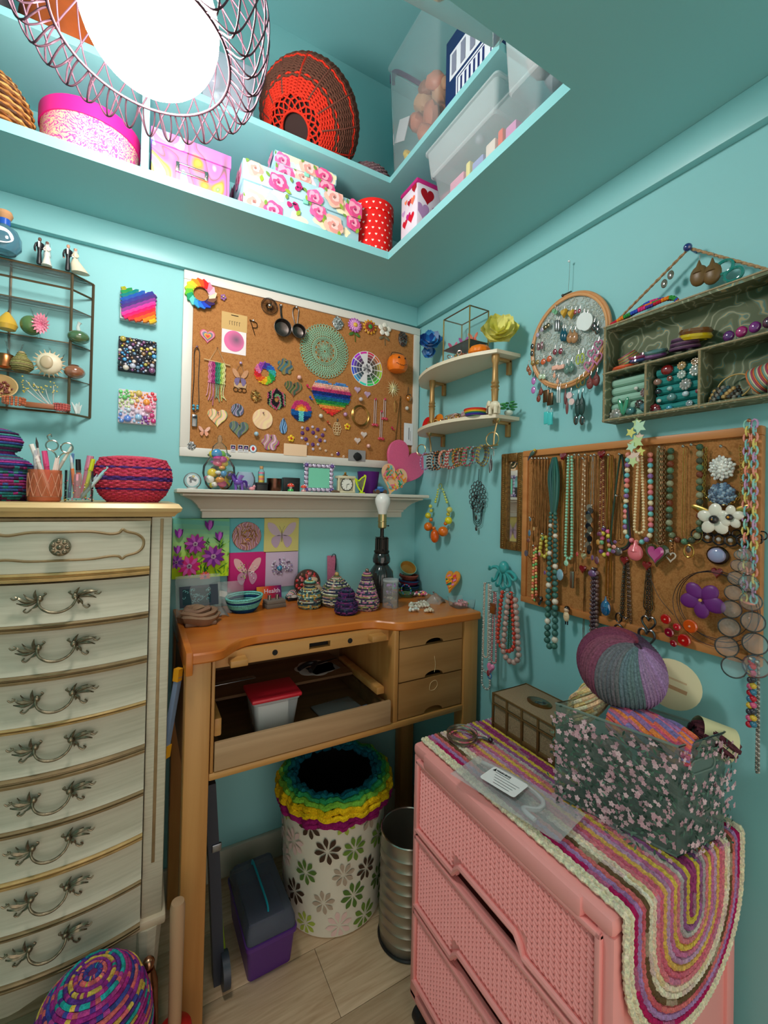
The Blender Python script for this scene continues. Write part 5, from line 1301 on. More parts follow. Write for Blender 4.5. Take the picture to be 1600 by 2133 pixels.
# ================================================================== ON TOP OF THE DRESSER
ZD=1.281
def A4(x,y,off=.30):return bw(x/4,860+y/4,off)
def yarn_jar(name,label,loc,prof,cols,r=.0042,lid=None,knob=None,seed=1,stripe=1):
    """coil-sewn yarn jar: stacked fuzzy coils"""
    t=thing(name,label,'jar',loc);r2=random.Random(seed);L=sum(math.hypot(b[0]-a[0],b[1]-a[1]) for a,b in zip(prof,prof[1:]));n=int(L/(r*1.75));m=MB()
    for j,(R,z) in enumerate(resample(prof,n)):
        N=40;pts=[((R+r2.uniform(-.0008,.0008))*math.cos(2*PI*i/N),(R+r2.uniform(-.0008,.0008))*math.sin(2*PI*i/N),z+r2.uniform(-.0006,.0006)) for i in range(N)]
        k0=len(m.f);m.tube(pts,r,6,True);base=cols[(j//stripe) % len(cols)]
        for q in range(k0,len(m.f),6):
            c=base if r2.random() < .7 else r2.choice(cols);c=jit(c,.25)
            for z_ in range(q,min(q+6,len(m.f))):m.c[z_]=c
    m.build('coiled_body',yarn(),t)
    MB().lathe([(max(.001,R-r*.6),z) for R,z in prof],n=24,col=mixc(cols[0],(0,0,0),.4)).build('core',matte(),t)
    if lid:
        m=MB();P=resample(lid,max(3,int(sum(math.hypot(b[0]-a[0],b[1]-a[1]) for a,b in zip(lid,lid[1:]))/(r*1.75))))
        for j,(R,z) in enumerate(P):m.torus((0,0,z),max(.002,R),r,n=30,k=6,col=jit(cols[(j+2) % len(cols)],.25))
        m.build('lid',yarn(),t);MB().lathe([(max(.0005,R-r*.6),z) for R,z in lid],n=20,col=mixc(cols[0],(0,0,0),.4)).build('lid_core',matte(),t)
    if knob:z,rr,c=knob;MB().sphere((0,0,z),rr,12,8,c).build('bead_knob',gem(),t)
    return t
p=A4(30,500,.27)
yarn_jar('yarn_jar','large lidded yarn jar of teal purple and blue coils on dresser',(p.x-.008,-.27,ZD),[(.048,.002),(.058,.012),(.060,.05),(.056,.072),(.060,.076)],[S(84,40,80),S(40,110,110),S(60,80,140),S(150,50,110),S(100,60,130),S(60,120,120)],.0034,[(.060,.082),(.05,.092),(.028,.104),(.022,.112),(.036,.12),(.040,.138),(.030,.155),(.010,.162),(.0,.163)],seed=3,stripe=2)
def tumbler():
    c=A4(370,700,.32);W=abs(A4(513,700,.32).x-A4(228,700,.32).x)/2;H=A4(370,487,.32).z-ZD+.003
    t=thing('glass_tumbler','peach tinted cut glass tumbler on the dresser','tumbler',(c.x,-.32,ZD))
    m=mat('peach_glass',S(244,150,110),.08,trans=.85)
    MB().lathe([(W*.92,0),(W,.003),(W,H),(W*.93,H),(W*.93,.012),(0,.012)],n=36,cap=False).build('glass_wall',film('peach_film',S(240,140,96),.35,.08),t)
    f=MB()
    for i in range(12):
        for s in (-1,1):
            a=2*PI*i/12;f.tube([((W+.0005)*math.cos(a+s*.52*k/5),(W+.0005)*math.sin(a+s*.52*k/5),.012+(H-.02)*k/5) for k in range(6)],.0008,4)
    f.build('cut_line',film('peach_cut',S(250,190,160),.5,.1),t);MB().lathe([(0,.001),(W*.9,.001),(W*.9,.011),(0,.011)],n=30).build('thick_base',mat('peach_base',S(240,110,60),.1,trans=.5),t)
    c2=A4(650,700,.30);W2=abs(A4(770,700,.30).x-A4(525,700,.30).x)/2;H2=A4(650,480,.30).z-ZD
    t2=thing('glass_tumbler','clear glass tumbler of coloured pens on the dresser','tumbler',(c2.x,-.285,ZD));MB().lathe([(W2,0),(W2,H2),(W2*.95,H2),(W2*.95,.008),(0,.008)],n=32,cap=False).build('glass_wall',GLASS,t2)
    d=MB()
    for i in range(60):a=U(0,6.28);d.sphere((W2*math.cos(a),W2*math.sin(a),.004+U(0,1)**2*H2*.7),.0016,6,4,[S(240,120,150),S(250,200,80),S(120,200,190),S(235,235,240)][i % 4])
    d.build('sparkle_dot',gem(),t2)
    return c,H,c2,H2,W,W2
tc_,tH,tc2,tH2,tW,tW2=tumbler()
def pen(label,x,y,base,L,tilt,col,cap=None,r=.0042,tip='cap',name='pen',cat='pen'):
    """stick standing in a tumbler; tilt = (towards right, towards wall)"""
    t=thing(name,label,cat,(x,y,ZD+base));t.rotation_euler=(-tilt[1],tilt[0],0)
    MB().cyl((0,0,0),(0,0,L*.68),r,n=10,col=col).build('barrel',satin(),t)
    m=MB()
    if tip == 'cap':m.cyl((0,0,L*.66),(0,0,L),r*1.12,r*1.05,10,cap or col).bb(-r*.3,r*.3,-r*1.6,-r*1.0,L*.72,L*.98,col=cap or col)
    elif tip == 'brush':m.cyl((0,0,L*.68),(0,0,L*.82),r*.9,r*.8,8,S(200,196,190)).lathe([(r*.7,L*.82),(r*.9,L*.9),(.0004,L)],n=8,col=cap or S(60,40,30))
    else:m.cyl((0,0,L*.68),(0,0,L*.95),r,r*.9,10,cap or col).sphere((0,0,L*.95),r*.9,8,6,cap or col)
    m.build('cap',satin(),t)
X,Yt=tc_.x,-.32
pen('white pen leaning left in the peach tumbler',X+.012,Yt,.013,.123,(-.32,.0),S(226,214,206),S(236,228,220),.0046)
pen('dark handled brush in the peach tumbler',X-.002,Yt+.012,.013,.135,(-.12,-.1),S(150,140,140),S(60,50,50),.003,'brush','paint_brush','brush')
pen('hot pink marker in the peach tumbler',X+.010,Yt+.010,.013,.105,(-.12,-.1),S(226,60,120),S(236,80,140),.0052)
pen('white and grey stylus leaning right in the peach tumbler',X-.004,Yt+.006,.013,.135,(.42,-.05),S(190,180,170),S(226,220,206),.0034,'round','stylus','stylus')
pen('pale grey pen at the back of the peach tumbler',X-.014,Yt+.01,.013,.105,(-.05,-.12),S(180,176,180),S(200,200,206),.0042)
def scissors():
    t=thing('scissors','silver scissors standing handles up in the peach tumbler','scissors',(X+.012,Yt-.004,ZD+.014));t.rotation_euler=(0,.12,0);sm=mat('polished_steel',S(190,180,172),.22,metal=1)
    for s in (-1,1):
        b=MB().loft([[Vector((s*.001+dx,dy+s*.0012,z)) for dx,dy in ((-w,-.0008),(w,-.0008),(w,.0008),(-w,.0008))] for z,w in ((0,.0008),(.03,.0035),(.06,.004),(.09,.0028))]);b.tube(spline([(s*.001,s*.0012,.088),(s*.006,s*.0012,.098),(s*.014,s*.0012,.104)],3),.0018,6)
        b.torus((s*.014,s*.0012,.115),.0115,.0018,(0,1,0),22,6);b.build('blade',sm,t)
    MB().tube(spline([(-.02,0,.125),(-.026,0,.134),(-.02,0,.140),(-.018,0,.134)],3),.0016,5).build('finger_rest',sm,t);MB().cyl((0,-.003,.075),(0,.003,.075),.003,n=10).build('screw',sm,t)
scissors()
X,Yt=tc2.x,-.285
pen('blue drinking straw standing tall in the clear tumbler',X-.020,Yt+.006,.009,.112,(.05,0),S(90,130,176),S(90,130,176),.0034,'round','straw','straw')
pen('orange and white paint brush in the clear tumbler',X-.006,Yt+.0,.009,.105,(-.12,0),S(240,120,40),S(220,220,226),.0038,'brush','paint_brush','brush')
pen('black marker in the clear tumbler',X+.0,Yt+.008,.009,.095,(-.05,.05),S(236,90,60),S(22,22,24),.0052)
pen('lime yellow marker in the clear tumbler',X+.010,Yt-.002,.009,.098,(.18,.0),S(206,206,40),S(206,216,30),.0046)
pen('pink glitter marker in the clear tumbler',X+.006,Yt+.014,.009,.106,(.14,-.05),S(206,110,150),S(214,130,160),.007)
pen('clear tipped pen leaning right in the clear tumbler',X+.002,Yt+.004,.009,.112,(.56,.05),S(190,206,210),S(206,220,224),.0046)
pen('pale blue gel pen leaning right in the clear tumbler',X+.004,Yt-.008,.009,.100,(.62,.0),S(180,200,206),S(150,200,206),.0042)
pen('short pink marker in the clear tumbler',X-.002,Yt-.018,.009,.058,(.02,.0),S(236,150,170),S(240,160,180),.0075)
def pink_basket():
    c=A4(1110,700,.26);W=abs(A4(1430,560,.26).x-A4(785,560,.26).x)/2;H=A4(1110,385,.26).z-ZD
    t=thing('oval_basket','oval pink wicker basket with purple bands on the dresser','basket',(c.x,-.25,ZD));pk=S(196,60,92);pk2=S(206,74,96);pu=S(80,50,120)
    prof=resample([(W*.62,.002),(W*.82,H*.18),(W*.98,H*.45),(W,H*.58),(W*.96,H*.8),(W*.82,H*.98)],25)
    m=MB();wicker(m,prof,18,.0033,lambda j:pu if j in (8,13,14,19) else (pk if j % 2 else pk2),1.0,2,sc2=(1,.72))
    m.build('woven_side',yarn(),t);MB().lathe([(W*.6,.003),(W*.78,H*.18),(W*.95,H*.45),(W*.96,H*.58),(W*.92,H*.8),(W*.78,H*.95)],n=32,col=S(140,40,66),sc2=(1,.72),cap=False).build('lining',matte(),t)
    l=MB();wicker(l,resample([(W*.84,H*.985),(W*.5,H*1.03),(.006,H*1.04)],14),18,.0034,lambda j:pk2,.6,2,sc2=(1,.72));l.build('lid',yarn(),t)
pink_basket()
# ================================================================== MANTEL SHELF
def MT(x,y,off=.08):return bw(360+x/2.963,880+y/2.963,off)
def msz(x,y,w,h,off=.08):return (abs(MT(x+w/2,y,off).x-MT(x-w/2,y,off).x),abs(MT(x,y-h/2,off).z-MT(x,y+h/2,off).z))
ZM=1.322
def mantel():
    t=thing('mantel_shelf','white moulded mantel shelf full of trinkets','shelf',(-.48,0,1.23));x0,x1=-.862,-.098
    prof=[(.046,1.229),(.046,1.249),(.052,1.252),(.052,1.258),(.058,1.262),(.064,1.272),(.078,1.286),(.098,1.297),(.110,1.301),(.110,1.306),(.118,1.308)]
    prof2=[(.124,1.309),(.128,1.3115),(.128,1.319),(.125,1.322)]
    def ring(d,z):e=d-.046;return [Vector((x0-e,-.001,z)),Vector((x0-e,-d,z)),Vector((x1+e*.98,-d,z)),Vector((x1+e*.98,-.001,z))]
    wm=mat('warm_white_paint',S(212,206,192),.4)
    wpart(MB().loft([ring(d,z) for d,z in prof]),'crown_moulding',wm,t,smooth=30);wpart(MB().loft([ring(d,z) for d,z in prof2]),'shelf_board',wm,t)
mantel()
def ms(name,label,cat,x,off=.085):p=MT(x,400,off);return thing(name,label,cat,(p.x,-off,ZM))
PX=.00165    # metres per photo pixel about here
t=ms('paperweight','round glass paperweight with a white and black picture','paperweight',120);r=msz(120,345,112,10)[0]/2
MB().sphere((0,0,r*.98),r,24,16).build('glass_ball',film('paperweight_glass',(.9,.92,.94),.2,.05),t);MB().lathe([(r*.62,0),(r*.6,.004),(r*.3,.006)],n=20,col=S(230,228,226)).build('base',satin(),t)
p=Print(-r,r,0,2*r,-r*.15);p.blob(0,r,r*.68,S(240,238,236),3,.03);p.blob(-r*.1,r*1.25,r*.3,S(40,40,44),4,.2);p.blob(r*.28,r*1.05,r*.16,S(60,60,64),4,.2);p.blob(-r*.2,r*.85,r*.14,S(90,90,96),4,.2);p.blob(r*.1,r*1.5,r*.14,S(220,190,60),4,.2);p.build('picture',t)
def candy_jar():
    t=ms('apothecary_jar','lidded glass jar stuffed with small bright toys','jar',283,.075);R=msz(283,290,205,10)[0]/2;k=R/.064
    MB().lathe([(R*.45,0),(R*.62,.004),(R*.8,.02*k),(R,.065*k),(R*.96,.095*k),(R*.66,.125*k),(R*.6,.132*k),(R*.66,.136*k)],n=36,cap=False).build('glass_wall',GLASS,t)
    MB().lathe([(R*.7,.137*k),(R*.72,.141*k),(R*.5,.152*k),(R*.42,.175*k),(R*.2,.19*k),(R*.1,.195*k),(R*.16,.205*k),(R*.1,.22*k),(0,.222*k)],n=30,cap=False).build('lid',GLASS,t)
    cols=[S(226,206,30),S(236,200,40),S(140,60,160),S(110,180,60),S(230,90,130),S(90,90,80),S(240,230,220),S(206,60,140),S(240,150,60),S(70,140,190)]
    for i in range(46):
        z=U(.014,.145)*k;rr=(R*.78 if z < .1*k else R*.42)*math.sqrt(U(.25,1));a=U(0,6.28);s=U(.008,.017)
        if z < .03*k:rr *= .7
        MB().sphere((rr*math.cos(a),rr*math.sin(a),max(s,z)),(s,s*U(.7,1),s*U(.6,1)),10,7,cols[i % 10]).build('toy',gloss(),t,rot=(0,0,0))
candy_jar()
def pony():
    t=ms('pony_figurine','small purple winged pony figurine on the mantel','figurine',405,.105);m=MB();c=S(110,70,170)
    m.sphere((0,0,.026),(.016,.008,.010),12,8,c)
    for x in (-.011,-.008,.009,.012):m.tube([(x,-.003 if x > 0 else .003,.022),(x+.001,0,.010),(x+.002,0,.0)],[.0032,.0024,.003],7,False,c)
    m.tube(spline([(-.012,0,.03),(-.018,0,.040),(-.021,0,.048)],3),[.006,.0055,.005,.0046,.0042,.004,.004],8,False,c);m.sphere((-.026,0,.049),(.008,.0042,.0048),10,7,c,Matrix.Rotation(-.5,3,'Y'));m.tube([(-.021,0,.053),(-.023,0,.060)],[.0016,.0004],5,False,S(230,200,120))
    m.tube(spline([(-.018,0,.052),(-.010,0,.042),(-.008,0,.03)],3),.0035,6,False,S(70,40,130)).tube(spline([(.014,0,.03),(.024,0,.026),(.026,0,.008)],3),[.003,.004,.005,.0045,.004,.003,.001],6,False,S(70,40,130))
    for s in (-1,1):m.loft([[Vector((-.004,s*.006,.032)),Vector((.006,s*.006,.032)),Vector((.004,s*.007,.03))],[Vector((.004,s*.014,.050)),Vector((.016,s*.012,.046)),Vector((.008,s*.012,.044))]],True,True,S(150,110,200))
    m.build('pony_body',gloss(),t)
pony()
t=ms('glass_bowl','round clear glass bowl of lilac beads behind the purple pony','bowl',445,.06);r=msz(445,350,128,10)[0]/2
MB().lathe([(r*.4,0),(r*.7,.004),(r,.03),(r*.96,.045),(r*.7,.062)],n=30,cap=False).build('glass_wall',film('lilac_glass',(.72,.68,.86),.25,.05),t)
for i in range(16):a=U(0,6.28);q=U(0,r*.6);MB().sphere((q*math.cos(a),q*math.sin(a),U(.008,.03)),U(.005,.008),8,6,[S(150,120,200),S(210,190,230),S(120,170,210)][i % 3]).build('bead',gem(),t)
def sand_bottle():
    b=ms('black_box','small black carved box beneath the sand bottle','box',545,.095);w,h=msz(545,385,66,50);MB().bb(-w/2,w/2,-w/2,w/2,0,h*.85,bv=.002,col=S(26,22,24)).bb(-w*.55,w*.55,-w*.55,w*.55,h*.8,h,bv=.002,col=S(34,28,30)).build('box_body',satin(),b)
    t=thing('sand_bottle','tiny corked bottle of layered coloured sand','bottle',(b.location.x,b.location.y,ZM+h));r=.0105;z=0
    for i,(c,hh) in enumerate(((S(240,200,60),.008),(S(244,130,110),.008),(S(250,180,60),.007),(S(110,190,190),.006),(S(240,120,160),.006))):MB().cyl((0,0,z),(0,0,z+hh),r*.92,n=16,col=c).build('sand_layer',matte(),t);z += hh
    MB().lathe([(r,0),(r,z+.002),(r*.6,z+.007),(r*.55,z+.014)],n=20,cap=False).build('glass_wall',GLASS,t);MB().cyl((0,0,z+.010),(0,0,z+.020),r*.55,r*.62,12,S(196,150,100)).build('cork',matte(),t)
sand_bottle()
t=ms('candle_cup','brown copper candle cup on the mantel','cup',625,.075);r=msz(625,370,90,10,.075)[0]/2;h=msz(625,370,10,78,.075)[1]
MB().lathe([(r*.9,0),(r,.004),(r,h),(r*.9,h),(r*.9,h*.7),(0,h*.7)],n=30,col=S(110,74,60),cap=False).build('cup_wall',metal(),t)
t=ms('black_case','flat black case standing behind the toy mushroom','case',728,.055);w,h=msz(728,360,104,86,.055);MB().bb(-w/2,w/2,-.012,.012,0,h,bv=.003,col=S(24,26,28)).build('case_body',satin(),t);MB().bb(-w/2-.001,w/2+.001,-.013,.013,h*.62,h*.64,col=S(50,50,54)).build('seam',satin(),t)
def mushroom(label,x,s,base):
    t=ms('toy_mushroom',label,'figurine',x,.112);MB().lathe([(.009*s,0),(.010*s,.003*s),(.008*s,.008*s)],n=14,col=base).build('base',gloss(),t);MB().lathe([(.004*s,.004*s),(.0045*s,.012*s),(.004*s,.018*s)],n=12,col=S(238,226,214)).build('stalk',satin(),t)
    MB().lathe([(.004*s,.015*s),(.0115*s,.016*s),(.011*s,.021*s),(.006*s,.026*s),(0,.0275*s)],n=18,col=S(226,60,40)).build('cap',gloss(),t);d=MB()
    for i in range(6):a=i*1.05;d.sphere((.0085*s*math.cos(a),.0085*s*math.sin(a),.0225*s),.0018*s,6,5,S(250,244,236))
    d.build('spot',gloss(),t)
mushroom('red capped toy mushroom on a green base',728,1.05,S(60,170,80));mushroom('red capped toy mushroom beside the jeweled frame',808,.9,S(206,150,150))
t=ms('pink_pebble','tiny pink figurine in front of the purple pony','figurine',490,.115);MB().sphere((0,0,.006),(.010,.006,.006),10,7,S(232,150,160)).sphere((.006,-.002,.013),.005,8,6,S(236,160,170)).build('figurine_body',gloss(),t)
def jewel_frame():
    t=ms('jeweled_frame','square picture frame set with lilac jewels around mint glass','picture frame',900,.075);W,H=msz(900,325,180,170,.075);zc=H/2+.002
    MB().bb(-W*.36,W*.36,-.003,.002,zc-H*.36,zc+H*.36,col=S(122,206,174)).build('mint_panel',satin(),t)
    MB().bb(-W*.47,W*.47,0,.008,zc-H*.47,zc+H*.47,col=S(160,140,176)).build('backing',metal(),t);n=5
    for s,ax in ((1,0),(-1,0),(1,1),(-1,1)):
        for i in range(n):
            u=(-.5+(i+.5)/n)*.78;x,z=(u*W,s*H*.43) if ax == 0 else (s*W*.43,u*H)
            MB().sphere((x,-.003,zc+z),(W*.075,.005,H*.062) if ax == 0 else (W*.062,.005,H*.075),10,7,S(196,176,206)).torus((x,-.002,zc+z),W*.068,.0012,(0,1,0),14,5,S(120,110,130)).build('jewel',gem(),t)
    for sx in (-1,1):
        for sz_ in (-1,1):
            m=MB().sphere((sx*W*.44,-.007,zc+sz_*H*.44),(W*.06,.005,W*.06),10,7,S(90,40,140))
            for i in range(7):a=i*.9;m.sphere((sx*W*.44+W*.085*math.cos(a),-.004,zc+sz_*H*.44+W*.085*math.sin(a)),W*.028,7,5,S(206,190,220))
            m.build('corner_jewel',gem(),t)
jewel_frame()
def clock():
    t=ms('carriage_clock','cream carriage clock with round dial and gold finial','clock',1063,.085);W,H=msz(1063,362,104,105,.085)
    MB().bb(-W*.4,W*.4,-.014,.016,.006,H-.008,bv=.001,col=S(196,186,160)).build('clock_case',satin(),t)
    for s in (-1,1):MB().cyl((s*W*.45,-.014,.006),(s*W*.45,-.014,H-.008),.004,n=10,col=S(220,206,170)).build('pillar',satin(),t)
    MB().bb(-W/2,W/2,-.02,.02,0,.007,bv=.002,col=S(216,204,172)).build('base',satin(),t);MB().bb(-W/2,W/2,-.02,.02,H-.010,H,bv=.002,col=S(216,204,172)).build('top',satin(),t)
    z=H*.5;r=W*.34;MB().plate(circ(r,30),.002,(0,-.014,z),S(236,232,222)).build('dial',paper(),t);MB().torus((0,-.016,z),r,.0015,(0,1,0),30,6,S(60,60,56)).build('bezel',metal(),t)
    p=Print(-r,r,z-r,z+r,-.0163)
    for i in range(12):a=i*PI/6;p.line([(r*.76*math.cos(a),z+r*.76*math.sin(a)),(r*.92*math.cos(a),z+r*.92*math.sin(a))],.0016,S(30,30,30))
    p.line([(0,z),(-r*.1,z-r*.62)],.0014,S(20,20,20));p.line([(0,z),(r*.42,z+r*.1)],.0018,S(20,20,20));p.build('dial_marks',t)
    MB().lathe([(.012,0),(.008,.004),(.003,.006),(.005,.010),(.003,.014),(0,.015)],(0,0,H),14,col=S(180,140,70)).build('finial',metal(),t)
clock()
t=ms('brown_pebble','small brown driftwood piece beside the clock','driftwood',1005,.112);MB().tube(spline([(-.016,0,.003),(-.004,0,.005),(.01,0,.003),(.016,0,.004)],3),[.003,.004,.0045,.005,.005,.005,.0045,.004,.004,.003],7,False,S(110,84,60)).build('driftwood_body',matte(),t)
def harp():
    t=ms('toy_harp','neon yellow toy harp on the mantel','harp',1160,.108);c=mat('neon_yellow_plastic',S(206,226,20),.3);w,h=msz(1160,375,66,112,.108)
    MB().tube(spline([(w*.1,0,0),(w*.32,0,h*.5),(w*.45,0,h*.95),(w*.3,0,h)],4),.0028,7).build('pillar',c,t);MB().tube(spline([(w*.45,0,h*.97),(w*.1,0,h*.86),(-w*.2,0,h*.68),(-w*.5,0,h*.8)],4),.0028,7).build('neck',c,t);MB().tube(spline([(-w*.5,0,h*.8),(-w*.3,0,h*.4),(w*.1,0,.003)],4),.0034,7).build('sound_box',c,t);MB().bb(-w*.1,w*.35,-.006,.006,0,.004,bv=.001).build('foot',c,t)
    for i in range(6):x=-w*.32+w*.11*i;MB().cyl((x,0,h*(.50-.075*i)),(x+.002,0,h*(.72+.035*i)),.0006,n=5).build('string',c,t)
harp()
t=ms('purple_cup','translucent purple plastic cup on the mantel','cup',1205,.055);r=msz(1205,360,122,10,.055)[0]/2;h=msz(1205,360,10,135,.055)[1]
MB().lathe([(r*.8,0),(r,h),(r*.96,h),(r*.77,.004),(0,.004)],n=30,cap=False).build('cup_wall',film('purple_clear_plastic',S(96,40,120),.75,.15),t)
def bot():
    t=ms('toy_car','little blue toy car with brown wheels','toy',1280,.115);MB().box((0,0,.013),(.04,.018,.012),bv=.004,col=S(60,110,180)).box((0,0,.023),(.022,.016,.010),bv=.004,col=S(90,150,210)).build('car_body',gloss(),t)
    for x in (-.016,.016):
        for y in (-.010,.010):MB().cyl((x,y-.003,.008),(x,y+.003,.008),.008,n=16,col=S(110,80,60)).build('wheel',satin(),t)
bot()
GLIT=mat('pink_glitter',S(226,96,140),.45,noise_amt=.35,noise_scale=900,spec=.8)
c=MT(1425,290,.07);W=msz(1425,290,250,10,.07)[0];t=thing('glitter_heart','large tilted pink glitter heart leaning on the wall','heart',(c.x,-.052,c.z));t.rotation_euler=(-.08,.50,0)
MB().plate([(x,z+.005) for x,z in heart(W,W*1.05,60)],.012,bv=.002).build('heart_body',GLIT,t)
c=MT(1362,360,.1);W=msz(1362,360,160,10,.1)[0];t=thing('patterned_heart','small paper heart of colourful strips before the pink heart','heart',(c.x,-.094,c.z));t.rotation_euler=(-.1,.30,0)
H2=[(x,z) for x,z in heart(W,W*1.02,60)];MB().plate(H2,.006,col=S(236,190,150)).build('heart_body',paper(),t)
p=Print(-W/2,W/2,-W/2,W/2,-.0062);r2=random.Random(4)
def inheart(x,z):return in_heart(x/W*2*.98,z/W*2-.05)
for i in range(120):
    x,z=r2.uniform(-W/2,W/2),r2.uniform(-W/2,W/2);L=r2.uniform(.008,.03);a=r2.choice([.4,-.7,1.2,2.4]);q=[(x+L*k*math.cos(a),z+L*k*math.sin(a)) for k in (-.5,.5)]
    if all(inheart(*v) for v in q):p.line(q,.005,r2.choice([S(40,150,90),S(230,60,90),S(250,190,60),S(110,200,190),S(240,130,60),S(236,110,150)]))
p.build('colour_strip',t)

# ================================================================== PICTURES BELOW THE MANTEL
def pic(name,label,x0,y0,x1,y1,off,col):
    a,b=MT(x0,y0,off),MT(x1,y1,off);t=thing(name,label,'canvas',((a.x+b.x)/2,0,(a.z+b.z)/2));W,H=abs(b.x-a.x),abs(a.z-b.z);MB().bb(-W/2,W/2,-off,-.001,-H/2,H/2,bv=.0015,col=col).build('canvas_body',matte(),t);return t,W,H
def flower_painting():
    t,W,H=pic('flower_painting','painting of purple daisies on a lime and teal ground',2,595,343,945,.03,S(120,196,150))
    p=Print(-W/2,W/2,-H/2,H/2,-.0302)
    for i in range(14):k=i/13;p.poly([(-W/2,H/2-H*k),(W/2,H/2-H*k-.01),(W/2,-H/2),(-W/2,-H/2)],mixc(S(110,186,170),S(196,226,40),min(1,k*1.3)))
    r2=random.Random(9)
    for i in range(80):a=r2.uniform(.6,2.6);x,z=r2.uniform(-.3,.48)*W,r2.uniform(-.5,.1)*H;p.leaf(x,z,r2.uniform(.015,.045),.0018,a,r2.choice([S(30,90,40),S(60,130,50),S(120,170,40)]))
    for x,z,s in ((.12,.3,.1),(-.4,.18,.09),(.3,.12,.09),(-.42,-.08,.08)):
        for a,c in ((1.2,S(90,30,110)),(1.57,S(150,60,160)),(1.95,S(110,40,130)),(1.4,S(180,90,190))):p.leaf(x*W,z*H,s*2.1*W,s*.32*W,a,c)
    for x,z,s,c in ((-.12,.08,.19,S(130,40,130)),(.2,-.14,.21,S(110,36,130)),(-.22,-.28,.2,S(190,40,110)),(-.44,-.2,.13,S(100,40,130)),(.05,-.46,.1,S(230,90,50))):
        p.daisy(x*W,z*H,s*W*1.05,11,mixc(c,S(240,100,60),.35),None,.2);p.daisy(x*W,z*H,s*W,11,[c,mixc(c,S(220,120,210),.35)],S(200,170,190),.17,midr=.22)
        for i in range(14):a=i*.45;p.line([(x*W,z*H),(x*W+s*W*.3*math.cos(a),z*H+s*W*.3*math.sin(a))],.0006,S(60,20,60))
    p.build('painted_flowers',t)
flower_painting()
t,W,H=pic('resin_picture','teal blue square canvas with a round rosy resin disc',345,592,564,806,.012,S(104,190,200));MB().plate(circ(W*.40,36,rz=H*.40),.004,(0,-.012,0),bv=.001).build('resin_disc',swirl_mat('rosy_resin',[S(150,80,90),S(200,150,190),S(206,150,90),S(130,60,70)],40,8),t)
m=MB()
for i in range(26):a=U(0,6.28);q=U(.05,.32)*W;m.tube(spline([(q*math.cos(a),-.017,q*math.sin(a)+.006),(q*.8*math.cos(a+.5),-.018,q*.8*math.sin(a+.5)+.006),(q*.9*math.cos(a+.9),-.017,q*.9*math.sin(a+.9)+.006)],3),.0009,4,False,S(226,180,90))
m.build('gold_line',metal(),t)
t,W,H=pic('butterfly_canvas','pale yellow canvas with a lilac butterfly',566,590,775,797,.014,S(222,210,130));m=MB();butterfly(m,W*.82,H*.75,S(206,180,196),S(190,160,186),-.0142,th=.0012);m.build('butterfly',satin(),t)
t,W,H=pic('butterfly_canvas','magenta canvas with a pink and lime jeweled butterfly',344,806,571,1030,.014,S(196,20,110));m=MB();butterfly(m,W*.72,H*.7,S(226,170,170),S(196,130,160),-.0142,th=.0014);m.build('butterfly',satin(),t)
m=MB()
for i in range(40):
    s=1 if i % 2 else -1;x=s*U(.05,.3)*W;z=(U(-.05,.28) if i % 3 else U(-.25,0))*H;m.sphere((x*(.9 if z > 0 else .6),-.0165,z*.8),U(.0015,.003),6,5,[S(200,220,110),S(240,190,200),S(130,60,90),S(230,220,220)][i % 4])
m.build('jewel',gem(),t)
t,W,H=pic('jewel_canvas','lilac canvas with a cluster of blue and white jewels',573,797,770,1005,.014,S(196,172,196));m=MB()
for i in range(70):a=U(0,6.28);q=math.sqrt(U(0,1));m.sphere((W*.33*q*math.cos(a),-.016-.004*(1-q),H*.24*q*math.sin(a)*(1.2 if a < 3 else .7)+.002),U(.0022,.0045),7,5,[S(206,196,216),S(150,130,170),S(230,226,236),S(110,90,120)][i % 4])
m.sphere((-W*.08,-.02,H*.03),(.010,.006,.010),12,8,S(40,130,170));m.build('jewel_cluster',gem(),t)

# ================================================================== ON THE WORKBENCH
ZK=.925
def dk(px,py,r=0.0):
    p=hz(px,py,ZK);d=Vector((p.x-CAM.x,p.y-CAM.y,0)).normalized();q=p+d*r;return Vector((q.x,q.y,ZK))
yc=[S(60,96,100),S(150,190,170),S(206,170,90),S(90,120,120),S(40,60,70),S(190,200,180),S(120,90,80)]
yarn_jar('yarn_jar','squat teal and cream yarn jar with a blue bead knob',dk(644,1271,.037),[(.030,.002),(.037,.008),(.039,.03),(.038,.05),(.026,.064)],yc,.0028,[(.022,.066),(.012,.070),(.013,.076),(.020,.086),(.012,.090),(.004,.091)],(.098,.006,S(20,110,150)),5)
yarn_jar('yarn_jar','wide rounded cream and grey yarn jar with a gold bead knob',dk(700,1268,.052),[(.038,.002),(.052,.012),(.055,.034),(.048,.062),(.028,.086),(.016,.094)],[S(206,206,180),S(70,80,100),S(190,150,130),S(110,120,80),S(230,220,200),S(60,60,90)],.0028,[(.015,.098),(.008,.102),(.003,.103)],(.109,.008,S(190,150,80)),6)
yarn_jar('yarn_jar','tall peaked pink and cream yarn jar with a dark finial',dk(763,1275,.042),[(.034,.002),(.042,.012),(.042,.03),(.034,.055),(.024,.085),(.016,.105)],[S(170,110,150),S(206,190,170),S(80,60,90),S(150,150,100),S(214,140,160),S(60,70,90)],.0028,[(.017,.108),(.016,.116),(.010,.124),(.004,.126)],(.132,.007,S(110,76,60)),7)
yarn_jar('yarn_jar','small dark purple yarn jar before the other yarn jars',dk(721,1284,.036),[(.030,.002),(.037,.010),(.036,.03),(.024,.05),(.026,.066),(.018,.078),(.004,.082)],[S(40,30,60),S(70,40,90),S(110,50,100),S(30,36,60),S(60,70,90),S(90,60,110)],.0028,None,None,8)
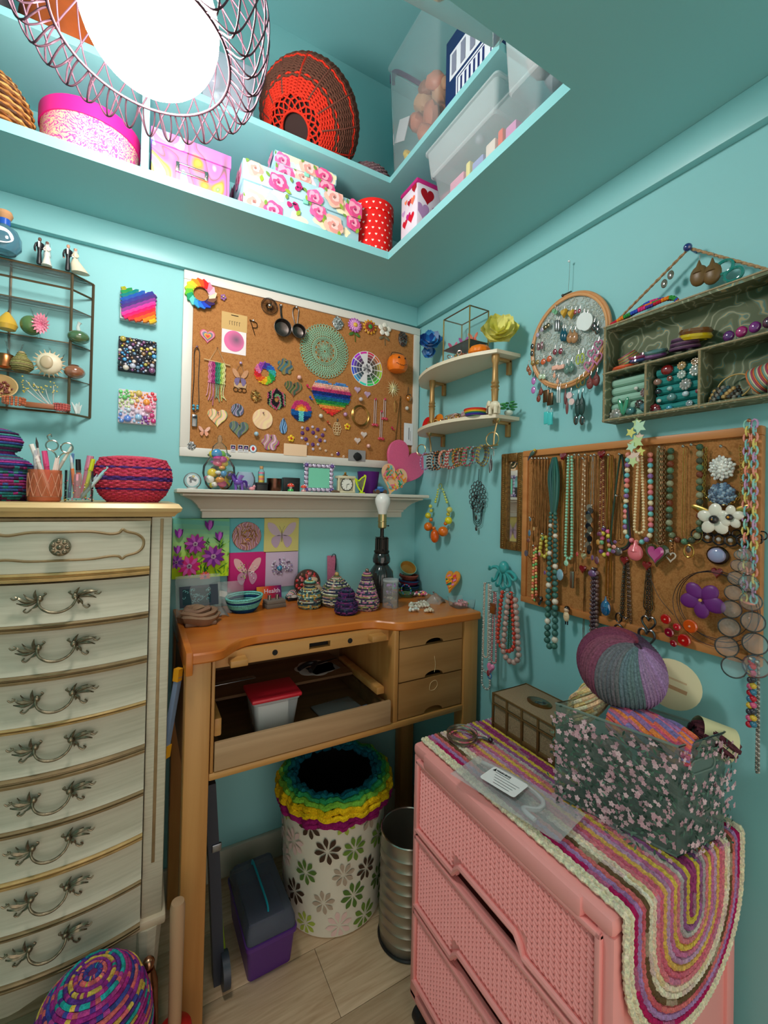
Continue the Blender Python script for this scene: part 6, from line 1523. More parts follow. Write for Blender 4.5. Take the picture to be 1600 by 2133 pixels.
def table_lamp():
    b=bw(794,1200,.162);b.z=ZK;t=thing('table_lamp','dark ribbed glass lamp base with a bare white bulb','lamp',b);d=mat('smoked_dark_glass',S(34,34,34),.12,spec=.8)
    zb=lambda py:bw(794,py,-b.y).z-ZK
    z1,z2,z3,z4,z5,z6=(zb(q) for q in (1175,1151,1119,1101,1071,1027))
    n=48;rings=[]
    for r,z in ((.036,0),(.04,.004),(.042,z1*.35),(.046,z1*.6),(.043,z1*.8),(.026,z1*.98),(.022,z1+.002)):
        rings.append([Vector((r*(1+.02*math.cos(16*2*PI*i/n))*math.cos(2*PI*i/n),r*(1+.02*math.cos(16*2*PI*i/n))*math.sin(2*PI*i/n),z)) for i in range(n)])
    MB().loft(rings).build('glass_body',d,t);MB().lathe([(.024,z1),(.032,z1+.008),(.033,(z1+z2)/2),(.028,z2-.004),(.024,z2)],n=32).build('glass_knop',d,t)
    g=MB().lathe([(.028,z2),(.029,z2+.006),(.024,z2+.010),(.020,z2+.014),(.019,z3-.006),(.022,z3-.003),(.022,z3)],n=24)
    for i in range(12):a=i*PI/6;g.tube([(.023*math.cos(a),.023*math.sin(a),z2+.008),(.0225*math.cos(a),.0225*math.sin(a),z3-.004)],.0022,6)
    for i in range(4):a=i*PI/2+.4;g.cyl((.018*math.cos(a),.018*math.sin(a),z3-.002),(.03*math.cos(a),.03*math.sin(a),z3-.002),.002,n=6)
    g.build('gallery',mat('dark_bronze',S(50,44,40),.4,metal=.7),t);MB().lathe([(.009,z3),(.007,z3+.006),(.007,z4)],n=16).build('neck',MATS['dark_bronze'],t)
    br=mat('worn_brass',S(190,170,120),.3,metal=.9);s=MB().lathe([(.010,z4),(.0155,z4+.004),(.0165,z4+.012),(.0155,z4+.018),(.016,z5-.006),(.015,z5)],n=24);s.torus((0,0,(z4+z5)/2),.0165,.0012,n=24,k=6).build('socket',br,t);MB().cyl((.015,0,z4+.010),(.026,0,z4+.010),.0016,n=6).sphere((.027,0,z4+.010),.003,8,6).build('switch',mat('black_cord',S(25,25,28),.6),t)
    H=z6-z5;bm=mat('white_bulb',S(236,234,230),.3);MB().lathe([(.0145,z5),(.017,z5+H*.12),(.0275,z5+H*.52),(.0285,z5+H*.62),(.0275,z5+H*.75),(.020,z5+H*.92),(.010,z5+H*.985),(0,z6)],n=28).build('bulb',bm,t)
table_lamp()
def tier_box():
    t=thing('tier_container','stack of round clear screw-together bead pots','container',dk(813,1269,.028));r=.0275;cols=[S(80,50,80),S(150,140,110),S(130,90,140),S(160,110,190)]
    for k in range(4):
        z=.001+.0225*k;MB().lathe([(r*.95,z),(r,z+.001),(r,z+.018),(r*1.03,z+.0185),(r*1.03,z+.0215),(r*.95,z+.022)],n=30,cap=False).build('clear_pot',CLEAR,t)
        for i in range(12):a=U(0,6.28);q=U(0,r*.75);MB().sphere((q*math.cos(a),q*math.sin(a),z+.004+U(0,.006)),U(.0025,.0045),7,5,jit(cols[k],.4)).build('bead',gem(),t)
    MB().lathe([(r*1.03,.091),(r*1.03,.096),(r*.98,.098),(0,.098)],n=30).build('lid',MILKY,t)
tier_box()
def pebbles():
    b=bw(653,1190,.095);b.z=ZK;t=thing('stone_ornament','stack of smooth beige stones on a dark dish','ornament',b);MB().lathe([(.026,0),(.036,.006),(.04,.014),(.037,.014),(.024,.004),(0,.003)],n=28,cap=False,col=S(28,30,36)).build('dish',satin(),t)
    MB().sphere((.002,0,.04),(.034,.028,.032),22,14,S(198,162,132)).build('stone',satin(),t);MB().sphere((-.012,-.004,.078),(.028,.022,.014),20,12,S(206,170,140),Matrix.Rotation(-.35,3,'Y')).build('stone',satin(),t)
    d=thing('flower_disc','round plaque of red flowers behind the beige stones','plaque',(b.x-.004,b.y+.045,ZK+.014));d.rotation_euler=(-.12,0,0);R=.05;MB().plate(circ(R,32),.006,(0,0,R),S(70,46,40),bv=.0015).build('plaque_body',satin(),d)
    m=MB()
    for i in range(46):a=U(0,6.28);q=math.sqrt(U(0,1))*R*.9;m.sphere((q*math.cos(a),-.0065,R+q*math.sin(a)),(U(.004,.009),.002,U(.004,.008)),8,5,[S(190,40,40),S(214,70,70),S(110,70,50),S(226,120,130)][i % 4])
    m.build('flower_petal',gloss(),d);MB().sphere((.02,-.02,.02),(.014,.014,.012),14,9).build('glass_dome',film('dome_glass',(.85,.85,.86),.12,.05),t)
pebbles()
def bookmark():
    a=bw(691,1165,.025);t=thing('bookmark','pink glitter bookmark with a black tassel leaning on wall','bookmark',(a.x,-.03,ZK));t.rotation_euler=(-.14,.03,0);w=.034
    MB().plate(rrect(w,.155,.002),.002,(0,0,.0785)).build('bookmark_body',mat('rose_glitter',S(190,100,130),.4,noise_amt=.5,noise_scale=700),t);MB().tube(spline([(.0,-.003,.15),(.006,-.004,.161),(.016,-.004,.158),(.018,-.004,.13),(.016,-.004,.10)],4),[.0012]*8+[.002]*5+[.003]*4,6,False,S(34,28,40)).build('tassel',matte(),t)
bookmark()
def teal_bowl():
    t=thing('fabric_bowl','striped teal and navy coiled fabric bowl','bowl',dk(507,1280,.045));cols=[S(20,50,100),S(20,60,110),S(24,70,116),S(110,200,190),S(120,206,196),S(110,190,190),S(30,60,110),S(130,210,200),S(120,206,196)]
    prof=resample([(.034,.002),(.044,.012),(.052,.03),(.057,.048)],9);m=MB()
    for j,(r,z) in enumerate(prof):m.tube([((r+.002*math.sin(3*a+j*.2))*math.cos(a),(r*.92)*math.sin(a),z+.004*math.sin(a+1)*j/8) for a in (2*PI*i/40 for i in range(40))],.0034,6,True,cols[j])
    m.build('coiled_side',yarn(),t);MB().lathe([(0,.003),(.032,.004),(.05,.03),(.055,.048)],n=30,cap=False,col=S(24,34,66)).build('lining',matte(),t)
    for i in range(5):MB().sphere((U(-.02,.02),U(-.02,.02),.012+U(0,.01)),.008,8,6,[S(40,60,110),S(190,40,60),S(90,130,170)][i % 3]).build('trinket',gloss(),t)
teal_bowl()
def grey_block():
    b=dk(571,1267,.02);t=thing('tool_block','grey wooden tool block with steel pegs','block',b,.12);MB().bb(-.034,.034,-.022,.022,0,.014,bv=.0015,col=S(112,100,90)).build('block_body',matte(),t);MB().bb(-.033,.033,-.021,.021,.0145,.026,bv=.0015,col=S(120,108,98)).build('block_top',matte(),t)
    for x in (-.018,.010):MB().cyl((x,0,.026),(x,0,.042),.006,n=14,col=S(180,176,170)).build('steel_peg',metal(),t)
    c=thing('health_card','orange and purple card printed with the word health','card',(b.x-.004,b.y+.045,ZK));c.rotation_euler=(-.2,0,.05);w=.088;p=Print(-w/2,w/2,0,.062,-.0012)
    MB().bb(-w/2,w/2,-.001,.001,0,.062,col=S(90,30,90)).build('card_body',paper(),c)
    for i in range(12):k=i/11;p.poly([(-w/2+w*k,0),(w/2,0),(w/2,.062),(-w/2+w*k-.006,.062)],mixc(mixc(S(236,150,40),S(206,40,60),min(1,k*2)),S(90,30,100),max(0,k*2-1)))
    p.build('printed_colour',c);text_mesh('Health',.022,mat('lettering_white',S(240,220,236),.6),c,'lettering',(.010,-.0032,.044),width=.056)
grey_block()
def dotted_box():
    t=thing('beaded_box','small black box with a dotted pink and lime dome','box',dk(610,1252,.02));MB().bb(-.024,.024,-.02,.02,0,.012,bv=.002,col=S(20,20,24)).build('box_body',satin(),t);m=MB()
    for i in range(13):
        for j in range(9):
            x,y=-.022+.0037*i,-.018+.0045*j;z=.012+.024*max(0,1-(x/.026)**2-(y/.022)**2*.6);m.sphere((x,y,z),.0022,6,4,[S(226,90,150),S(226,220,160),S(60,60,90),S(200,206,210)][(i+j) % 4])
    m.build('dome_beads',gloss(),t);MB().sphere((0,0,.011),(.024,.02,.024),14,10,S(230,222,214)).build('dome',satin(),t)
dotted_box()
def paper_rose():
    b=dk(413,1308,.045);t=thing('fabric_rose','crumpled brown fabric rose on the bench edge','fabric flower',b);c=S(140,108,84)
    for j,(r,z,h) in enumerate(((.052,.0,.03),(.044,.012,.03),(.032,.02,.03),(.02,.026,.026))):
        n=26;rings=[]
        for q,(dr,dz) in enumerate(((-.012,0),(.0,h*.3),(.006,h*.8),(-.002,h),(-.008,h*.85),(-.012,h*.4))):
            rings.append([Vector(((r+dr+.005*math.sin(3*a+j*2+q*.4)+.003*math.sin(7*a+j))*math.cos(a),(r+dr+.004*math.sin(4*a+j))*math.sin(a)*.85,z+dz+.004*math.sin(2*a+j*1.3))) for a in (2*PI*i/n for i in range(n))])
        MB().loft(rings,True,False,jit(c,.08)).build('petal_fold',mat('brown_kraft_cloth',None,.85,noise_amt=.12,noise_scale=30,bump=.4,bump_scale=90),t)
    MB().sphere((0,0,.036),(.024,.02,.02),16,10,jit(c,.06)).build('centre',MATS['brown_kraft_cloth'],t);MB().box((.004,-.004,.006),(.085,.06,.012),bv=.004,col=S(128,98,78)).build('folded_base',MATS['brown_kraft_cloth'],t)
paper_rose()
def crumpled(name,label,c,w,h,rot,cat='bag',n=16,amp=.012,m=None,seed=1,bend=.02,thick=.012):
    """puffy clear bag: two crinkled sheets closed at the rim"""
    t=thing(name,label,cat,c);t.rotation_euler=rot;mb=MB()
    for s in (1,-1):
        def fn(u,v,s=s):
            x,z=(u-.5)*w,(v-.5)*h;e=(math.sin(PI*u)*math.sin(PI*v))**.5;q=Vector((x*30+seed,z*30,s*3));return (x+.004*noise.noise(q*1.3)*e,-s*e*thick-amp*.5*noise.noise(q)*e+bend*(u-.5)**2*4,z+.004*noise.noise(q*1.7)*e)
        mb.grid(fn,n,n)
    mb.build('clear_sheet',m or film('crinkled_film',(.85,.87,.87),.14,.12),t,smooth=60);return t
def packet():
    p=bw(412,1215,.15);t=crumpled('plastic_packet','clear packet holding a slate card with teal scrolls',(p.x+.008,-.15,ZK+.072),.13,.13,(-.25,0,.1),'packet',thick=.006)
    MB().bb(-.058,.052,-.002,.0,-.03,.032,col=S(58,66,76)).build('slate_card',paper(),t);pr=Print(-.05,.03,-.022,.024,-.0022);pr.poly([(-.05,-.022),(.03,-.022),(.03,.024),(-.05,.024)],S(30,56,62));r2=random.Random(2)
    for i in range(26):
        x,z,a=r2.uniform(-.05,.03),r2.uniform(-.022,.024),r2.uniform(0,6);pr.line([(x+.006*k/8*math.cos(a+k*.6),z+.006*k/8*math.sin(a+k*.6)) for k in range(9)],.0012,S(110,170,170))
    pr.build('scroll_print',t)
packet()
t=thing('silver_ball','shiny silver ball in front of the slate packet','ball',dk(400,1268,.03)+Vector((0,.02,0)));MB().sphere((0,0,.028),.028,24,16,S(196,190,176)).build('ball_body',metal(),t);MB().cyl((0,0,.054),(0,0,.060),.005,n=12,col=S(160,150,130)).build('ball_cap',metal(),t)
p=dk(468,1270,.03);t=crumpled('plastic_bag','crumpled clear bag with a white paper tag by the fabric bowl',(p.x-.004,p.y+.01,ZK+.048),.115,.085,(-.7,.3,.2),seed=5,amp=.03);MB().bb(-.016,.012,-.004,-.003,-.018,.004,col=S(232,222,206)).build('paper_tag',paper(),t)
p=bw(486,1205,.12);crumpled('plastic_bag','flat clear zip bag leaning on the magenta canvas',(p.x,-.10,ZK+.05),.085,.10,(-.15,0,0),seed=9,amp=.006,thick=.003)
p=dk(455,1290,.02);t=crumpled('plastic_bag','small clear bag twisted flat beside the brown rose',(p.x,p.y+.012,ZK+.020),.07,.055,(-1.2,0,.3),seed=12,amp=.02,thick=.006)
# --- right side of the bench: bowls, trays, beads
b=dk(846,1232,.03);Bx,By=b.x,b.y
def boat(name,label,z,r,cols,k=.7,dy=0):
    t=thing(name,label,'dish',(Bx+.012,By+dy,z));m=MB();prof=resample([(r*.6,.003),(r*.85,.008),(r,.018)],5)
    for j,(q,h) in enumerate(prof):m.torus((0,0,h),q,.0034,n=36,k=6,col=cols[j % len(cols)],sc2=(1,k))
    m.build('coiled_side',yarn(),t);MB().lathe([(0,.002),(r*.58,.003),(r*.97,.017)],n=28,col=mixc(cols[0],(0,0,0),.3),sc2=(1,k),cap=False).build('lining',matte(),t)
boat('coiled_dish','blue coiled dish at the bottom of the dish stack',ZK,.052,[S(40,90,120),S(30,60,90),S(60,110,130)]);boat('coiled_dish','magenta and blue coiled dish in the dish stack',ZK+.0215,.05,[S(150,50,90),S(40,70,110),S(110,40,70)]);boat('coiled_dish','brick red coiled dish on top of the dish stack',ZK+.043,.046,[S(140,70,60),S(150,80,66),S(120,60,50)])
t=thing('painted_bowl','mint bowl with gold inside tipped on the dish stack','bowl',(Bx+.006,By+.012,ZK+.074));R=.036
t.rotation_euler=(.75,-.12,0);MB().lathe([(R*.45,0),(R*.8,.008),(R,.030),(R*.95,.030),(R*.75,.011),(0,.004)],n=30,cap=False).build('bowl_wall',mat('mint_glaze',S(130,196,170),.4),t);MB().lathe([(R*.93,.0285),(R*.73,.013),(0,.006)],n=30,cap=False).build('gold_lining',mat('gold_wood_glaze',S(196,140,60),.35,metal=.3),t)
def plate_dish(name,label,c,r,m,h=.012):
    t=thing(name,label,'dish',c);MB().lathe([(r*.6,0),(r*.7,.002),(r,h),(r*.94,h),(r*.65,.004),(0,.003)],n=30,cap=False).build('dish_body',m,t);return t
t=plate_dish('glass_dish','green glass dish holding a beaded bracelet',dk(846,1247,.03),.034,film('green_glass',S(110,160,120),.4,.06),.016)
t=thing('bead_bracelet','rainbow bead bracelet propped in the green glass dish','bracelet',dk(846,1247,.03)+Vector((0,0,.0265)),rot=(1.1,0,0));m=MB()
for i in range(26):a=2*PI*i/26;m.sphere((.021*math.cos(a),.021*math.sin(a),0),.0026,7,5,RB[(i*3) % 10] if i % 2 else S(40,90,170))
m.build('bead_strand',gloss(),t)
def coil_necklace(name,label,c,R,r,cols,turns=2,m=None,jitr=.004):
    t=thing(name,label,'necklace',c);pts=[];n=60*turns
    for i in range(n):a=2*PI*turns*i/n;q=R*(1-.25*i/n)+jitr*math.sin(a*2.7+i*.13);pts.append((q*math.cos(a),q*.7*math.sin(a)+jitr*math.cos(a*1.9),r+.9*r*2*(i/n)*(.6+.4*math.sin(a*3))))
    mb=MB();beads(mb,pts,r,cols,1.02,8,6);mb.build('bead_strand',m or gem(),t);return t
coil_necklace('bead_necklace','coiled necklace of clear glass beads on the bench corner',dk(873,1268,.03),.040,.0052,[S(214,206,186),S(226,220,206),S(190,180,160)],3)
coil_necklace('bead_necklace','small coil of pearly pink and black beads atop the clear beads',dk(876,1255,.03)+Vector((0,0,.02)),.024,.0048,[S(230,110,150),S(240,236,236),S(60,40,50),S(240,200,90),S(230,80,120)],2)
coil_necklace('bead_necklace','pale aqua crystal beads spilling to the bench edge',dk(862,1276,.012),.016,.0055,[S(196,214,210),S(226,226,216)],1);coil_necklace('bead_necklace','small heap of champagne crystal beads at bench edge',dk(893,1277,.012),.013,.0048,[S(220,206,180),S(200,180,150)],2)
coil_necklace('bead_necklace','dark green and red bead bracelets behind the clear tray',dk(915,1238,.02),.026,.005,[S(30,30,30),S(170,40,50),S(40,110,80),S(190,160,80),S(60,60,66)],3)
coil_necklace('bead_necklace','grey and mauve bead coil behind the clear beads',dk(872,1243,.02),.026,.005,[S(120,110,116),S(160,130,150),S(90,96,100)],3)
p=dk(912,1258,.02);crumpled('plastic_bag','small clear bag of crystals behind the bead tray',(p.x,p.y,ZK+.016),.07,.05,(-1.25,0,.4),seed=21,amp=.03)
def bead_tray():
    b=dk(965,1268,.035);t=thing('bead_tray','clear rounded plastic tray with pink beads','tray',b,-.1);rings=[]
    for q,z in ((.86,0),(.9,.003),(1,.030),(1.03,.031)):rings.append([Vector((x*q,y*q,z)) for x,y in rrect(.10,.07,.016,4)])
    m=MB().loft(rings,cap=False);m.quads(rings[0],[tuple(range(len(rings[0])))]);m.build('tray_shell',CLEAR,t)
    for i in range(34):MB().sphere((U(-.038,.01),U(-.022,.022),.006+U(0,.012)),U(.004,.0058),8,6,[S(200,90,110),S(220,140,150),S(150,60,80),S(190,120,120)][i % 4]).build('bead',gem(),t)
    m=MB()
    for i in range(14):a=i*.24;m.sphere((.02+.014*math.cos(a),-.01+.012*math.sin(a),.008),.003,6,5,[S(240,80,50),S(250,200,40),S(90,200,80),S(236,60,120)][i % 4])
    m.build('bead_strand',gloss(),t)
bead_tray()
c=rw(939,1213,.03);t=thing('heart_plaque','patchwork heart plaque in pink orange and yellow leaning on right wall','heart',(-.022,c.y,c.z));t.rotation_euler=(0,.12,RZ);t.rotation_mode='ZXY';t.rotation_euler=(-.12,.35,RZ);W=.075
MB().plate(heart(W,W*1.1,40),.007,col=S(236,150,60)).build('heart_body',paper(),t);p=Print(-W/2,W/2,-W*.55,W*.55,-.0072);r2=random.Random(12)
for i in range(90):
    x,z=r2.uniform(-.5,.5)*W,r2.uniform(-.5,.5)*W;
    if inheart(x*1.22*.052/.05*1.3,z*1.5):p.line([(x-.007,z-.003),(x+.007,z+.003)],.008,r2.choice([S(236,60,90),S(250,180,40),S(230,130,190),S(240,110,50),S(30,120,100),S(250,150,60)]))
p.build('colour_patch',t)
# ================================================================== RIGHT WALL: JEWELRY BOARD
def K8(x,y,off=0.0):return rw(1080+x/3.0769,870+y/3.0769,off)
def K7(x,y,off=0.0):return rw(1080+x/3.0769,500+y/3.0769,off)
def KH(x,y,off=0.0):return rw(1090+x/6.883,600+y/6.883,off)
def KE(x,y,off=0.0):return rw(860+x/4.264,960+y/4.264,off)
def KS(x,y,off=0.0):return rw(860+x/5.612,620+y/5.612,off)
def rsz(K,x,y,w,h,off):return (abs(K(x+w/2,y,off).y-K(x-w/2,y,off).y),abs(K(x,y-h/2,off).z-K(x,y+h/2,off).z))
OAK=wood_mat('orange_oak_frame',S(186,116,62),S(206,138,80),.4,3)
framed_cork('jewelry_board','oak framed cork board hung with rows of necklaces',0,.588,-.459,0,.018,OAK,(0,-.620,1.459),RZ,th=.020,cork_y=.012)
GOLD,SILV,BRON,DRK=S(206,160,84),S(196,192,186),S(150,110,70),S(60,50,46)
def strand(kind,pts,r,cols,t,name='strand'):
    m=MB();mt=metal()
    if kind == 'chain':m.tube([p+Vector((.0004*math.sin(i*2.1),.0004*math.cos(i*1.7),0)) for i,p in enumerate(pts)],[r*(1 if i % 2 else .6) for i in range(len(pts))],5,False,cols[0])
    elif kind == 'link':chain(m,pts,r*.35,r*3.4,(lambda i:cols[i % len(cols)]),5);mt=metal() if len(cols) == 1 else gloss()
    elif kind == 'bead':beads(m,pts,r,cols,1.0,8,6);mt=gloss()
    elif kind == 'clear':beads(m,pts,r,cols,1.0,16,10,rfn=lambda k,i:r*(.45+.55*max(0,math.sin(PI*k))**.8));mt=film('clear_bead',(.93,.95,.95),.09,.02)
    else:m.tube(pts,r,6,False,cols[0]);mt=matte()
    m.build(name,mt,t)
def pend(kind,w,h,col,t,z,y=-.006,m=None,x=0):
    mb=MB();y -= U(0,.0025)
    if kind == 'drop':mb.sphere((x,y,z-h*.58),(w/2,w*.28,h*.42),14,9,col).lathe([(w*.36,0),(w*.16,h*.3),(.001,h*.55)],(x,y,z-h*.5),12,(0,0,1),col)
    elif kind == 'heart':mb.plate([(a+x,b+z-h/2) for a,b in heart(w,h)],.009,(0,y+.004,0),col,bv=.005)
    elif kind == 'oval':mb.sphere((x,y,z-h/2),(w/2,w*.2,h/2),16,10,col)
    elif kind == 'ring':mb.torus((x,y,z-h/2),w/2*.85,w*.09,(0,1,0),20,6,col,(1,h/w))
    elif kind == 'oheart':mb.tube([(a+x,y,b+z-h/2) for a,b in heart(w,h)],w*.08,6,True,col)
    elif kind == 'disc':mb.plate([(a+x,b+z-h/2) for a,b in circ(w/2,20,rz=h/2)],.004,(0,y,0),col)
    else:mb.box((x,y,z-h/2),(w,.006,h),bv=.002,col=col)
    return mb.build('pendant',m or gem(),t)
def neck(label,x,y0,y1,w,strands,pends=(),K=K8,off=.022,name='necklace',cat='necklace',group=None,pin=None,tw=None):
    top=K(x,y0,off);L=top.z-K(x,y1,off).z;W=rsz(K,x,(y0+y1)/2,w,10,off)[0]
    t=thing(name,label,cat,top,RZ,group)
    for i,(kind,fl,fw,r,cols) in enumerate(strands):strand(kind,hang(max(.004,W*fw),L*fl,14,-.002*i,(W*fw*.3 if tw is None else W*fw*tw)),r,cols,t,{'bead':'bead_strand','clear':'bead_strand','cord':'cord'}.get(kind,'chain'))
    for i,(kind,pw,ph,col,z,m) in enumerate(pends):pend(kind,pw,ph,col,t,-L*z,-.006-.002*len(strands)-.004*i,m)
    p=MB();p.cyl((0,.012,0),(0,-.008,0),.0012,n=6,col=SILV).sphere((0,-.008,0),.0035,8,6,pin or SILV);p.build('pin',metal(),t);return t
TH=[('chain',1,1,.0012,[BRON])]
for i,(x,y1) in enumerate(((98,640),(120,700),(142,1150),(160,860),(178,760),(196,980))):neck('fine bronze chain ending in a '+['slate blue','honey gold','dark brown','rose pink','leaf green','violet'][i]+' bead near the parrot pin',x,262,y1,14,[('chain',1,1,.0011,[BRON])],[('oval',.008,.012,[S(90,110,120),S(190,150,90),S(90,50,40),S(206,120,130),S(90,140,80),S(120,70,140)][i],1,None)])
neck('silver and blue charm necklace at the edge of the jewelry board',85,640,900,40,TH,[('oval',.010,.02,S(70,110,140),.3,None),('oval',.012,.014,S(120,60,50),.5,None),('disc',.012,.018,S(70,90,100),.8,None)])
neck('neon pink and green twisted thread necklace',108,820,1170,26,[('bead',1,1,.0045,[S(240,120,90),S(240,150,110),S(120,190,110),S(240,200,120)])]);neck('short yellow bead necklace under the bronze chains',165,745,890,50,[('bead',1,1,.006,[S(220,200,90),S(206,184,70)])])
def scarf_necklace():
    top=K8(238,255,.024);t=thing('scarf_necklace','teal ribbon necklace with long strands of teal and white beads','necklace',top,RZ);L1=top.z-K8(238,640,.024).z;L2=top.z-K8(238,1475,.024).z
    for k in range(5):
        x=-.012+.006*k;MB().tube(spline([(x*.4,-.004,0),(x*1.2,-.007-.002*(k % 2),-L1*.3),(x*.9+.002,-.006,-L1*.65),(x*.5,-.005,-L1*U(.9,1.05))],5),[.004+.003*math.sin(PI*i/16) for i in range(16)],6,False,jit(S(30,92,84),.2),.6).build('ribbon',satin(),t)
    pts=[p+Vector((0,-.006,-L1*.9)) for p in hang(.026,L2-L1*.9,18,0,.014)];m=MB();beads(m,pts,.0075,lambda i:S(230,214,196) if i % 6 == 3 else jit(S(60,106,98),.15),1.0,10,7,rfn=lambda k,i:.0055+.0035*max(0,math.sin(PI*k)));m.build('bead_strand',satin(),t)
scarf_necklace()
neck('gold rope chain with a shimmering abalone oval',292,262,985,26,[('chain',1,1,.0018,[GOLD])],[('oval',.022,.032,S(130,170,190),.98,None)],pin=S(140,20,40));neck('mint bead necklace on pale gold chain',335,245,905,46,[('chain',.98,1,.0014,[S(206,190,150)]),('bead',1,.9,.0042,[S(150,206,176),S(140,196,166)])],[('drop',.014,.020,S(160,210,180),1,None)],tw=.5)
for x,y1,p in ((372,985,('box',.012,.045,S(170,160,150),1,metal())),(400,860,('oval',.008,.012,S(200,60,60),1,None)),(440,870,('heart',.014,.016,S(170,170,130),1,None)),(500,880,('oval',.008,.014,S(110,60,120),1,None))):neck({372:'thin chain with a long engraved silver bar',400:'thin chain ending in a small red bead',440:'thin chain with a tiny grey green heart',500:'thin chain ending in a purple bead'}[x],x,240,y1,16,[('chain',1,1,.0011,[S(176,130,90)])],[p])
neck('delicate necklace dotted with cream seed pearls',425,262,860,24,[('chain',1,1,.0008,[GOLD]),('bead',1,1,.0022,[S(240,220,190),S(176,130,90),S(176,130,90)])])
t=neck('silver chain with a cluster of discs and leaves',478,245,560,18,[('chain',1,1,.0012,[SILV])])
for i in range(15):z=K8(470,570+i*20,.022).z-t.location.z;pend(['disc','disc','oval'][i % 3],.016-.0004*i,.016,[S(206,200,190),S(120,116,116),S(60,66,80),S(150,150,140)][i % 4],t,z+.006,-.008-.001*(i % 3),metal(),.004*math.sin(i*2))
neck('brown bar link chain with amber and violet beads',540,250,740,26,[('bead',1,1,.0028,[S(130,66,46),S(120,60,44),S(176,130,90)])],[('oval',.014,.012,S(120,50,90),.98,None),('oval',.010,.014,S(200,140,60),1.08,None),('oval',.012,.02,S(110,50,70),1.3,None)],pin=S(140,20,40))
neck('candy coloured short bead strand in pink yellow and violet',560,700,880,60,[('bead',1,1,.0058,[S(120,70,140),S(226,206,80),S(236,110,150),S(130,200,150),S(240,160,120)])]);neck('long gold mesh chain with a deep blue crystal drop',590,240,1165,40,[('chain',1,.9,.002,[GOLD]),('chain',.98,.5,.002,[S(190,140,70)])],[('drop',.026,.046,S(10,90,140),.985,None)],tw=.8)
neck('dark violet cord necklace with a round stone',660,235,850,130,[('cord',1,1,.0022,[S(54,28,60)]),('cord',.98,.9,.0018,[S(40,70,50)])],[('oval',.026,.022,S(86,66,56),.965,None)],tw=.05);neck('thin bronze chain with three stacked pink and violet beads',640,500,790,40,TH,[('oval',.010,.009,S(110,60,120),.98,None),('oval',.011,.010,S(236,150,140),1.08,None),('oval',.012,.010,S(120,80,130),1.18,None)])
PAST=[S(240,150,130),S(120,196,190),S(150,110,170),S(240,220,180),S(110,190,200),S(236,130,140)]
neck('pastel bead loop with a pink teardrop pendant',772,215,800,165,[('bead',1,1,.0062,PAST)],[('drop',.036,.046,S(240,120,130),.985,gloss())],tw=.85);neck('cream pearl loop inside the pastel beads',780,250,740,62,[('bead',1,1,.0035,[S(230,200,150),S(240,214,170)])],tw=.3,off=.026)
neck('thick silver braided chains with an iridescent heart',915,190,815,56,[('link',1,1,.0024,[S(190,150,110)]),('link',.99,.65,.0024,[S(176,140,110)]),('link',.98,.35,.0024,[S(200,170,130)])],[('heart',.052,.052,S(60,60,30),.99,None),('heart',.036,.038,S(190,60,140),1.015,None)],tw=.8);neck('tiny rhinestone heart on a short chain',990,790,865,10,TH,[('oheart',.020,.020,S(214,196,180),1,None)])
AG=[S(60,90,70),S(110,120,90),S(120,60,40),S(90,130,100),S(70,76,60),S(150,150,120)]
neck('green and brown agate bead loop',1068,185,795,195,[('bead',1,1,.0072,AG)],tw=.95);neck('black cord and fine gold chain with an open gold medallion',1120,175,830,130,[('chain',.97,1,.0011,[GOLD]),('chain',.9,.7,.0008,[GOLD])],[('ring',.022,.030,GOLD,.97,metal()),('oval',.010,.014,S(90,60,50),.99,None)],tw=.95)
t=neck('gold chain necklace framing a pair of white enamel flowers',1310,185,560,240,[('link',1,1,.0022,[GOLD])],tw=.9)
for i,(x,y,s) in enumerate(((1272,652,.036),(1372,638,.026))):
    c=K8(x,y,.022)-t.location;m=MB();X_=-c.y
    for k in range(5):a=k*1.257+.3;m.sphere((X_+s*.5*math.cos(a),-.008,c.z+s*.5*math.sin(a)),(s*.42,.004,s*.34),10,6,S(236,226,210),Matrix.Rotation(-a,3,'Y'))
    m.sphere((X_,-.013,c.z),s*.24,10,7,S(40,34,36)).sphere((X_,-.018,c.z),s*.1,8,6,S(220,150,50));m.build('enamel_flower',gloss(),t)
m=MB();
for s,c in ((-1,K8(1195,600,.022)),(1,K8(1440,590,.022))):d=c-t.location;m.sphere((-d.y,-.005,d.z),(.026,.002,.008),10,6,GOLD,Matrix.Rotation(s*-.45,3,'Y'))
m.build('gold_leaf',metal(),t)
def brooch_r(label,x,y,w,h,cols,n,dome=.012,base=None,layers=True):
    c=K8(x,y,.013);W,H=rsz(K8,x,y,w,h,.013);t=thing('brooch',label,'brooch',c,RZ);MB().sphere((0,-.002,0),(W*.46,.005,H*.46),18,8,base or mixc(cols[0],(0,0,0),.4)).build('brooch_base',metal(),t);m=MB()
    for i in range(n):a=i*2.4;q=math.sqrt((i+.5)/n);m.sphere((W*.46*q*math.cos(a),-.005-dome*(1-q*q),H*.46*q*math.sin(a)),(.0052,.003,.0036) if layers else .0045,8,6,cols[i % len(cols)],Matrix.Rotation(-a,3,'Y') if layers else None)
    m.build('stone',gem(),t)
brooch_r('burst of clear rhinestones brooch',1312,325,165,160,[S(230,226,216),S(200,196,190),S(240,238,232)],44);brooch_r('domed blue grey bead cluster brooch',1313,493,180,150,[S(96,120,150),S(60,80,110),S(150,170,190)],70,layers=False)
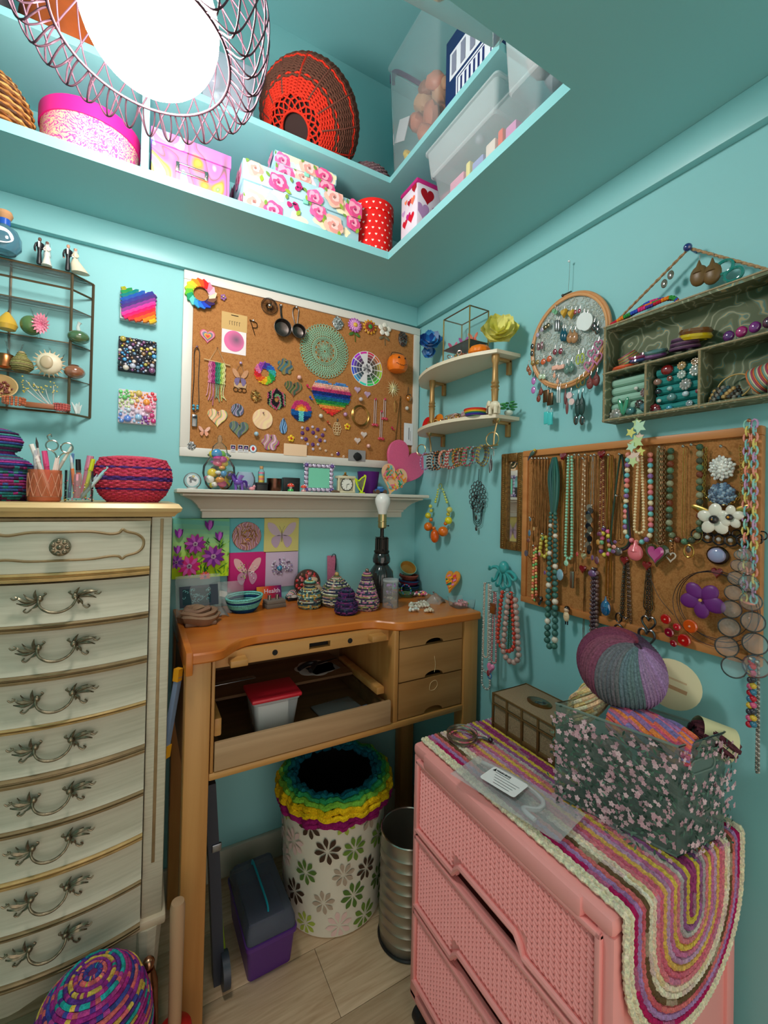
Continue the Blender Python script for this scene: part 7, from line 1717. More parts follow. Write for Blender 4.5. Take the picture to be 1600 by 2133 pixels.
c=K8(1280,882,.013);t=thing('brooch','oval opal brooch in a dark metal rim','brooch',c,RZ);W,H=rsz(K8,1280,882,150,118,.013);MB().sphere((0,-.002,0),(W/2,.006,H/2),20,8,S(70,60,56)).build('rim',metal(),t);MB().sphere((0,-.006,0),(W*.40,.007,H*.40),20,10,S(160,160,200)).build('opal',gem(),t)
t=thing('lace_choker','black lace choker with pearls pinned below the flowers','choker',K8(1330,765,.014),RZ);m=MB()
for i in range(6):x=-.05+.02*i;m.torus((x,-.004,-.006*math.cos((i-2.5)*.7)),.011,.0017,(0,1,0),16,5,S(24,22,26)).torus((x+.01,-.004,.008),.008,.0013,(0,1,0),14,5,S(24,22,26));m.sphere((x,-.006,-.006*math.cos((i-2.5)*.7)),.0045,8,6,S(180,176,172))
m.build('lace',gloss(),t)
neck('pastel plastic chain of big oval links over the board corner',1490,20,1190,62,[('link',1,1,.0052,[S(150,206,190),S(226,206,110),S(240,150,130),S(130,190,190),S(200,150,190)])],off=.03,tw=.75,pin=S(240,150,110))
neck('long necklace of large clear glass bubbles',1435,850,1625,200,[('clear',1,1,.021,[S(236,236,230)])],off=.04,tw=.08)
def heartpin(label,x,y,chains):
    t=neck(label,x,y,y+200,10,[]);[bpy.data.objects.remove(c) for c in list(t.children)];MB().plate(heart(.021,.021),.006,(0,0,0),S(130,14,30),bv=.003).build('heart_head',gem(),t)
    for y1,w,r,col,kind in chains:
        L=t.location.z-K8(x,y1,.022).z;strand(kind,[p+Vector((0,.006,0)) for p in hang(rsz(K8,x,y1,w,5,.022)[0],L,12,0)],r,[col],t,'chain')
for lb,x,y,ch in (('dark red heart pin beside the teal ribbon necklace',290,250,[]),('dark red heart pin at the top of the bar link chain',535,238,[]),('dark red heart pin over a single long chain',415,972,[(1490,8,.0011,BRON,'chain')]),('dark red heart pin holding two thick silver chains',682,915,[(1290,34,.0022,S(110,104,104),'link'),(1370,70,.0022,S(150,140,130),'link')]),('dark red heart pin holding fine chains',826,950,[(1240,60,.0016,S(120,106,90),'chain'),(1290,22,.0022,S(110,104,104),'link')]),('dark red heart pin holding wire rings',1275,997,[])):heartpin(lb,x,y,ch)
for lb,x,y,k,w,h,col,m in (('open silver heart pendant on the lower edge',843,1275,'oheart',.030,.034,S(110,106,106),metal()),('second open silver heart hanging below the board edge',830,1355,'oheart',.036,.042,S(130,126,130),metal()),('dark silver infinity pendant on the lower edge',652,1245,'ring',.018,.026,S(80,76,76),metal()),('dark oval ring pendant below the infinity pendant',650,1320,'ring',.026,.030,S(90,84,84),metal()),('little doll charm in a pale dress below the board',318,1225,'drop',.018,.034,S(236,200,160),gloss()),('dark brown heart locket below the thread necklace',143,1140,'heart',.022,.028,S(56,34,26),gem())):
    t=thing('hanging_charm',lb,'charm',K8(x,y,.026),RZ);pend(k,w,h,col,t,0,-.004,m)
    if 'doll' in lb:MB().sphere((0,-.006,-.002),.007,10,7,S(230,190,160)).sphere((0,-.004,.001),.0075,10,7,S(30,20,20)).tube([(-.003,-.005,-.03),(-.003,-.005,-.042)],.0018,5,False,S(30,30,40)).tube([(.003,-.005,-.03),(.003,-.005,-.042)],.0018,5,False,S(30,30,40)).build('doll_head',gloss(),t)
neck('brown faceted stone strand with a violet barrel bead',490,965,1450,44,[('bead',.85,.8,.0055,[S(110,80,76),S(90,64,60),S(130,100,96)]),('bead',1,.3,.005,[S(60,40,50),S(80,56,66)])],[('oval',.024,.018,S(110,70,120),.02,None)],tw=.8)
def wire_rings():
    t=thing('wire_necklace','black wire hoops with a large purple enamel flower','necklace',K8(1230,1210,.026),RZ)
    for i,(r,dx,dz) in enumerate(((.075,.004,-.004),(.07,.012,.004),(.066,.004,.004))):MB().torus((dx,-.001*i,dz),r,.0007,(0,1,0),48,4,S(40,30,34)).build('wire_hoop',satin(),t)
    m=MB();c=K8(1195,1165,.026)-t.location
    for a,s in ((.9,1),(2.25,1),(3.4,1.05),(4.7,.95),(-.25,1.1)):m.sphere((-c.y+.022*math.cos(a),-.012,c.z+.020*math.sin(a)),(.019*s,.005,.015*s),14,8,S(110,36,120),Matrix.Rotation(-a,3,'Y'))
    m.sphere((-c.y,-.019,c.z),.0035,8,6,GOLD);m.build('enamel_flower',satin(),t)
wire_rings()
def red_discs():
    t=thing('disc_necklace','wire necklace with red and orange round discs','necklace',K8(1030,1330,.028),RZ)
    for x,y,d,c in ((950,1290,66,S(190,24,20)),(1108,1335,92,S(220,84,12)),(972,1375,62,S(140,10,40)),(1022,1340,50,S(200,30,40)),(1068,1425,84,S(190,20,14)),(1000,1445,46,S(150,12,30))):
        p=K8(x,y,.028)-t.location;r=rsz(K8,x,y,d,d,.028)[0]/2;MB().plate([(a-p.y,b+p.z) for a,b in circ(r,22)],.005,(0,-.002,0),c,bv=.002).sphere((-p.y,-.008,p.z),r*.18,8,6,mixc(c,S(255,200,160),.5)).build('disc',gem(),t)
    q=K8(850,1030,.028)-t.location;MB().tube(spline([(-q.y,-.002,q.z),(-q.y+.02,-.002,q.z-.04),(-.01,-.003,.02)],5),.0007,4,False,DRK).build('wire',satin(),t)
red_discs()
t=thing('star_dangle','cluster of clear iridescent stars hanging under the tray','dangle',K8(760,30,.045),RZ);
for i in range(9):MB().plate([(a+.010*math.sin(i*2.3),b-.012*i*.95) for a,b in star([.012,.018,.013][i % 3],5,.5,PI/2+i*.4)],.0015,(0,-.003*(i % 3),0),[S(206,220,150),S(196,226,190),S(226,216,110),S(240,200,180)][i % 4]).build('star',gem(),t)
t=thing('parrot_pin','small green parrot pin at the board corner','pin',K8(95,230,.022),RZ);MB().sphere((0,-.004,0),(.012,.004,.006),10,7,S(70,100,90),Matrix.Rotation(-.7,3,'Y')).sphere((.009,-.004,.009),.0045,8,6,S(200,170,60)).tube([(-.008,-.004,-.007),(-.016,-.004,-.02)],[.003,.001],6,False,S(40,70,100)).build('parrot_body',gloss(),t)
neck('silver rhinestone chain trailing below the glass bubbles',1540,1560,2280,10,[('bead',1,.4,.0022,[S(190,180,170),S(120,110,100)])],off=.02);neck('charm dangle of red yellow and blue beads below the board',1500,1540,1980,34,[('chain',1,.3,.001,[SILV]),('bead',1,.8,.006,[S(190,30,50),S(60,120,150),S(220,180,60),S(60,60,70),S(214,90,130)])],off=.024)

# ================================================================== SHADOW TRAY WITH RINGS
def pais(nt,src,vec,b):
    N=nt.nodes;L=nt.links;n=N.new('ShaderNodeTexNoise');n.inputs['Scale'].default_value=16;L.new(vec,n.inputs[0]);mx=N.new('ShaderNodeMix');mx.data_type='RGBA';mx.inputs[0].default_value=.09;L.new(vec,mx.inputs[6]);L.new(n.outputs['Color'],mx.inputs[7])
    v=N.new('ShaderNodeTexVoronoi');v.inputs['Scale'].default_value=13;L.new(mx.outputs[2],v.inputs[0]);w=N.new('ShaderNodeMath');w.operation='SINE';k=N.new('ShaderNodeMath');k.operation='MULTIPLY';k.inputs[1].default_value=30;L.new(v.outputs[0],k.inputs[0]);L.new(k.outputs[0],w.inputs[0])
    cr=N.new('ShaderNodeValToRGB');L.new(w.outputs[0],cr.inputs[0]);e=cr.color_ramp.elements;e[0].color=(*S(96,104,76),1);e[1].color=(*S(176,160,116),1);x=e.new(.5);x.color=(*S(120,118,84),1);x=e.new(.86);x.color=(*S(90,130,124),1);return cr.outputs[0]
PAIS=mat('paisley_paper',(.4,.4,.3),.7,fn=pais);EDGE=mat('gilt_paper_edge',S(150,132,96),.6,noise_amt=.3,noise_scale=300)
TX,TD=-.056,.054
def tray():
    y0,y1=-.905,-1.236;zt,zb,zm=1.737,1.503,1.622;W=y0-y1
    t=thing('jewelry_tray','paisley paper wall tray divided for rings and bracelets','tray',(-.001,y0,zb),RZ);H=zt-zb;D=TD;mid=zm-zb
    MB().bb(0,W,-.004,-.001,0,H).build('back_panel',PAIS,t)
    def wallp(a,b,c,d,n):MB().bb(a,b,-D,-.004,c,d).build(n,PAIS,t);
    wallp(0,.008,0,H,'side');wallp(W-.008,W,0,H,'side');wallp(.008,W-.008,0,.008,'bottom');wallp(.008,W-.008,H-.008,H,'top');wallp(.008,W-.008,mid-.003,mid+.003,'divider')
    d1,d2=.104,.212
    for x in (d1,d2):wallp(x-.003,x+.003,.008,mid-.003,'divider')
    for a,b in (((0,H),(W,H)),((0,.004),(W,.004)),((0,mid),(W,mid)),((.004,0),(.004,H)),((W-.004,0),(W-.004,H)),((d1,0),(d1,mid)),((d2,0),(d2,mid))):MB().tube([(a[0],-D,a[1]),(b[0],-D,b[1])],.0024,5).build('gilt_edge',EDGE,t)
    for x0,x1,c,lb in ((.010,d1-.005,S(150,190,170),'p'),(d1+.012,d2-.004,S(30,130,126),'d')):
        for i in range(5):z=.016+.020*i;MB().tube([(x0,-.018-.006,z),(x1,-.018-.006,z)],.0098,10,False,c).build('foam_roll',mat('ring_foam',None,.8),t)
    return t,W,H,mid,d1,d2
t,tw_,th_,mid_,d1_,d2_=tray();Y0=-.905;ZB2=1.503
def TL(x,z,y=-.036):return (y,Y0-x,ZB2+z)
def ring(label,x,z,r,col,kind=0):
    t=thing('finger_ring',label,'ring',TL(x,z,-.033),RZ);MB().torus((0,.004,0),.006,.0011,(1,0,0),14,5,SILV).build('band',metal(),t);m=MB()
    if kind == 0:m.sphere((0,-.004,0),(r,r*.6,r*.85),10,7,col)
    else:
        m.sphere((0,-.003,0),(r*.9,r*.4,r*.9),10,7,mixc(col,(0,0,0),.4))
        for i in range(9):a=i*.7;m.sphere((r*.75*math.cos(a),-.005,r*.75*math.sin(a)),r*.3,6,5,col)
    m.build('setting',gem(),t)
for i,(lb,x,z,r,c,k) in enumerate((('large faceted dark red ring',.140,.098,.013,S(130,10,20),0),('gold filigree ring on the top teal roll',.170,.100,.009,S(196,160,110),1),('square gold ring on the top teal roll',.196,.102,.008,S(190,150,110),1),('copper pearl ring on the second teal roll',.120,.076,.009,S(150,110,96),0),('small garnet ring on the second teal roll',.146,.078,.006,S(150,80,60),1),('pale crystal ring on the second teal roll',.170,.081,.009,S(196,206,196),1),('big round rhinestone ring by the divider',.197,.083,.012,S(190,190,180),1),('black stone ring on the third teal roll',.122,.054,.007,S(30,24,40),0),('clear stone ring on the third teal roll',.146,.056,.006,S(150,180,176),0),('silver flower ring on the third teal roll',.178,.058,.012,S(170,166,160),1),('pearl chip ring on the fourth teal roll',.124,.033,.005,S(220,214,206),0),('grey green oval ring on the fourth teal roll',.150,.036,.010,S(100,140,140),0),('moonstone ring on the fourth teal roll',.178,.038,.007,S(190,206,214),0),('wine red ring by the divider',.202,.039,.006,S(140,40,60),0),('red beaded ring at the foot of the teal foam',.115,.014,.013,S(140,24,40),1),('aqua chip ring at the foot of the teal foam',.146,.013,.007,S(60,150,180),0),('silver chip ring at the foot of the teal foam',.186,.016,.007,S(170,180,186),1),('slim pearl ring on the pale foam',.072,.072,.005,S(220,216,206),0),('round silver beaded ring on the pale foam',.093,.058,.011,S(150,120,120),1),('long dark ring on the pale foam',.080,.034,.010,S(70,56,50),1),('large silver nugget ring in the tray corner',.024,.016,.016,S(170,166,156),1),('red and green glass ring on the pale foam',.060,.020,.012,S(60,110,110),0),('blue and gold glass ring by the first divider',.094,.024,.013,S(50,110,120),0))):ring(lb,x,z,r,c,k)
t=thing('leaf_ring','green glass leaf ring standing on the pale foam','ring',TL(.044,.010),RZ)
for a in (-.3,.25):MB().sphere((a*.02,-.004,.024),(.006,.003,.022),10,8,S(50,140,100),Matrix.Rotation(a,3,'Y')).build('glass_leaf',gem(),t)
def bangle(label,x,z,R,r,cols,tilt=(.9,0),n=1,m=None,y=-.03):
    t=thing('bangle',label,'bangle',TL(x,z,y),RZ,rot=(tilt[0],tilt[1],RZ))
    for k in range(n):MB().torus((0,0,k*r*1.7),R-.0006*k,r,n=36,k=6,col=cols[k % len(cols)]).build('band',gem() if m is None else m,t)
for lb,x,z,R,r,c,ti,n in (('orange bangle lying in the upper tray',.043,mid_+.009,.026,.0045,[S(220,84,40)],(.12,0),1),('striped thin bangles leaning in the upper tray',.052,mid_+.024,.024,.0012,[S(110,150,90),S(190,150,70),S(150,60,80)],(.5,-.3),9),('blue and pink beaded bangle in the upper tray',.076,mid_+.022,.022,.0042,[S(60,70,120),S(140,40,90)],(.4,.1),2),('glittering dark bangle in the upper tray',.112,mid_+.020,.02,.005,[S(110,60,110),S(80,120,120)],(.35,.1),2),('violet striped bangles in the upper tray',.172,mid_+.018,.027,.0018,[S(80,40,80),S(120,90,110),S(50,30,50)],(.2,.05),8),('yellow and copper bangle on the violet bangles',.192,mid_+.036,.025,.0065,[S(206,176,20),S(120,76,40)],(.15,.15),2),('rainbow thread bangles in the lower tray',.300,.036,.028,.0016,[S(206,110,60),S(110,150,140),S(200,190,160),S(170,60,90)],(.2,1.2),14),('gold wire bangle in the lower tray',.262,.036,.028,.0016,[GOLD],(1.2,.1),1)):bangle(lb,x,z,R,r,c,ti,n,satin() if n > 6 else None)
t=thing('stone_bracelet','bracelet of large purple faceted stones in the upper tray','bracelet',TL(.290,mid_+.018),RZ)
for i in range(4):MB().sphere((-.036+.021*i,0,.002*i),(.010,.007,.011),10,8,[S(96,30,110),S(170,20,110),S(130,30,130),S(80,24,60)][i]).build('stone',gem(),t)
t=thing('bead_bracelet','heap of dark crystal bead bracelets in the lower tray','bracelet',TL(.250,.010),RZ)
for k in range(4):
    m=MB();beads(m,[((.026-.002*k)*math.cos(a),.012*math.sin(a),.004+.006*k+.002*math.sin(3*a)) for a in (2*PI*i/40 for i in range(41))],.0042,[S(70,56,50),S(130,120,110),S(50,80,90),S(190,150,90)],1.0,7,5);m.build('bead_strand',gem(),t)
# rope hanger and things on top of the tray
pt=K7(1095,52,.03);zt_=ZB2+th_
t=thing('rope_hanger','twisted rope from a blue pin that carries the tray','rope',pt,RZ)
for e in (TL(.012,th_+.004,-.04),TL(tw_-.012,th_+.004,-.04)):
    q=Vector((-(e[1]-pt.y),e[0]-pt.x,e[2]-pt.z))
    for ph in (0,PI):MB().tube([q*k/40+Vector((.0018*math.cos(k*1.1+ph),.0018*math.sin(k*1.1+ph),.0)) for k in range(41)],.0022,5,False,S(176,140,104)).build('rope_strand',yarn(),t)
MB().sphere((0,-.006,0),.0085,14,10,S(24,40,120)).cyl((0,.03,0),(0,-.004,0),.003,n=8,col=S(24,40,120)).build('pin',gem(),t)
t=thing('braided_bracelet','rainbow braided bracelets draped on the tray top','bracelet',TL(.07,th_+.006,-.03),RZ);RBW=[S(206,40,60),S(236,130,40),S(60,150,70),S(50,80,180),S(220,60,130),S(90,60,150)]
for k in range(3):
    m=MB();beads(m,spline([(-.06,-.012,.0),(-.02,-.010+.008*k,.010+.003*k),(.03,-.004,.016+.004*k),(.07,.004*k,.020),(.085,.0,.008)],8),.005,lambda i,k=k:RBW[(i//3+k*2) % 6],.55,7,5);m.build('braid',yarn(),t)
def ear(label,c,kind,w,h,col,m=None,group=None,hook=.010):
    t=thing('earring',label,'earring',c,RZ,group);pend(kind,w,h,col,t,-hook,-.003,m);MB().tube(spline([(-.002,0,-.001),(0,-.001,.004),(.002,-.002,.001),(0,-.003,-hook)],3),.0005,4,False,SILV).build('hook',metal(),t)
for i,(x,y) in enumerate(((1165,110),(1250,95))):ear('large brown butterfly wing earring on the tray rope',K7(x,y,.035),'drop',.034,.052,S(110,80,40),satin(),'butterfly wing earrings')
for x,y,z in ((1325,120,.05),(1385,165,.05)):ear('teal glass ring earring on the tray rope',K7(x,y,.035),'ring',.036,.030,S(20,130,120),None,'teal ring earrings',.003)
for x,y in ((985,170),(940,225)):ear('smoky gem earring on the tray rope',K7(x,y,.03),'oval',.014,.020,S(96,90,76),None,'smoky gem earrings')

# ================================================================== EMBROIDERY HOOP OF EARRINGS
def hoop():
    c=KH(640,760,.014);t=thing('embroidery_hoop','wooden embroidery hoop with lace holding many earrings','hoop',c,RZ);W=abs(KH(1180,500,.014).y-KH(80,1000,.014).y)/2;H=(KH(750,75,.014).z-KH(520,1450,.014).z)/2
    MB().torus((0,0,0),W,.005,(0,1,0),60,8,S(206,144,92),(1,H/W)).build('outer_ring',satin(),t);MB().torus((0,-.004,0),W-.006,.004,(0,1,0),60,8,S(220,160,106),(1,H/W)).build('inner_ring',satin(),t)
    la=MB();r2=random.Random(3)
    for j in range(170):
        a,q=r2.uniform(0,6.28),math.sqrt(r2.uniform(0,1));x,z=W*.93*q*math.cos(a),H*.93*q*math.sin(a);k=r2.randint(4,6)
        la.tube([(x+.0085*(1+.35*math.cos(k*b))*math.cos(b),-.001,z+.0085*(1+.35*math.cos(k*b))*math.sin(b)) for b in (2*PI*i/18 for i in range(18))],.0008,4,True,S(206,210,200))
    la.build('lace',matte(),t);MB().plate(circ(W*.97,40,rz=H*.97),.0004,(0,.001,0)).build('net',film('lace_net',(.85,.9,.87),.35,.6),t)
    MB().cyl((-.014,-.004,H+.006),(.012,-.004,H+.006),.0022,n=8,col=S(90,84,70)).sphere((-.016,-.004,H+.006),.004,8,6,S(60,56,54)).build('screw',metal(),t);MB().tube([(0,-.002,H+.006),(.003,0,KH(630,-330,.006).z-c.z)],.0006,4,False,SILV).build('hanging_wire',metal(),t);MB().sphere((.003,-.004,KH(630,-330,.006).z-c.z),.0035,8,6,S(200,210,210)).build('nail',gem(),t)
hoop()
for lb,pts,k,w,h,c,m in (('deep teal teardrop earring',((578,560),(612,560)),'drop',.015,.036,S(6,80,100),gloss()),('patchwork tan and pink teardrop earring',((690,580),(755,580)),'drop',.022,.036,S(176,130,90),gloss()),('yellow butterfly earring',((600,280),(700,290)),'heart',.020,.026,S(206,160,50),satin()),('big white petal earring',((880,330),(930,340)),'disc',.038,.046,S(226,232,230),satin()),('ruby ball earring',((465,850),(550,840)),'oval',.014,.017,S(130,20,50),gem()),('small berry red earring',((760,290),(822,275)),'oval',.010,.012,S(150,40,60),gem()),('black gem dangle earring',((1030,460),(1078,510)),'oval',.014,.024,S(40,32,28),gem()),('silver filigree bar earring',((490,440),(520,440)),'box',.008,.032,S(130,136,136),metal()),('silver bell earring',((370,480),(330,510)),'oval',.014,.014,S(130,116,90),metal()),('opal ball earring',((285,540),(218,620)),'oval',.013,.014,S(170,160,186),gem()),('black cluster earring',((145,780),(135,880)),'oval',.012,.016,S(20,20,22),gem()),('striped pink bar earring',((235,770),(285,750)),'box',.007,.022,S(130,80,90),gem()),('orange beaded cluster earring',((300,990),(390,950)),'oval',.018,.018,S(214,90,40),gem()),('amber beaded cluster earring',((150,1020),(220,1010)),'oval',.014,.014,S(150,120,50),gem()),('peach wing earring',((480,1090),(560,1080)),'box',.022,.012,S(240,180,160),satin()),('peach tear earring',((460,1190),(510,1270)),'drop',.009,.016,S(240,170,140),satin()),('grey green floral teardrop earring',((640,1060),(705,1030)),'drop',.018,.030,S(96,130,120),gloss()),('lime and lilac hoop earring',((800,920),(860,900)),'ring',.014,.030,S(196,210,60),gloss()),('pink wire heart earring',((960,1030),(1080,920)),'oheart',.026,.028,S(214,130,170),gloss()),('pink wire knot earring',((1000,860),(1090,730)),'oheart',.022,.024,S(206,120,160),gloss()),('striped wooden paddle earring',((978,1230),(1068,1180)),'drop',.020,.036,S(130,60,56),satin()),('gold wire leaf earring',((810,1280),(870,1240)),'ring',.014,.026,GOLD,metal()),('lilac petal earring',((165,1260),(160,1390)),'oval',.016,.022,S(190,110,190),gem()),('pearly disc earring',((690,1470),(720,1560)),'disc',.018,.018,S(220,206,206),gem()),('brown wire mesh earring',((350,1440),(400,1480)),'box',.020,.036,S(110,84,62),metal()),('rust leaf earring',((270,1400),(235,1500)),'drop',.014,.024,S(130,56,40),satin()),('clear crystal chain earring',((510,1390),(540,1390)),'box',.004,.046,S(206,214,214),gem()),('purple and yellow tassel earring',((620,1420),(650,1560)),'drop',.009,.044,S(120,60,60),satin()),('dark green feather earring',((800,1500),(860,1480)),'drop',.018,.060,S(20,60,56),satin()),('black dangle chain earring',((770,1800),(860,1800)),'oval',.016,.026,S(34,46,44),gem()),('aqua and gold layered earring',((345,1750),(405,1760)),'box',.016,.036,S(70,196,196),gloss()),('green bead disc earring',((465,280),(490,300)),'disc',.012,.012,S(90,150,90),gem()),('brown striped drop at the hoop rim earring',((85,1080),(110,1130)),'drop',.012,.022,S(150,90,60),gloss()),('pale green shell earring',((260,1210),(310,1210)),'oval',.014,.016,S(190,214,180),gem())):
    for x,y in pts:ear(lb+' on the lace hoop',KH(x,y-25,.021),k,w,h,c,m,lb+'s')
# ================================================================== CORNER SHELVES
ZA,ZE=1.772,1.571
def corner_shelf():
    t=thing('corner_shelf','two tier cream wall shelf with gold turned posts','shelf',(0,-.33,ZE));O=[(-.001,-.586),(-.097,-.581),(-.145,-.484),(-.163,-.371),(-.154,-.282),(-.124,-.196),(-.093,-.151),(-.05,-.10),(-.001,-.085)]
    O=O[:2]+[(p.x,p.y) for p in spline([(a,b,0) for a,b in O[1:]],4)][1:]
    cm=mat('cream_shelf_paint',S(224,210,184),.45);gp=mat('antique_gold_paint',S(176,138,84),.4,metal=.4,noise_amt=.15)
    for z in (ZA,ZE):wpart(MB().loft([[Vector((x,y,q)) for x,y in O] for q in (z-.011,z)]),'shelf_board',cm,t)
    H=ZA-.011-ZE
    for x,y in ((-.07,-.208),(-.082,-.560)):
        pr=[(.010,0),(.012,.01),(.0085,.03),(.0105,.06),(.011,H*.40),(.013,H*.43),(.010,H*.45),(.014,H*.48),(.010,H*.51),(.013,H*.54),(.010,H*.58),(.0085,H*.85),(.012,H*.9),(.012,H)]
        wpart(MB().lathe(pr,(x,y,ZE),18),'post',gp,t)
    for z in (ZA,ZE):
        for y in (-.20,-.545):wpart(MB().bb(-.07,-.004,y-.007,y+.007,z-.021,z-.011,bv=.002).bb(-.016,-.001,y-.007,y+.007,z-.06,z-.012,bv=.003),'bracket',gp,t)
    br=mat('worn_brass',S(190,170,120),.3,metal=.9)
    for y,s in ((-.20,1),(-.565,-1)):wpart(MB().lathe([(.012,0),(.010,.006),(.005,.012)],(-.075,y,ZE-.011),14,(0,0,-1)).tube(spline([(-.075,y,ZE-.018),(-.075,y-.004*s,ZE-.03),(-.075,y-.012*s,ZE-.06),(-.075,y-.014*s,ZE-.09)],4),.0028,6),'hook_arm',br,t)
    wpart(MB().tube([(-.075,-.150,ZE-.092),(-.075,-.57,ZE-.092)],.003,8),'rod',br,t)
    for y in (-.148,-.545):wpart(MB().torus((-.075,y,ZE-.072),.022,.002,(1,.3,0),24,6),'scroll_ring',br,t)
corner_shelf()
r3=random.Random(5)
for i,(y,lb,cols,n) in enumerate(((-.178,'lilac bead bracelet at the end of the rod',[S(150,100,150),S(190,150,190)],1),(-.222,'black and silver chain bracelets on the rod',[S(40,40,44),S(190,186,180)],4),(-.262,'orange and black link bracelet on the rod',[S(200,110,50),S(50,46,50)],1),(-.292,'rosy twisted bracelet on the rod',[S(206,120,110),S(230,180,150)],2),(-.335,'red and silver woven bracelet on the rod',[S(176,60,60),S(200,190,180)],3),(-.372,'amber cord bracelet on the rod',[S(214,130,50),S(90,110,60)],2),(-.402,'copper bead bracelet on the rod',[S(140,80,60),S(200,160,130)],1),(-.430,'pink and green woven bracelet on the rod',[S(200,80,110),S(110,150,120)],2),(-.462,'blue grey bead bracelet on the rod',[S(90,130,150),S(150,170,160)],1),(-.495,'grey and gold hoop bracelet on the rod',[S(110,110,120),S(170,150,70)],3))):
    t=thing('hanging_bracelet',lb,'bracelet',(-.075,y,ZE-.092),RZ)
    for k in range(n):
        R=r3.uniform(.026,.032);m=MB();beads(m,[(.007*k-.003+.004*math.sin(a),R*.7*math.cos(a),-R+.003+R*1.06*math.sin(a)) for a in (2*PI*q/44 for q in range(45))],.0034,cols,.85,7,5);m.build('bead_strand',gloss(),t)
t=neck('silver feather dangle at the end of the rod',945,1760,2050,26,[('chain',.3,.4,.001,[SILV])],[('drop',.012,.05,S(90,84,84),.3,metal()),('drop',.008,.04,S(150,146,146),.5,metal())],K=KS,off=.075,name='feather_dangle')
def on(K,x,y,off,z):p=K(x,y,off);return (-off,p.y,z)
def terrarium():
    ya,yb=rw(925,660,.112).y,rw(979,636,.112).y;zt=rw(979,636,.112).z;t=thing('glass_terrarium','brass edged glass box with a mirror shelf of butterflies','terrarium',(-.07,(ya+yb)/2,ZA));h=zt-ZA;X0,X1,Ya,Yb=-.042,.04,(ya-yb)/2,-(ya-yb)/2;gd=mat('bright_brass',S(200,160,90),.25,metal=.9)
    C4=[(X0,Ya),(X0,Yb),(X1,Yb),(X1,Ya)]
    for x,y in C4:MB().tube([(x,y,0),(x,y,h)],.0024,6).build('came_post',gd,t)
    for z in (.003,h*.36,h):
        for a,b in zip(C4,C4[1:]+C4[:1]):MB().tube([(*a,z),(*b,z)],.0022 if z != h*.36 else .0014,6).build('came_rail',BR,t)
    for a,b in zip(C4,C4[1:]+C4[:1]):MB().quads([(*a,0),(*b,0),(*b,h),(*a,h)],[(0,1,2,3)]).build('pane',GLASS,t)
    MB().bb(X0,X1,Yb,Ya,h*.355,h*.36).build('glass_shelf',GLASS,t);return h*.36+ZA
zs=terrarium()
for lb,x,y,c1,c2 in (('hot pink butterfly inside the glass box',480,440,S(240,60,120),S(240,110,80)),('purple butterfly inside the glass box',605,400,S(180,50,150),S(200,80,170)),('coral butterfly inside the glass box',715,375,S(244,120,90),S(236,90,80))):
    m=MB();butterfly(m,.034,.036,c1,c2,lift=.5);p=on(KS,x,y,.065,zs+.018);m.build('toy_butterfly',gloss(),None,p,RZ+.6,label=lb,cat='butterfly')
def bloom(name,label,c,rot,layers,cols,cup=.5,n=6):
    t=thing(name,label,'flower',c);t.rotation_euler=rot
    for j,(R,k,lift) in enumerate(layers):
        for i in range(k):
            a=2*PI*(i+.5*(j % 2))/k
            def fn(u,v,R=R,a=a,lift=lift):
                w=R*.62*math.sin(PI*min(1,.15+.85*v))**.6*(u-.5)*2;r=R*v;q=Vector((r,w,lift*R*v*v+cup*R*.5*(u-.5)**2*4*v));return Matrix.Rotation(a,3,'Z') @ q
            MB().grid(fn,4,5,cols[(i+j) % len(cols)]).build('petal',paper(),t,loc=(0,0,.004*j),smooth=80)
    MB().sphere((0,0,.006),.006,10,7,cols[-1]).build('flower_centre',paper(),t)
bloom('paper_rose','large pale yellow paper rose on the shelf',on(KS,1015,420,.07,KS(1015,420,.07).z),(1.15,0,-.75),[(.058,6,.25),(.048,5,.5),(.034,5,.9),(.02,3,1.6)],[S(226,220,110),S(236,230,140)])
bloom('paper_lily','blue and white folded paper lilies on the shelf',on(KS,210,530,.05,KS(210,530,.05).z),(1.2,0,-.7),[(.046,7,.3),(.036,6,.6),(.022,5,1.0)],[S(40,110,180),S(150,170,206),S(70,150,206),S(30,70,140)]);bloom('paper_lily','small blue folded paper bud below the lilies',on(KS,190,650,.05,KS(190,650,.05).z),(1.5,0,-.7),[(.028,6,.5),(.018,5,1)],[S(50,120,190),S(120,160,206)])
def disc_on(label,x,y,r,col,z,off=.03):t=thing('round_disc',label,'disc',on(KS,x,y,off,z),RZ);t.rotation_euler=(-.15,0,RZ);MB().plate(circ(r,30),.004,(0,0,r),col,bv=.001).build('disc_body',satin(),t)
disc_on('pink round disc leaning behind the glass box',400,640,.034,S(214,110,130),ZA);disc_on('bright red round disc at the shelf end',160,1430,.03,S(214,16,20),ZE,.06);disc_on('orange round disc behind the gold rings',290,1370,.032,S(236,130,30),ZE,.05)
def pumpkin2():
    t=thing('toy_pumpkin','ribbed orange foam pumpkin on the shelf','pumpkin',on(KS,780,585,.085,ZA));m=MB();n=48
    m.loft([[Vector((.034*k*(1+.07*abs(math.cos(6*a+z*.03)))*math.cos(a),.034*k*(1+.07*abs(math.cos(6*a+z*.03)))*math.sin(a),.001+z*.001)) for a in (2*PI*i/n for i in range(n))] for z,k in ((0,.5),(4,.8),(12,1),(22,1),(32,.8),(37,.45),(36,.15))],col=S(240,124,10));m.build('pumpkin_body',satin(),t);MB().cyl((0,0,.034),(.003,0,.044),.004,.003,8,S(110,90,40)).build('stem',matte(),t)
pumpkin2()
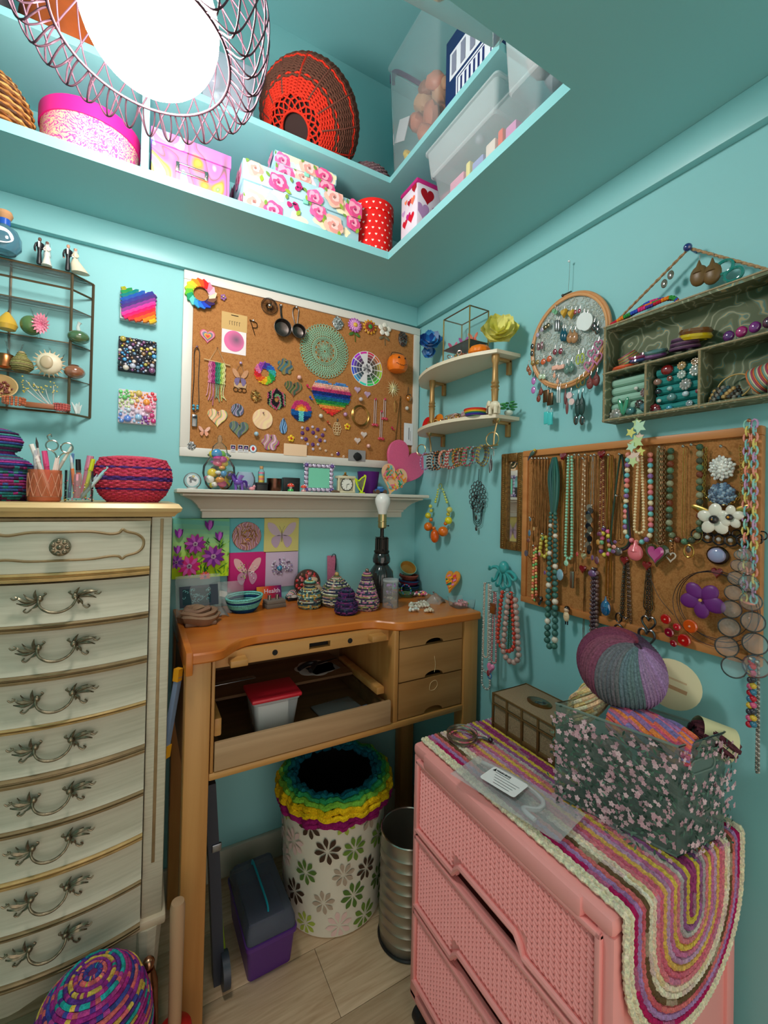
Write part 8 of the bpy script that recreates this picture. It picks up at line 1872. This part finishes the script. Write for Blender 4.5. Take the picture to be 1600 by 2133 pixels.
def ringheap(label,x,off,z,n,sp):
    t=thing('ring_heap',label,'rings',on(KS,x,700,off,z))
    for i in range(n):MB().torus((U(-.02,.02),U(-sp,sp),.006+U(0,.010)),U(.006,.009),.0016,(U(-1,1),U(-1,1),U(-.4,.4)),16,5,[GOLD,S(200,110,90),S(220,190,120),S(214,170,160)][i % 4]).build('ring',metal(),t)
ringheap('heap of gold and coral rings at the shelf end',270,.105,ZA,16,.045);ringheap('heap of gold rings before the glass box',540,.125,ZA,12,.035);ringheap('heap of gold rings on the lower shelf',310,.10,ZE,22,.055);ringheap('heap of silver rings before the stacked boxes',500,.125,ZE,14,.04)
for lb,x,dz,w,d,h,c in (('mauve printed trinket box under the lilac box',700,0,.07,.06,.022,S(150,90,100)),('lilac trinket box on the printed box',705,.0225,.062,.055,.018,S(190,150,160)),('brown wooden box behind the rings',515,0,.05,.05,.042,S(130,84,76)),('dark wooden block behind the elephant',930,0,.03,.03,.036,S(90,50,40))):
    t=thing('trinket_box',lb,'box',on(KS,x,1280,.05,ZE+dz),RZ);MB().bb(-w/2,w/2,-d/2,d/2,0,h*.6,bv=.002,col=c).build('box_body',satin(),t);MB().bb(-w/2,w/2,-d/2,d/2,h*.62,h,bv=.002,col=mixc(c,(1,1,1),.15)).build('lid',satin(),t)
t=thing('rainbow_dish','stack of rainbow rings forming a small dish','dish',on(KS,735,1340,.115,ZE))
for i,c in enumerate((S(80,40,130),S(40,60,160),S(40,130,80),S(230,190,40),S(236,110,30),S(206,30,36))):MB().torus((0,0,.003+.0036*i),.030+.0012*i,.0022,n=36,k=6,col=c).build('rainbow_ring',satin(),t)
def elephant():
    t=thing('elephant_figurine','cream carved elephant on the lower shelf','figurine',on(KS,955,1300,.10,ZE),RZ);m=MB().sphere((0,0,.026),(.020,.012,.014),14,10)
    for x,y in ((-.012,-.006),(-.012,.006),(.011,-.006),(.011,.006)):m.tube([(x,y,.022),(x,y,.0)],[.0062,.0058],8)
    m.sphere((-.022,0,.034),(.010,.009,.010),12,8).tube(spline([(-.030,0,.032),(-.036,0,.02),(-.034,0,.008)],4),[.0045,.0042,.004,.0036,.0032,.003,.0028,.0026,.0024],8).tube([(.019,0,.03),(.024,0,.016)],.0014,6)
    for s in (-1,1):m.sphere((-.017,s*.009,.034),(.007,.002,.009),10,7)
    m.c=[S(226,214,186)]*len(m.f);m.build('elephant_body',satin(),t)
elephant()
t=thing('toy_plant','little green leafy plant at the shelf end','plant',on(KS,1120,1330,.05,ZE));MB().sphere((0,0,.008),(.014,.014,.009),12,8,S(206,220,206)).build('pot',satin(),t)
for i in range(16):a=i*2.4;MB().sphere((.017*math.cos(a),.017*math.sin(a),.020+.0012*i),(.011,.005,.003),8,5,jit(S(60,150,80),.2),Matrix.Rotation(a,3,'Z')).build('leaf',satin(),t)
# --- single things on the right wall
Yl,Og=S(206,190,60),S(226,110,14)
def fruit_necklace():
    c=KE(250,225,.012);t=thing('bead_necklace','chunky necklace fading from yellow beads to orange drops','necklace',c,RZ);k=rsz(KE,250,400,100,100,.012);sx,sz_=k[0]/100,k[1]/100
    for x,y,r,col in [(-18-2.6*i-(i > 3)*6,30+22*i,9+i*.6,S(190,200,90)) for i in range(6)]+[(24+8*i,30+22*i,9+i*.6,S(196,206,100)) for i in range(6)]+[(-78,182,17,S(206,200,90)),(98,205,26,S(206,196,96)),(-72,222,16,Yl),(82,244,17,Yl),(-90,268,28,S(214,196,40)),(96,296,32,S(226,206,20)),(-70,304,17,Og),(60,326,17,Og),(-76,368,40,Og),(62,394,44,Og),(-42,380,18,Og),(10,384,14,Og)]:MB().sphere((x*sx,-r*sz_,-y*sz_),r*sz_,14,10,col).build('bead',gloss(),t)
    MB().sphere((-14*sx,-40*sz_,-445*sz_),(40*sz_,38*sz_,60*sz_),16,12,S(228,92,8)).build('bead',gloss(),t);MB().torus((0,-.003,0),.010,.0016,(0,1,0),16,6,S(150,160,60)).build('cord_loop',satin(),t)
fruit_necklace()
def lace_pendant():
    c=KE(582,320,.008);t=thing('lace_pendant','black filigree rosette with draped chains','pendant',c,RZ);R=rsz(KE,582,320,146,10,.008)[0]/2;m=MB();bk=S(26,26,28)
    for r,n in ((.86,16),(.56,11),(.26,6)):
        for i in range(n):a=2*PI*i/n;m.torus((R*r*math.cos(a),-.004-.004*(1-r),R*1.35*r*math.sin(a)),R*.17,.0014,(0,1,0),12,5,bk)
    m.sphere((0,-.012,0),.006,10,7,bk).build('rosette',satin(),t)
    for L,w in ((.085,.5),(.078,.42),(.07,.34)):strand('link',[p+Vector((0,-.002,-R*.4)) for p in hang(R*2*w,L,14,0,R*1.5)],.0012,[bk],t,'chain')
    strand('link',[Vector((0,-.002,R*1.3)),Vector((.002,-.001,R*2.3))],.0012,[bk],t,'chain');pend('oval',.012,.018,bk,t,-R*1.5);pend('drop',.012,.022,bk,t,-R*2.3)
lace_pendant()
def mirror():
    a,b=rw(1044,946,.018),rw(1088,1150,.018);W,H=a.y-b.y,a.z-b.z;t=thing('wall_mirror','narrow mirror in an ornate gold frame','mirror',(0,a.y,b.z),RZ);gm=mat('carved_gilt',S(130,92,44),.4,metal=.5,noise_amt=.5,noise_scale=120,bump=1,bump_scale=160);f=W*.28
    for x0,x1,z0,z1 in ((0,f,0,H),(W-f,W,0,H),(f,W-f,0,f),(f,W-f,H-f,H)):MB().bb(x0,x1,-.018,-.002,z0,z1,bv=.004).build('frame_bar',gm,t)
    MB().bb(f*.8,W-f*.8,-.008,-.003,f*.8,H-f*.8).build('mirror_glass',mat('mirror_silver',S(214,216,214),.03,metal=1),t);q=MB()
    for i in range(46):
        z=f*.4+(H-f*.8)*i/45
        for x in (f*.5,W-f*.5):q.sphere((x,-.019,z),(.0032,.002,.0026),6,4,S(206,160,96))
    q.build('gilt_bead',metal(),t)
mirror()
def octopus():
    c=rw(1045,1190,.03);t=thing('octopus_hook','turquoise octopus wall hook holding necklaces','hook',(-.004,c.y,c.z),RZ);tm=mat('turquoise_enamel',S(60,160,160),.3);MB().sphere((.002,-.018,.012),(.017,.015,.021),18,12).build('head',tm,t)
    for i,(x,z,dx) in enumerate(((-.05,.006,-1),(-.034,-.03,-1),(-.014,-.042,-1),(.012,-.046,1),(.034,-.036,1),(.058,-.012,1))):MB().tube(spline([(x*.12,-.016,-.006),(x*.55,-.018,z*.35+.006),(x*.95,-.02,z),(x*.95,-.034,z-.006),(x*.8,-.04,z+.006)],5),[.0075-.0045*k/20 for k in range(21)],8).build('tentacle',tm,t)
octopus()
Sil=[S(196,196,190),S(150,146,140)]
neck('long silver bead necklace on the octopus hook',665,1085,2035,72,[('bead',1,1,.0038,Sil),('bead',.84,.8,.0034,Sil),('bead',.7,.55,.0028,[S(206,180,160)])],K=KE,off=.045,tw=.8);neck('coral red bead necklace on the octopus hook',835,1160,1690,150,[('bead',1,1,.0066,[S(206,66,46),S(196,56,40)])],K=KE,off=.05,tw=.5);neck('mauve pearl necklace graduating to large beads on the octopus hook',880,1180,1790,140,[('bead',1,1,.0088,[S(176,140,132),S(190,156,146)])],K=KE,off=.056,tw=.35,pin=S(60,160,160));neck('dark green bead strand on the octopus hook',868,1200,1680,24,[('bead',1,1,.003,[S(20,90,60)])],K=KE,off=.048);t=neck('pink crystal strand with heart and bead charms on the octopus hook',730,1160,1800,40,[('bead',1,1,.0034,[S(190,110,116),S(206,150,150)])],[('box',.022,.034,S(120,60,20),.16,None),('heart',.03,.03,S(226,130,170),1.0,satin()),('ring',.02,.02,S(60,120,180),1.12,gloss()),('oval',.014,.02,S(150,40,60),1.08,None)],K=KE,off=.05)

# ================================================================== ON THE PINK CART
ZP=.690
def runner():
    w=.534;t=thing('crochet_runner','striped crochet runner in cream pink and yellow over the cart','runner',(-.418,-.648,ZP),RZ);yc,xe=.198,w+.075
    cols=[S(150,60,110),S(206,180,70),S(150,90,140),S(170,160,160),S(206,120,130),S(214,180,80),S(196,110,150),S(190,150,180),S(216,170,90),S(206,100,120),S(214,120,130),S(230,206,180),S(226,214,190),S(104,80,54),S(214,110,110),S(170,130,180),S(176,30,90),S(226,212,180),S(230,218,188)]
    def mp(s,y):
        if s < w:return Vector((s,y,.0065))
        a=min(1,(s-w)/.012);q=max(0,s-w-.012);return Vector((w+.0085*math.sin(a*PI/2),y,.0065-.0085*(1-math.cos(a*PI/2))-q))
    for k,c in enumerate(cols):
        d=.006+.0098*k;pts=[];st=.0042;n=int((xe-.012)/st)
        for i in range(n):pts.append((.012+st*i,yc-d))
        m_=max(3,int(PI*d/st));pts += [(xe+d*math.sin(PI*i/m_),yc-d*math.cos(PI*i/m_)) for i in range(m_+1)]
        pts += [(xe-st*(i+1),yc+d) for i in range(n-1)]
        P=[mp(s,y+.0012*math.sin(i*1.2)) for i,(s,y) in enumerate(pts)];mb=MB();mb.tube(P,[.0057 if i % 2 else .0046 for i in range(len(P))],6)
        mb.c=[jit(c if (i//6//9+k) % 4 else mixc(c,cols[(k*5+3) % 19],.35),.12) for i in range(len(mb.f))];mb.build('crochet_row',yarn(),t)
runner()
ZR=ZP+.0125
def vanity():
    a,b=hz(1028,1512,ZR),hz(1148,1600,ZR);L=.20;t=thing('vanity_box','gold lattice trinket box with a cameo on its lid','box',(a.x-.004,a.y,ZR),RZ);D,h=.125,.09;br=mat('bronze_edge',S(122,94,56),.4,metal=.6);fb=mat('woven_gold_cloth',S(150,126,96),.6,noise_amt=.35,noise_scale=400,bump=1,bump_scale=500)
    MB().bb(.004,L-.004,.004,D-.004,.006,h-.028).build('box_body',fb,t);MB().bb(0,L,0,D,0,.012,bv=.003).build('plinth',br,t);MB().bb(.002,L-.002,.002,D-.002,h-.026,h,bv=.002).build('lid',fb,t)
    for z in (h-.028,h-.001):MB().tube([(0,0,z),(L,0,z),(L,D,z),(0,D,z)],.0024,5,True).build('edge_strip',br,t)
    for i in range(5):MB().bb(L*i/4-.003,L*i/4+.003,-.001,.005,0,h,bv=.001).build('post',br,t)
    MB().bb(-.001,.005,0,D,0,.01).build('post',br,t);MB().lathe([(.034,0),(.034,.003),(.028,.005),(0,.005)],(L*.5,D*.5,h),30,col=S(150,116,70),sc2=(1,.7)).build('cameo_rim',metal(),t);MB().sphere((L*.5,D*.5,h+.004),(.026,.018,.003),18,7).build('cameo',swirl_mat('cameo_paint',[S(50,60,40),S(120,100,50),S(60,90,90),S(40,30,24)],60,8),t)
vanity()
def yarn_bin():
    p0,p1,p2=hz(1155,1655,ZR),hz(1410,1785,ZR),hz(1508,1740,ZR);t=thing('yarn_bin','clear flowered bin with handle slots holding yarn','bin',((p0.x+p2.x)/2,(p0.y+p2.y)/2,ZR));p3=p0+(p2-p1);h=.187;Q=[p-t.location for p in (p0,p1,p2,p3)];c=sum(Q,Vector())/4
    mt=film('smoky_clear_plastic',S(136,156,146),.42,.12)
    for i in range(4):
        a,b=Q[i],Q[(i+1) % 4];L=(b-a).length;az=math.atan2(b.y-a.y,b.x-a.x)
        o=MB().quads([(0,0,0),(L,0,0),(L,0,h),(0,0,h)],[(0,1,2,3)]).build('side_panel',mt,t,loc=a,rz=az)
        pr=Print(0,L,0,h,-.0005,.00002);r2=random.Random(i)
        if i in (0,1):
            for j in range(int(L*3200)):
                x,z=r2.uniform(0,L),r2.uniform(0,h)
                if i == 1 and abs(x-L/2) < .036 and .125 < z < .160:continue
                if j % 2:pr.leaf(x,z,r2.uniform(.006,.013),.0018,r2.uniform(0,6.28),r2.choice([S(70,100,84),S(96,126,110),S(50,70,60)]))
                else:pr.daisy(x,z,r2.uniform(.003,.0062),5,r2.choice([S(206,160,170),S(226,190,196),S(190,150,160)]),None,.34,.05)
            pr.build('printed_flower',o)
    for z in (.001,h):MB().tube([(q.x,q.y,z) for q in Q],.0024,5,True).build('rim',film('rim_plastic',S(150,170,160),.5,.1),t)
    a,b=Q[1],Q[2];L=(b-a).length;MB().tube([(L/2+x,-.001,.143+z) for x,z in rrect(.066,.024,.011)],.0022,6,True).build('handle_slot',film('rim_plastic',S(150,170,160),.5,.1),t,loc=a,rz=math.atan2(b.y-a.y,b.x-a.x));MB().loft([[Vector((q.x*.97,q.y*.97,z)) for q in Q] for z in (.002,.004)]).build('base_panel',mt,t)
    return t.location,Q,h
bl,BQ,bh=yarn_bin()
def skein(label,c,L,R,rot,cols,n=26,tw=1.4,r=.0052,band=None):
    t=thing('yarn_skein',label,'yarn',c);t.rotation_euler=rot
    for i in range(n):
        a0=2*PI*i/n+U(-.1,.1);rr=R*U(.72,1);m=MB();m.tube([(x*L/2,rr*(1-.35*abs(x)**3)*math.cos(a0+tw*x),rr*.8*(1-.35*abs(x)**3)*math.sin(a0+tw*x)) for x in (-1+2*k/14 for k in range(15))],r,6);m.c=[jit(cols[(i+q//24) % len(cols)],.12) for q in range(len(m.f))];m.build('strand',yarn(),t)
    MB().sphere((0,0,0),(L*.46,R*.75,R*.6),14,9,mixc(cols[0],(0,0,0),.3)).build('core',yarn(),t)
    if band:MB().lathe([(R*1.06,-.03),(R*1.06,.03)],(0,0,0),28,(1,0,0),band,False,(.82,1)).build('paper_band',paper(),t)
cb=sum(BQ,Vector())/4+bl;ax=(BQ[1]-BQ[0]);az=math.atan2(ax.y,ax.x);u=ax.normalized();v=(BQ[2]-BQ[1]).normalized()
V=lambda a,b,z:Vector((cb.x+u.x*a+v.x*b,cb.y+u.y*a+v.y*b,ZR+z))
for i,(a,b,z,c) in enumerate(((-.055,0,.035,S(90,70,70)),(.05,.0,.035,S(60,80,76)),(-.055,0,.095,S(120,80,84)),(.05,0,.095,S(70,60,66)))):skein(['charcoal','dark green','plum','grey'][i]+' yarn skein low inside the flowered bin',V(a,b,z),.085,.032,(0,0,az),[c,mixc(c,(1,1,1),.12)],14)
skein('orange pink and violet variegated yarn on top of the bin',V(.035,-.016,.172),.135,.042,(0,.05,az-.05),[S(226,110,90),S(206,90,120),S(150,110,160),S(230,130,70),S(200,110,140),S(130,120,170)],34,.9,.0056);skein('cream and peach yarn hank at the bin corner',V(-.095,.01,.185),.10,.036,(.2,-1.0,az),[S(232,190,150),S(236,206,140),S(226,216,180)],26,.8,.004);skein('maroon yarn ball with a cream band at the bin corner',V(.085,.072,.165),.07,.03,(0,.3,az+.6),[S(90,46,54),S(80,40,50)],24,.6,.0045,S(216,206,160))
def big_ball():
    c=rw(1293,1400,.165);R=.085;t=thing('yarn_ball','big mauve and grey striped yarn ball with a cream label','yarn',(c.x,c.y,c.z+.010));t.rotation_euler=(.5,-.35,.4);pal=[S(130,60,76),S(124,64,86),S(140,80,100),S(110,110,116),S(100,120,124),S(150,120,156),S(160,126,170),S(140,100,140),S(96,76,100),S(84,64,84)]
    n=120
    for g in range(10):
        m=MB()
        for i in range(g*n//10,(g+1)*n//10):a=2*PI*i/n;m.tube([((R-.003+.002*(i % 2))*math.sin(q)*math.cos(a+.5*q),(R-.003+.002*(i % 2))*math.sin(q)*math.sin(a+.5*q),R*.82*math.cos(q)) for q in (.12+(PI-.24)*k/18 for k in range(19))],.0029,5,False,jit(pal[g],.1))
        m.build('yarn_wrap',yarn(),t)
    MB().sphere((0,0,0),(R*.95,R*.95,R*.78),24,14,S(100,70,90)).build('core',yarn(),t)
    q=rw(1400,1425,.065);l=thing('yarn_label','round cream paper label tucked behind the big yarn ball','label',(q.x,q.y,q.z),RZ);l.rotation_euler=(0,.2,RZ+.3);MB().plate(circ(.052,30),.0012,col=S(226,216,176)).build('label_body',paper(),l);pr=Print(-.05,.05,-.05,.05,-.0014);pr.line([(-.012,-.006),(.028,-.006)],.008,S(190,150,110));pr.line([(-.008,.012),(.024,.012)],.004,S(206,180,140));pr.build('printed_line',l)
big_ball()
def warning_bag():
    c=hz(1070,1655,ZR+.008);t=crumpled('zip_bag','clear zip bag with a hose and a white warning label',(c.x,c.y,ZR+.012),.245,.105,(-PI/2,0,-PI/2+.14),amp=.012,seed=31,thick=.007,m=film('zip_film',(.80,.80,.80),.24,.10),bend=0);t.rotation_euler=(-PI/2+.02,0,-PI/2+.20)
    MB().tube(spline([(-.10,-.002,.03),(-.02,-.004,.036),(.05,-.004,.02),(.06,-.004,-.01),(.04,-.004,-.03),(.07,-.004,-.04)],6),.0048,8).build('hose',MILKY,t)
    w,h=.082,.055;l=MB().plate(rrect(w,h,.006),.0006,(0,0,0),S(236,232,232)).build('paper_label',paper(),t,loc=(-.022,-.0125,-.002));bk=mat('print_black',S(20,20,22),.7);text_mesh('WARNING',.009,bk,l,'lettering',(-.012,-.0012,.018),width=.034)
    pr=Print(-w/2,w/2,-h/2,h/2,-.0008);pr.poly([(-.036,.013),(-.029,.013),(-.0325,.024)],S(20,20,22));pr.line([(-.027,.012),(.006,.012)],.0012,S(30,30,30))
    for i in range(4):pr.line([(-.024+.004*i,.004-.008*i),(.034-.003*i,.004-.008*i)],.0012,S(120,120,124))
    pr.build('printed_line',l)
warning_bag()
t=thing('cable_coil','coiled silver cable resting on the runner','cable',hz(962,1538,ZR));m=MB()
for i in range(7):m.torus((U(-.003,.003),U(-.003,.003),.003+.0022*i),.034+U(-.005,.003),.0013,(U(-.06,.06),U(-.06,.06),1),40,5,S(170,162,150))
m.build('cable',metal(),t);m=MB().tube(spline([(.03,-.02,.004),(.045,-.03,.004),(.05,-.045,.004)],4),.003,6,False,S(120,116,120)).sphere((.052,-.048,.006),.006,8,6,S(80,80,90));m.build('plug',metal(),t)

# ================================================================== IN THE BENCH AND ON THE FLOOR
def tub():
    a=bw(515,1520,.30);t=thing('plastic_tub','clear square tub with a red lid in the bench tray','tub',(-.692,-.312,.6325));b=MB();tub_shell(b,.128,.11,.103,.82);b.build('tub_shell',MILKY,t);MB().box((0,0,.108),(.142,.122,.012),bv=.005,col=S(196,30,46)).build('lid',satin(),t);MB().box((-.004,0,.044),(.088,.07,.08),bv=.006,col=S(232,226,218)).build('white_pad',paper(),t)
tub()
def loose(name,label,cat,c,rz,parts):
    t=thing(name,label,cat,c,rz)
    for n,mb,m in parts:mb.build(n,m,t)
BLK=S(22,22,24);ZI=.7165
loose('shears','black handled shears lying in the bench','shears',(-.50,-.16,ZI+.012),.3,[('handle',MB().tube(spline([(-.07,.0,.006),(-.03,.012,.008),(.0,0,.008)],4),.008,8,False,BLK),satin()),('handle',MB().tube(spline([(-.05,-.035,.004),(-.02,-.015,.008),(.0,0,.008)],4),.008,8,False,BLK),satin()),('blade',MB().loft([[Vector((0,-.008,.004)),Vector((0,.008,.004)),Vector((0,.008,.008)),Vector((0,-.008,.008))],[Vector((.09,-.004,.002)),Vector((.09,-.002,.002)),Vector((.09,-.002,.004)),Vector((.09,-.004,.004))]],col=S(50,50,54)),metal()),('pivot',MB().cyl((0,0,.004),(0,0,.014),.007,n=14,col=S(180,176,170)),metal())])
loose('paper_pile','torn white paper scraps under the black shears','paper',(-.50,-.15,ZI),.2,[('sheet',MB().plate([(x,z) for x,z in flower_outline(.07,7,.12)],.0025).xf(Matrix.Rotation(PI/2,4,'X')),mat('dull_white_paper',S(206,202,196),.8)),('sheet',MB().plate([(x+.02,z+.02) for x,z in rrect(.10,.07,.004)],.0045).xf(Matrix.Rotation(PI/2,4,'X')),mat('grey_paper',S(120,120,120),.8))])
loose('zip_pouches','flat clear pouches with red and blue edges in the tray','pouch',(-.47,-.30,.6335),.1,[('pouch',MB().bb(-.08,.06,-.05,.05,0,.008,bv=.003),film('dull_film',(.6,.6,.6),.35,.2)),('red_edge',MB().bb(.0,.05,-.055,-.048,.006,.016,bv=.002,col=S(200,30,40)),satin()),('blue_edge',MB().bb(.052,.07,-.055,-.048,.006,.016,bv=.002,col=S(40,130,190)),satin())])
loose('steel_rule','flat steel rule lying on the inner shelf','ruler',(-.77,-.14,ZI),.05,[('rule',MB().bb(-.07,.07,-.012,.012,0,.002,bv=.0008,col=S(180,180,180)),metal()),('marks',MB().bb(-.06,.06,-.011,-.009,.002,.0024,col=BLK),satin())])
def flower_bin():
    cx,cy,R,h=-.452,-.232,.168,.372;t=thing('waste_bin','cream bin printed with green and brown daisies and yarn rim','bin',(cx,cy,0));MB().lathe([(R*.93,0),(R*.96,.006),(R,h),(R*.97,h),(R*.9,.01),(0,.01)],n=48,cap=False).build('bin_wall',mat('cream_bin_paint',S(226,218,200),.5),t)
    pr=Print(-2,2,.01,h-.01,0,.000015);gs=[S(110,140,56),S(84,112,48),S(168,184,76),S(74,54,40),S(178,158,138),S(230,196,190),S(90,120,54)];r2=random.Random(8);L=2*PI*R;rows=5
    for j in range(rows):
        for i in range(11):pr.daisy(-L/2+L*(i+.5*(j % 2)+r2.uniform(-.12,.12))/11,h*(j+.55)/rows+r2.uniform(-.008,.008),r2.uniform(.034,.042),8,r2.choice(gs),None,.18,.1,e=1.7)
    for i,q in enumerate(pr.mb.v):k=.955+.045*q[2]/h;a=q[0]/R-PI/2;rr=R*k+.0012-q[1];pr.mb.v[i]=(rr*math.cos(a),rr*math.sin(a),q[2])
    tag(pr.build('printed_daisy',t),kind='stuff')
    for k,(c,r,z) in enumerate(((S(150,30,100),R+.010,h-.030),(S(140,26,96),R+.014,h-.016),(S(226,184,20),R+.016,h-.002),(S(220,176,16),R+.013,h+.013),(S(120,180,60),R+.004,h+.024),(S(50,150,90),R-.008,h+.030),(S(20,110,120),R-.022,h+.032),(S(10,90,110),R-.036,h+.028))):
        m=MB();n=150;m.tube([((r+.004*math.sin(i*.9))*math.cos(2*PI*i/n),(r+.004*math.sin(i*.9))*math.sin(2*PI*i/n),z+.004*math.sin(11*2*PI*i/n+k)+.002*math.sin(i*1.7)) for i in range(n)],[.0095 if i % 3 else .0075 for i in range(n)],7,True,c);m.build('braided_row',yarn(),t)
    MB().lathe([(0,.05),(R*.7,.06),(R*.74,h-.06),(R*.76,h+.028)],n=32,cap=False).build('liner_bag',mat('black_bag',S(10,10,12),.3),t)
flower_bin()
t=thing('steel_can','ribbed steel waste can between bench and cart','can',(-.308,-.470,0));m=MB();R,h=.085,.315;prof=[(R*.97,0),(R,.004)]
for i in range(9):z=.03+i*.03;prof += [(R,z),(R+.003,z+.006),(R,z+.012)]
m.lathe(prof+[(R,h),(R*.97,h),(R*.97,.01),(0,.01)],n=40,cap=False).build('can_wall',mat('brushed_steel',S(176,168,154),.35,metal=.9),t);MB().torus((0,0,h),R,.003,n=40,k=6,col=S(200,196,186)).build('rim',metal(),t);MB().torus((0,0,.005),R+.001,.005,n=40,k=6,col=BLK).build('foot_ring',satin(),t)
t=thing('tool_caddy','purple plastic case with a clear lid and teal handle','case',(-.70,-.27,0),.02);pm=mat('purple_case',S(84,44,120),.4);w,d=.135,.25
MB().loft([[Vector((x*k,y*k,z)) for x,y in rrect(w,d,.012)] for k,z in ((.88,0),(.98,.09),(1.04,.095),(1.04,.105))]).build('case_body',pm,t);MB().loft([[Vector((x*k,y*k,z)) for x,y in rrect(w,d,.012)] for k,z in ((1.0,.106),(.98,.13),(.86,.15))]).build('clear_lid',film('grey_clear_lid',S(110,116,130),.42,.08),t);MB().bb(-.05,.05,-.07,.07,.106,.112,col=S(50,36,90)).build('inner_tray',satin(),t);MB().tube(spline([(-.004,-.09,.15),(-.004,-.07,.164),(-.004,.07,.164),(-.004,.09,.15)],4),.0055,8,False,S(20,150,170),.5).build('handle',satin(),t)
loose('folding_stand','tall dark slate folding stand beside the bench leg','stand',(-.835,-.33,0),0,[('upright',MB().loft([[Vector((x+o,y,z)) for x,y in ((-.014,-.02),(.014,-.02),(.014,.02),(-.014,.02))] for z,o in ((.0,.01),(.3,-.008),(.54,-.026))],col=S(44,50,64)),satin()),('foot',MB().cyl((.012,-.03,.045),(.03,-.03,.045),.04,n=24,col=S(50,56,68)),satin()),('clip',MB().bb(-.018,.006,-.024,-.016,.36,.38,bv=.002,col=S(150,156,166)),metal())])
loose('lime_rod','thin lime green rod leaning beside the dark stand','rod',(-.80,-.29,0),0,[('rod',MB().tube([(.0,0,.004),(-.035,.06,.33)],.0035,8,False,S(150,176,40)),satin()),('tip',MB().sphere((-.035,.06,.333),.005,8,6,S(110,140,30)),satin())])
loose('wall_cable','thin black cable running along the wall behind the bench','cable',(-.86,-.004,.3),0,[('cable',MB().tube(spline([(-.02,-.006,.02),(.1,-.006,.06),(.2,-.006,.15),(.3,-.006,.24)],6),.003,6,False,BLK),satin()),('plug',MB().bb(.295,.315,-.016,-.0,.23,.26,bv=.002,col=BLK),satin())])
c0,c1=bw(380,1402,.425),bw(352,1592,.425);d=c1-c0
loose('spirit_level','blue grey level with yellow ends hanging between dresser and bench','level',(c0.x-.006,-.39,c0.z),0,[('bar',MB().tube([(0,0,-.02),d-Vector((0,0,-.02))],.009,4,False,S(120,140,170)),satin()),('end_cap',MB().tube([(0,0,.0),(d.x*.1,0,-.03)],.0105,4,False,S(226,160,30)),satin()),('end_cap',MB().tube([d*.86,d],.0105,4,False,S(226,160,30)),satin())])
yarn_jar('yarn_basket','tall domed yarn basket in purple teal and yellow on the floor',(-1.098,-.578,0),[(.075,.003),(.092,.06),(.10,.2),(.102,.26),(.098,.30),(.082,.345),(.05,.378),(.012,.39)],[S(150,40,120),S(170,60,130),S(40,150,150),S(90,50,130),S(206,170,80),S(140,50,130),S(206,100,100),S(60,70,140)],.0044,None,None,11,1)
loose('mallet','red headed mallet standing with its wooden handle up','mallet',(-.948,-.525,0),0,[('handle',MB().lathe([(.013,.10),(.014,.25),(.0155,.405),(.013,.416),(0,.418)],n=16,col=S(176,138,104)),matte()),('head',MB().lathe([(.036,0),(.042,.02),(.042,.10),(.034,.14),(.02,.15),(0,.152)],n=24,col=S(176,24,20)),satin())])
loose('brass_cup','small copper lidded cup beside the mallet','cup',(-1.0,-.475,0),0,[('cup_body',MB().lathe([(.022,0),(.024,.10),(.02,.22),(.012,.25)],n=18,col=S(150,104,80)),metal()),('knob',MB().sphere((0,0,.262),.013,12,8,S(190,140,110)),metal())])
loose('camera_tripod','folded black tripod head beside the yarn basket','tripod',(-1.30,-.62,0),.3,[('leg',MB().cyl((-.02,0,0),(0,0,.30),.012,n=10,col=BLK),satin()),('leg',MB().cyl((.03,.02,0),(.004,0,.30),.012,n=10,col=BLK),satin()),('head',MB().cyl((0,0,.29),(.01,0,.36),.034,n=20,col=S(30,32,34)).bb(-.05,.05,-.03,.03,.28,.30,bv=.006,col=BLK),gloss()),('lever',MB().cyl((.03,-.02,.32),(.06,-.05,.33),.005,n=8,col=S(150,150,150)),metal())])
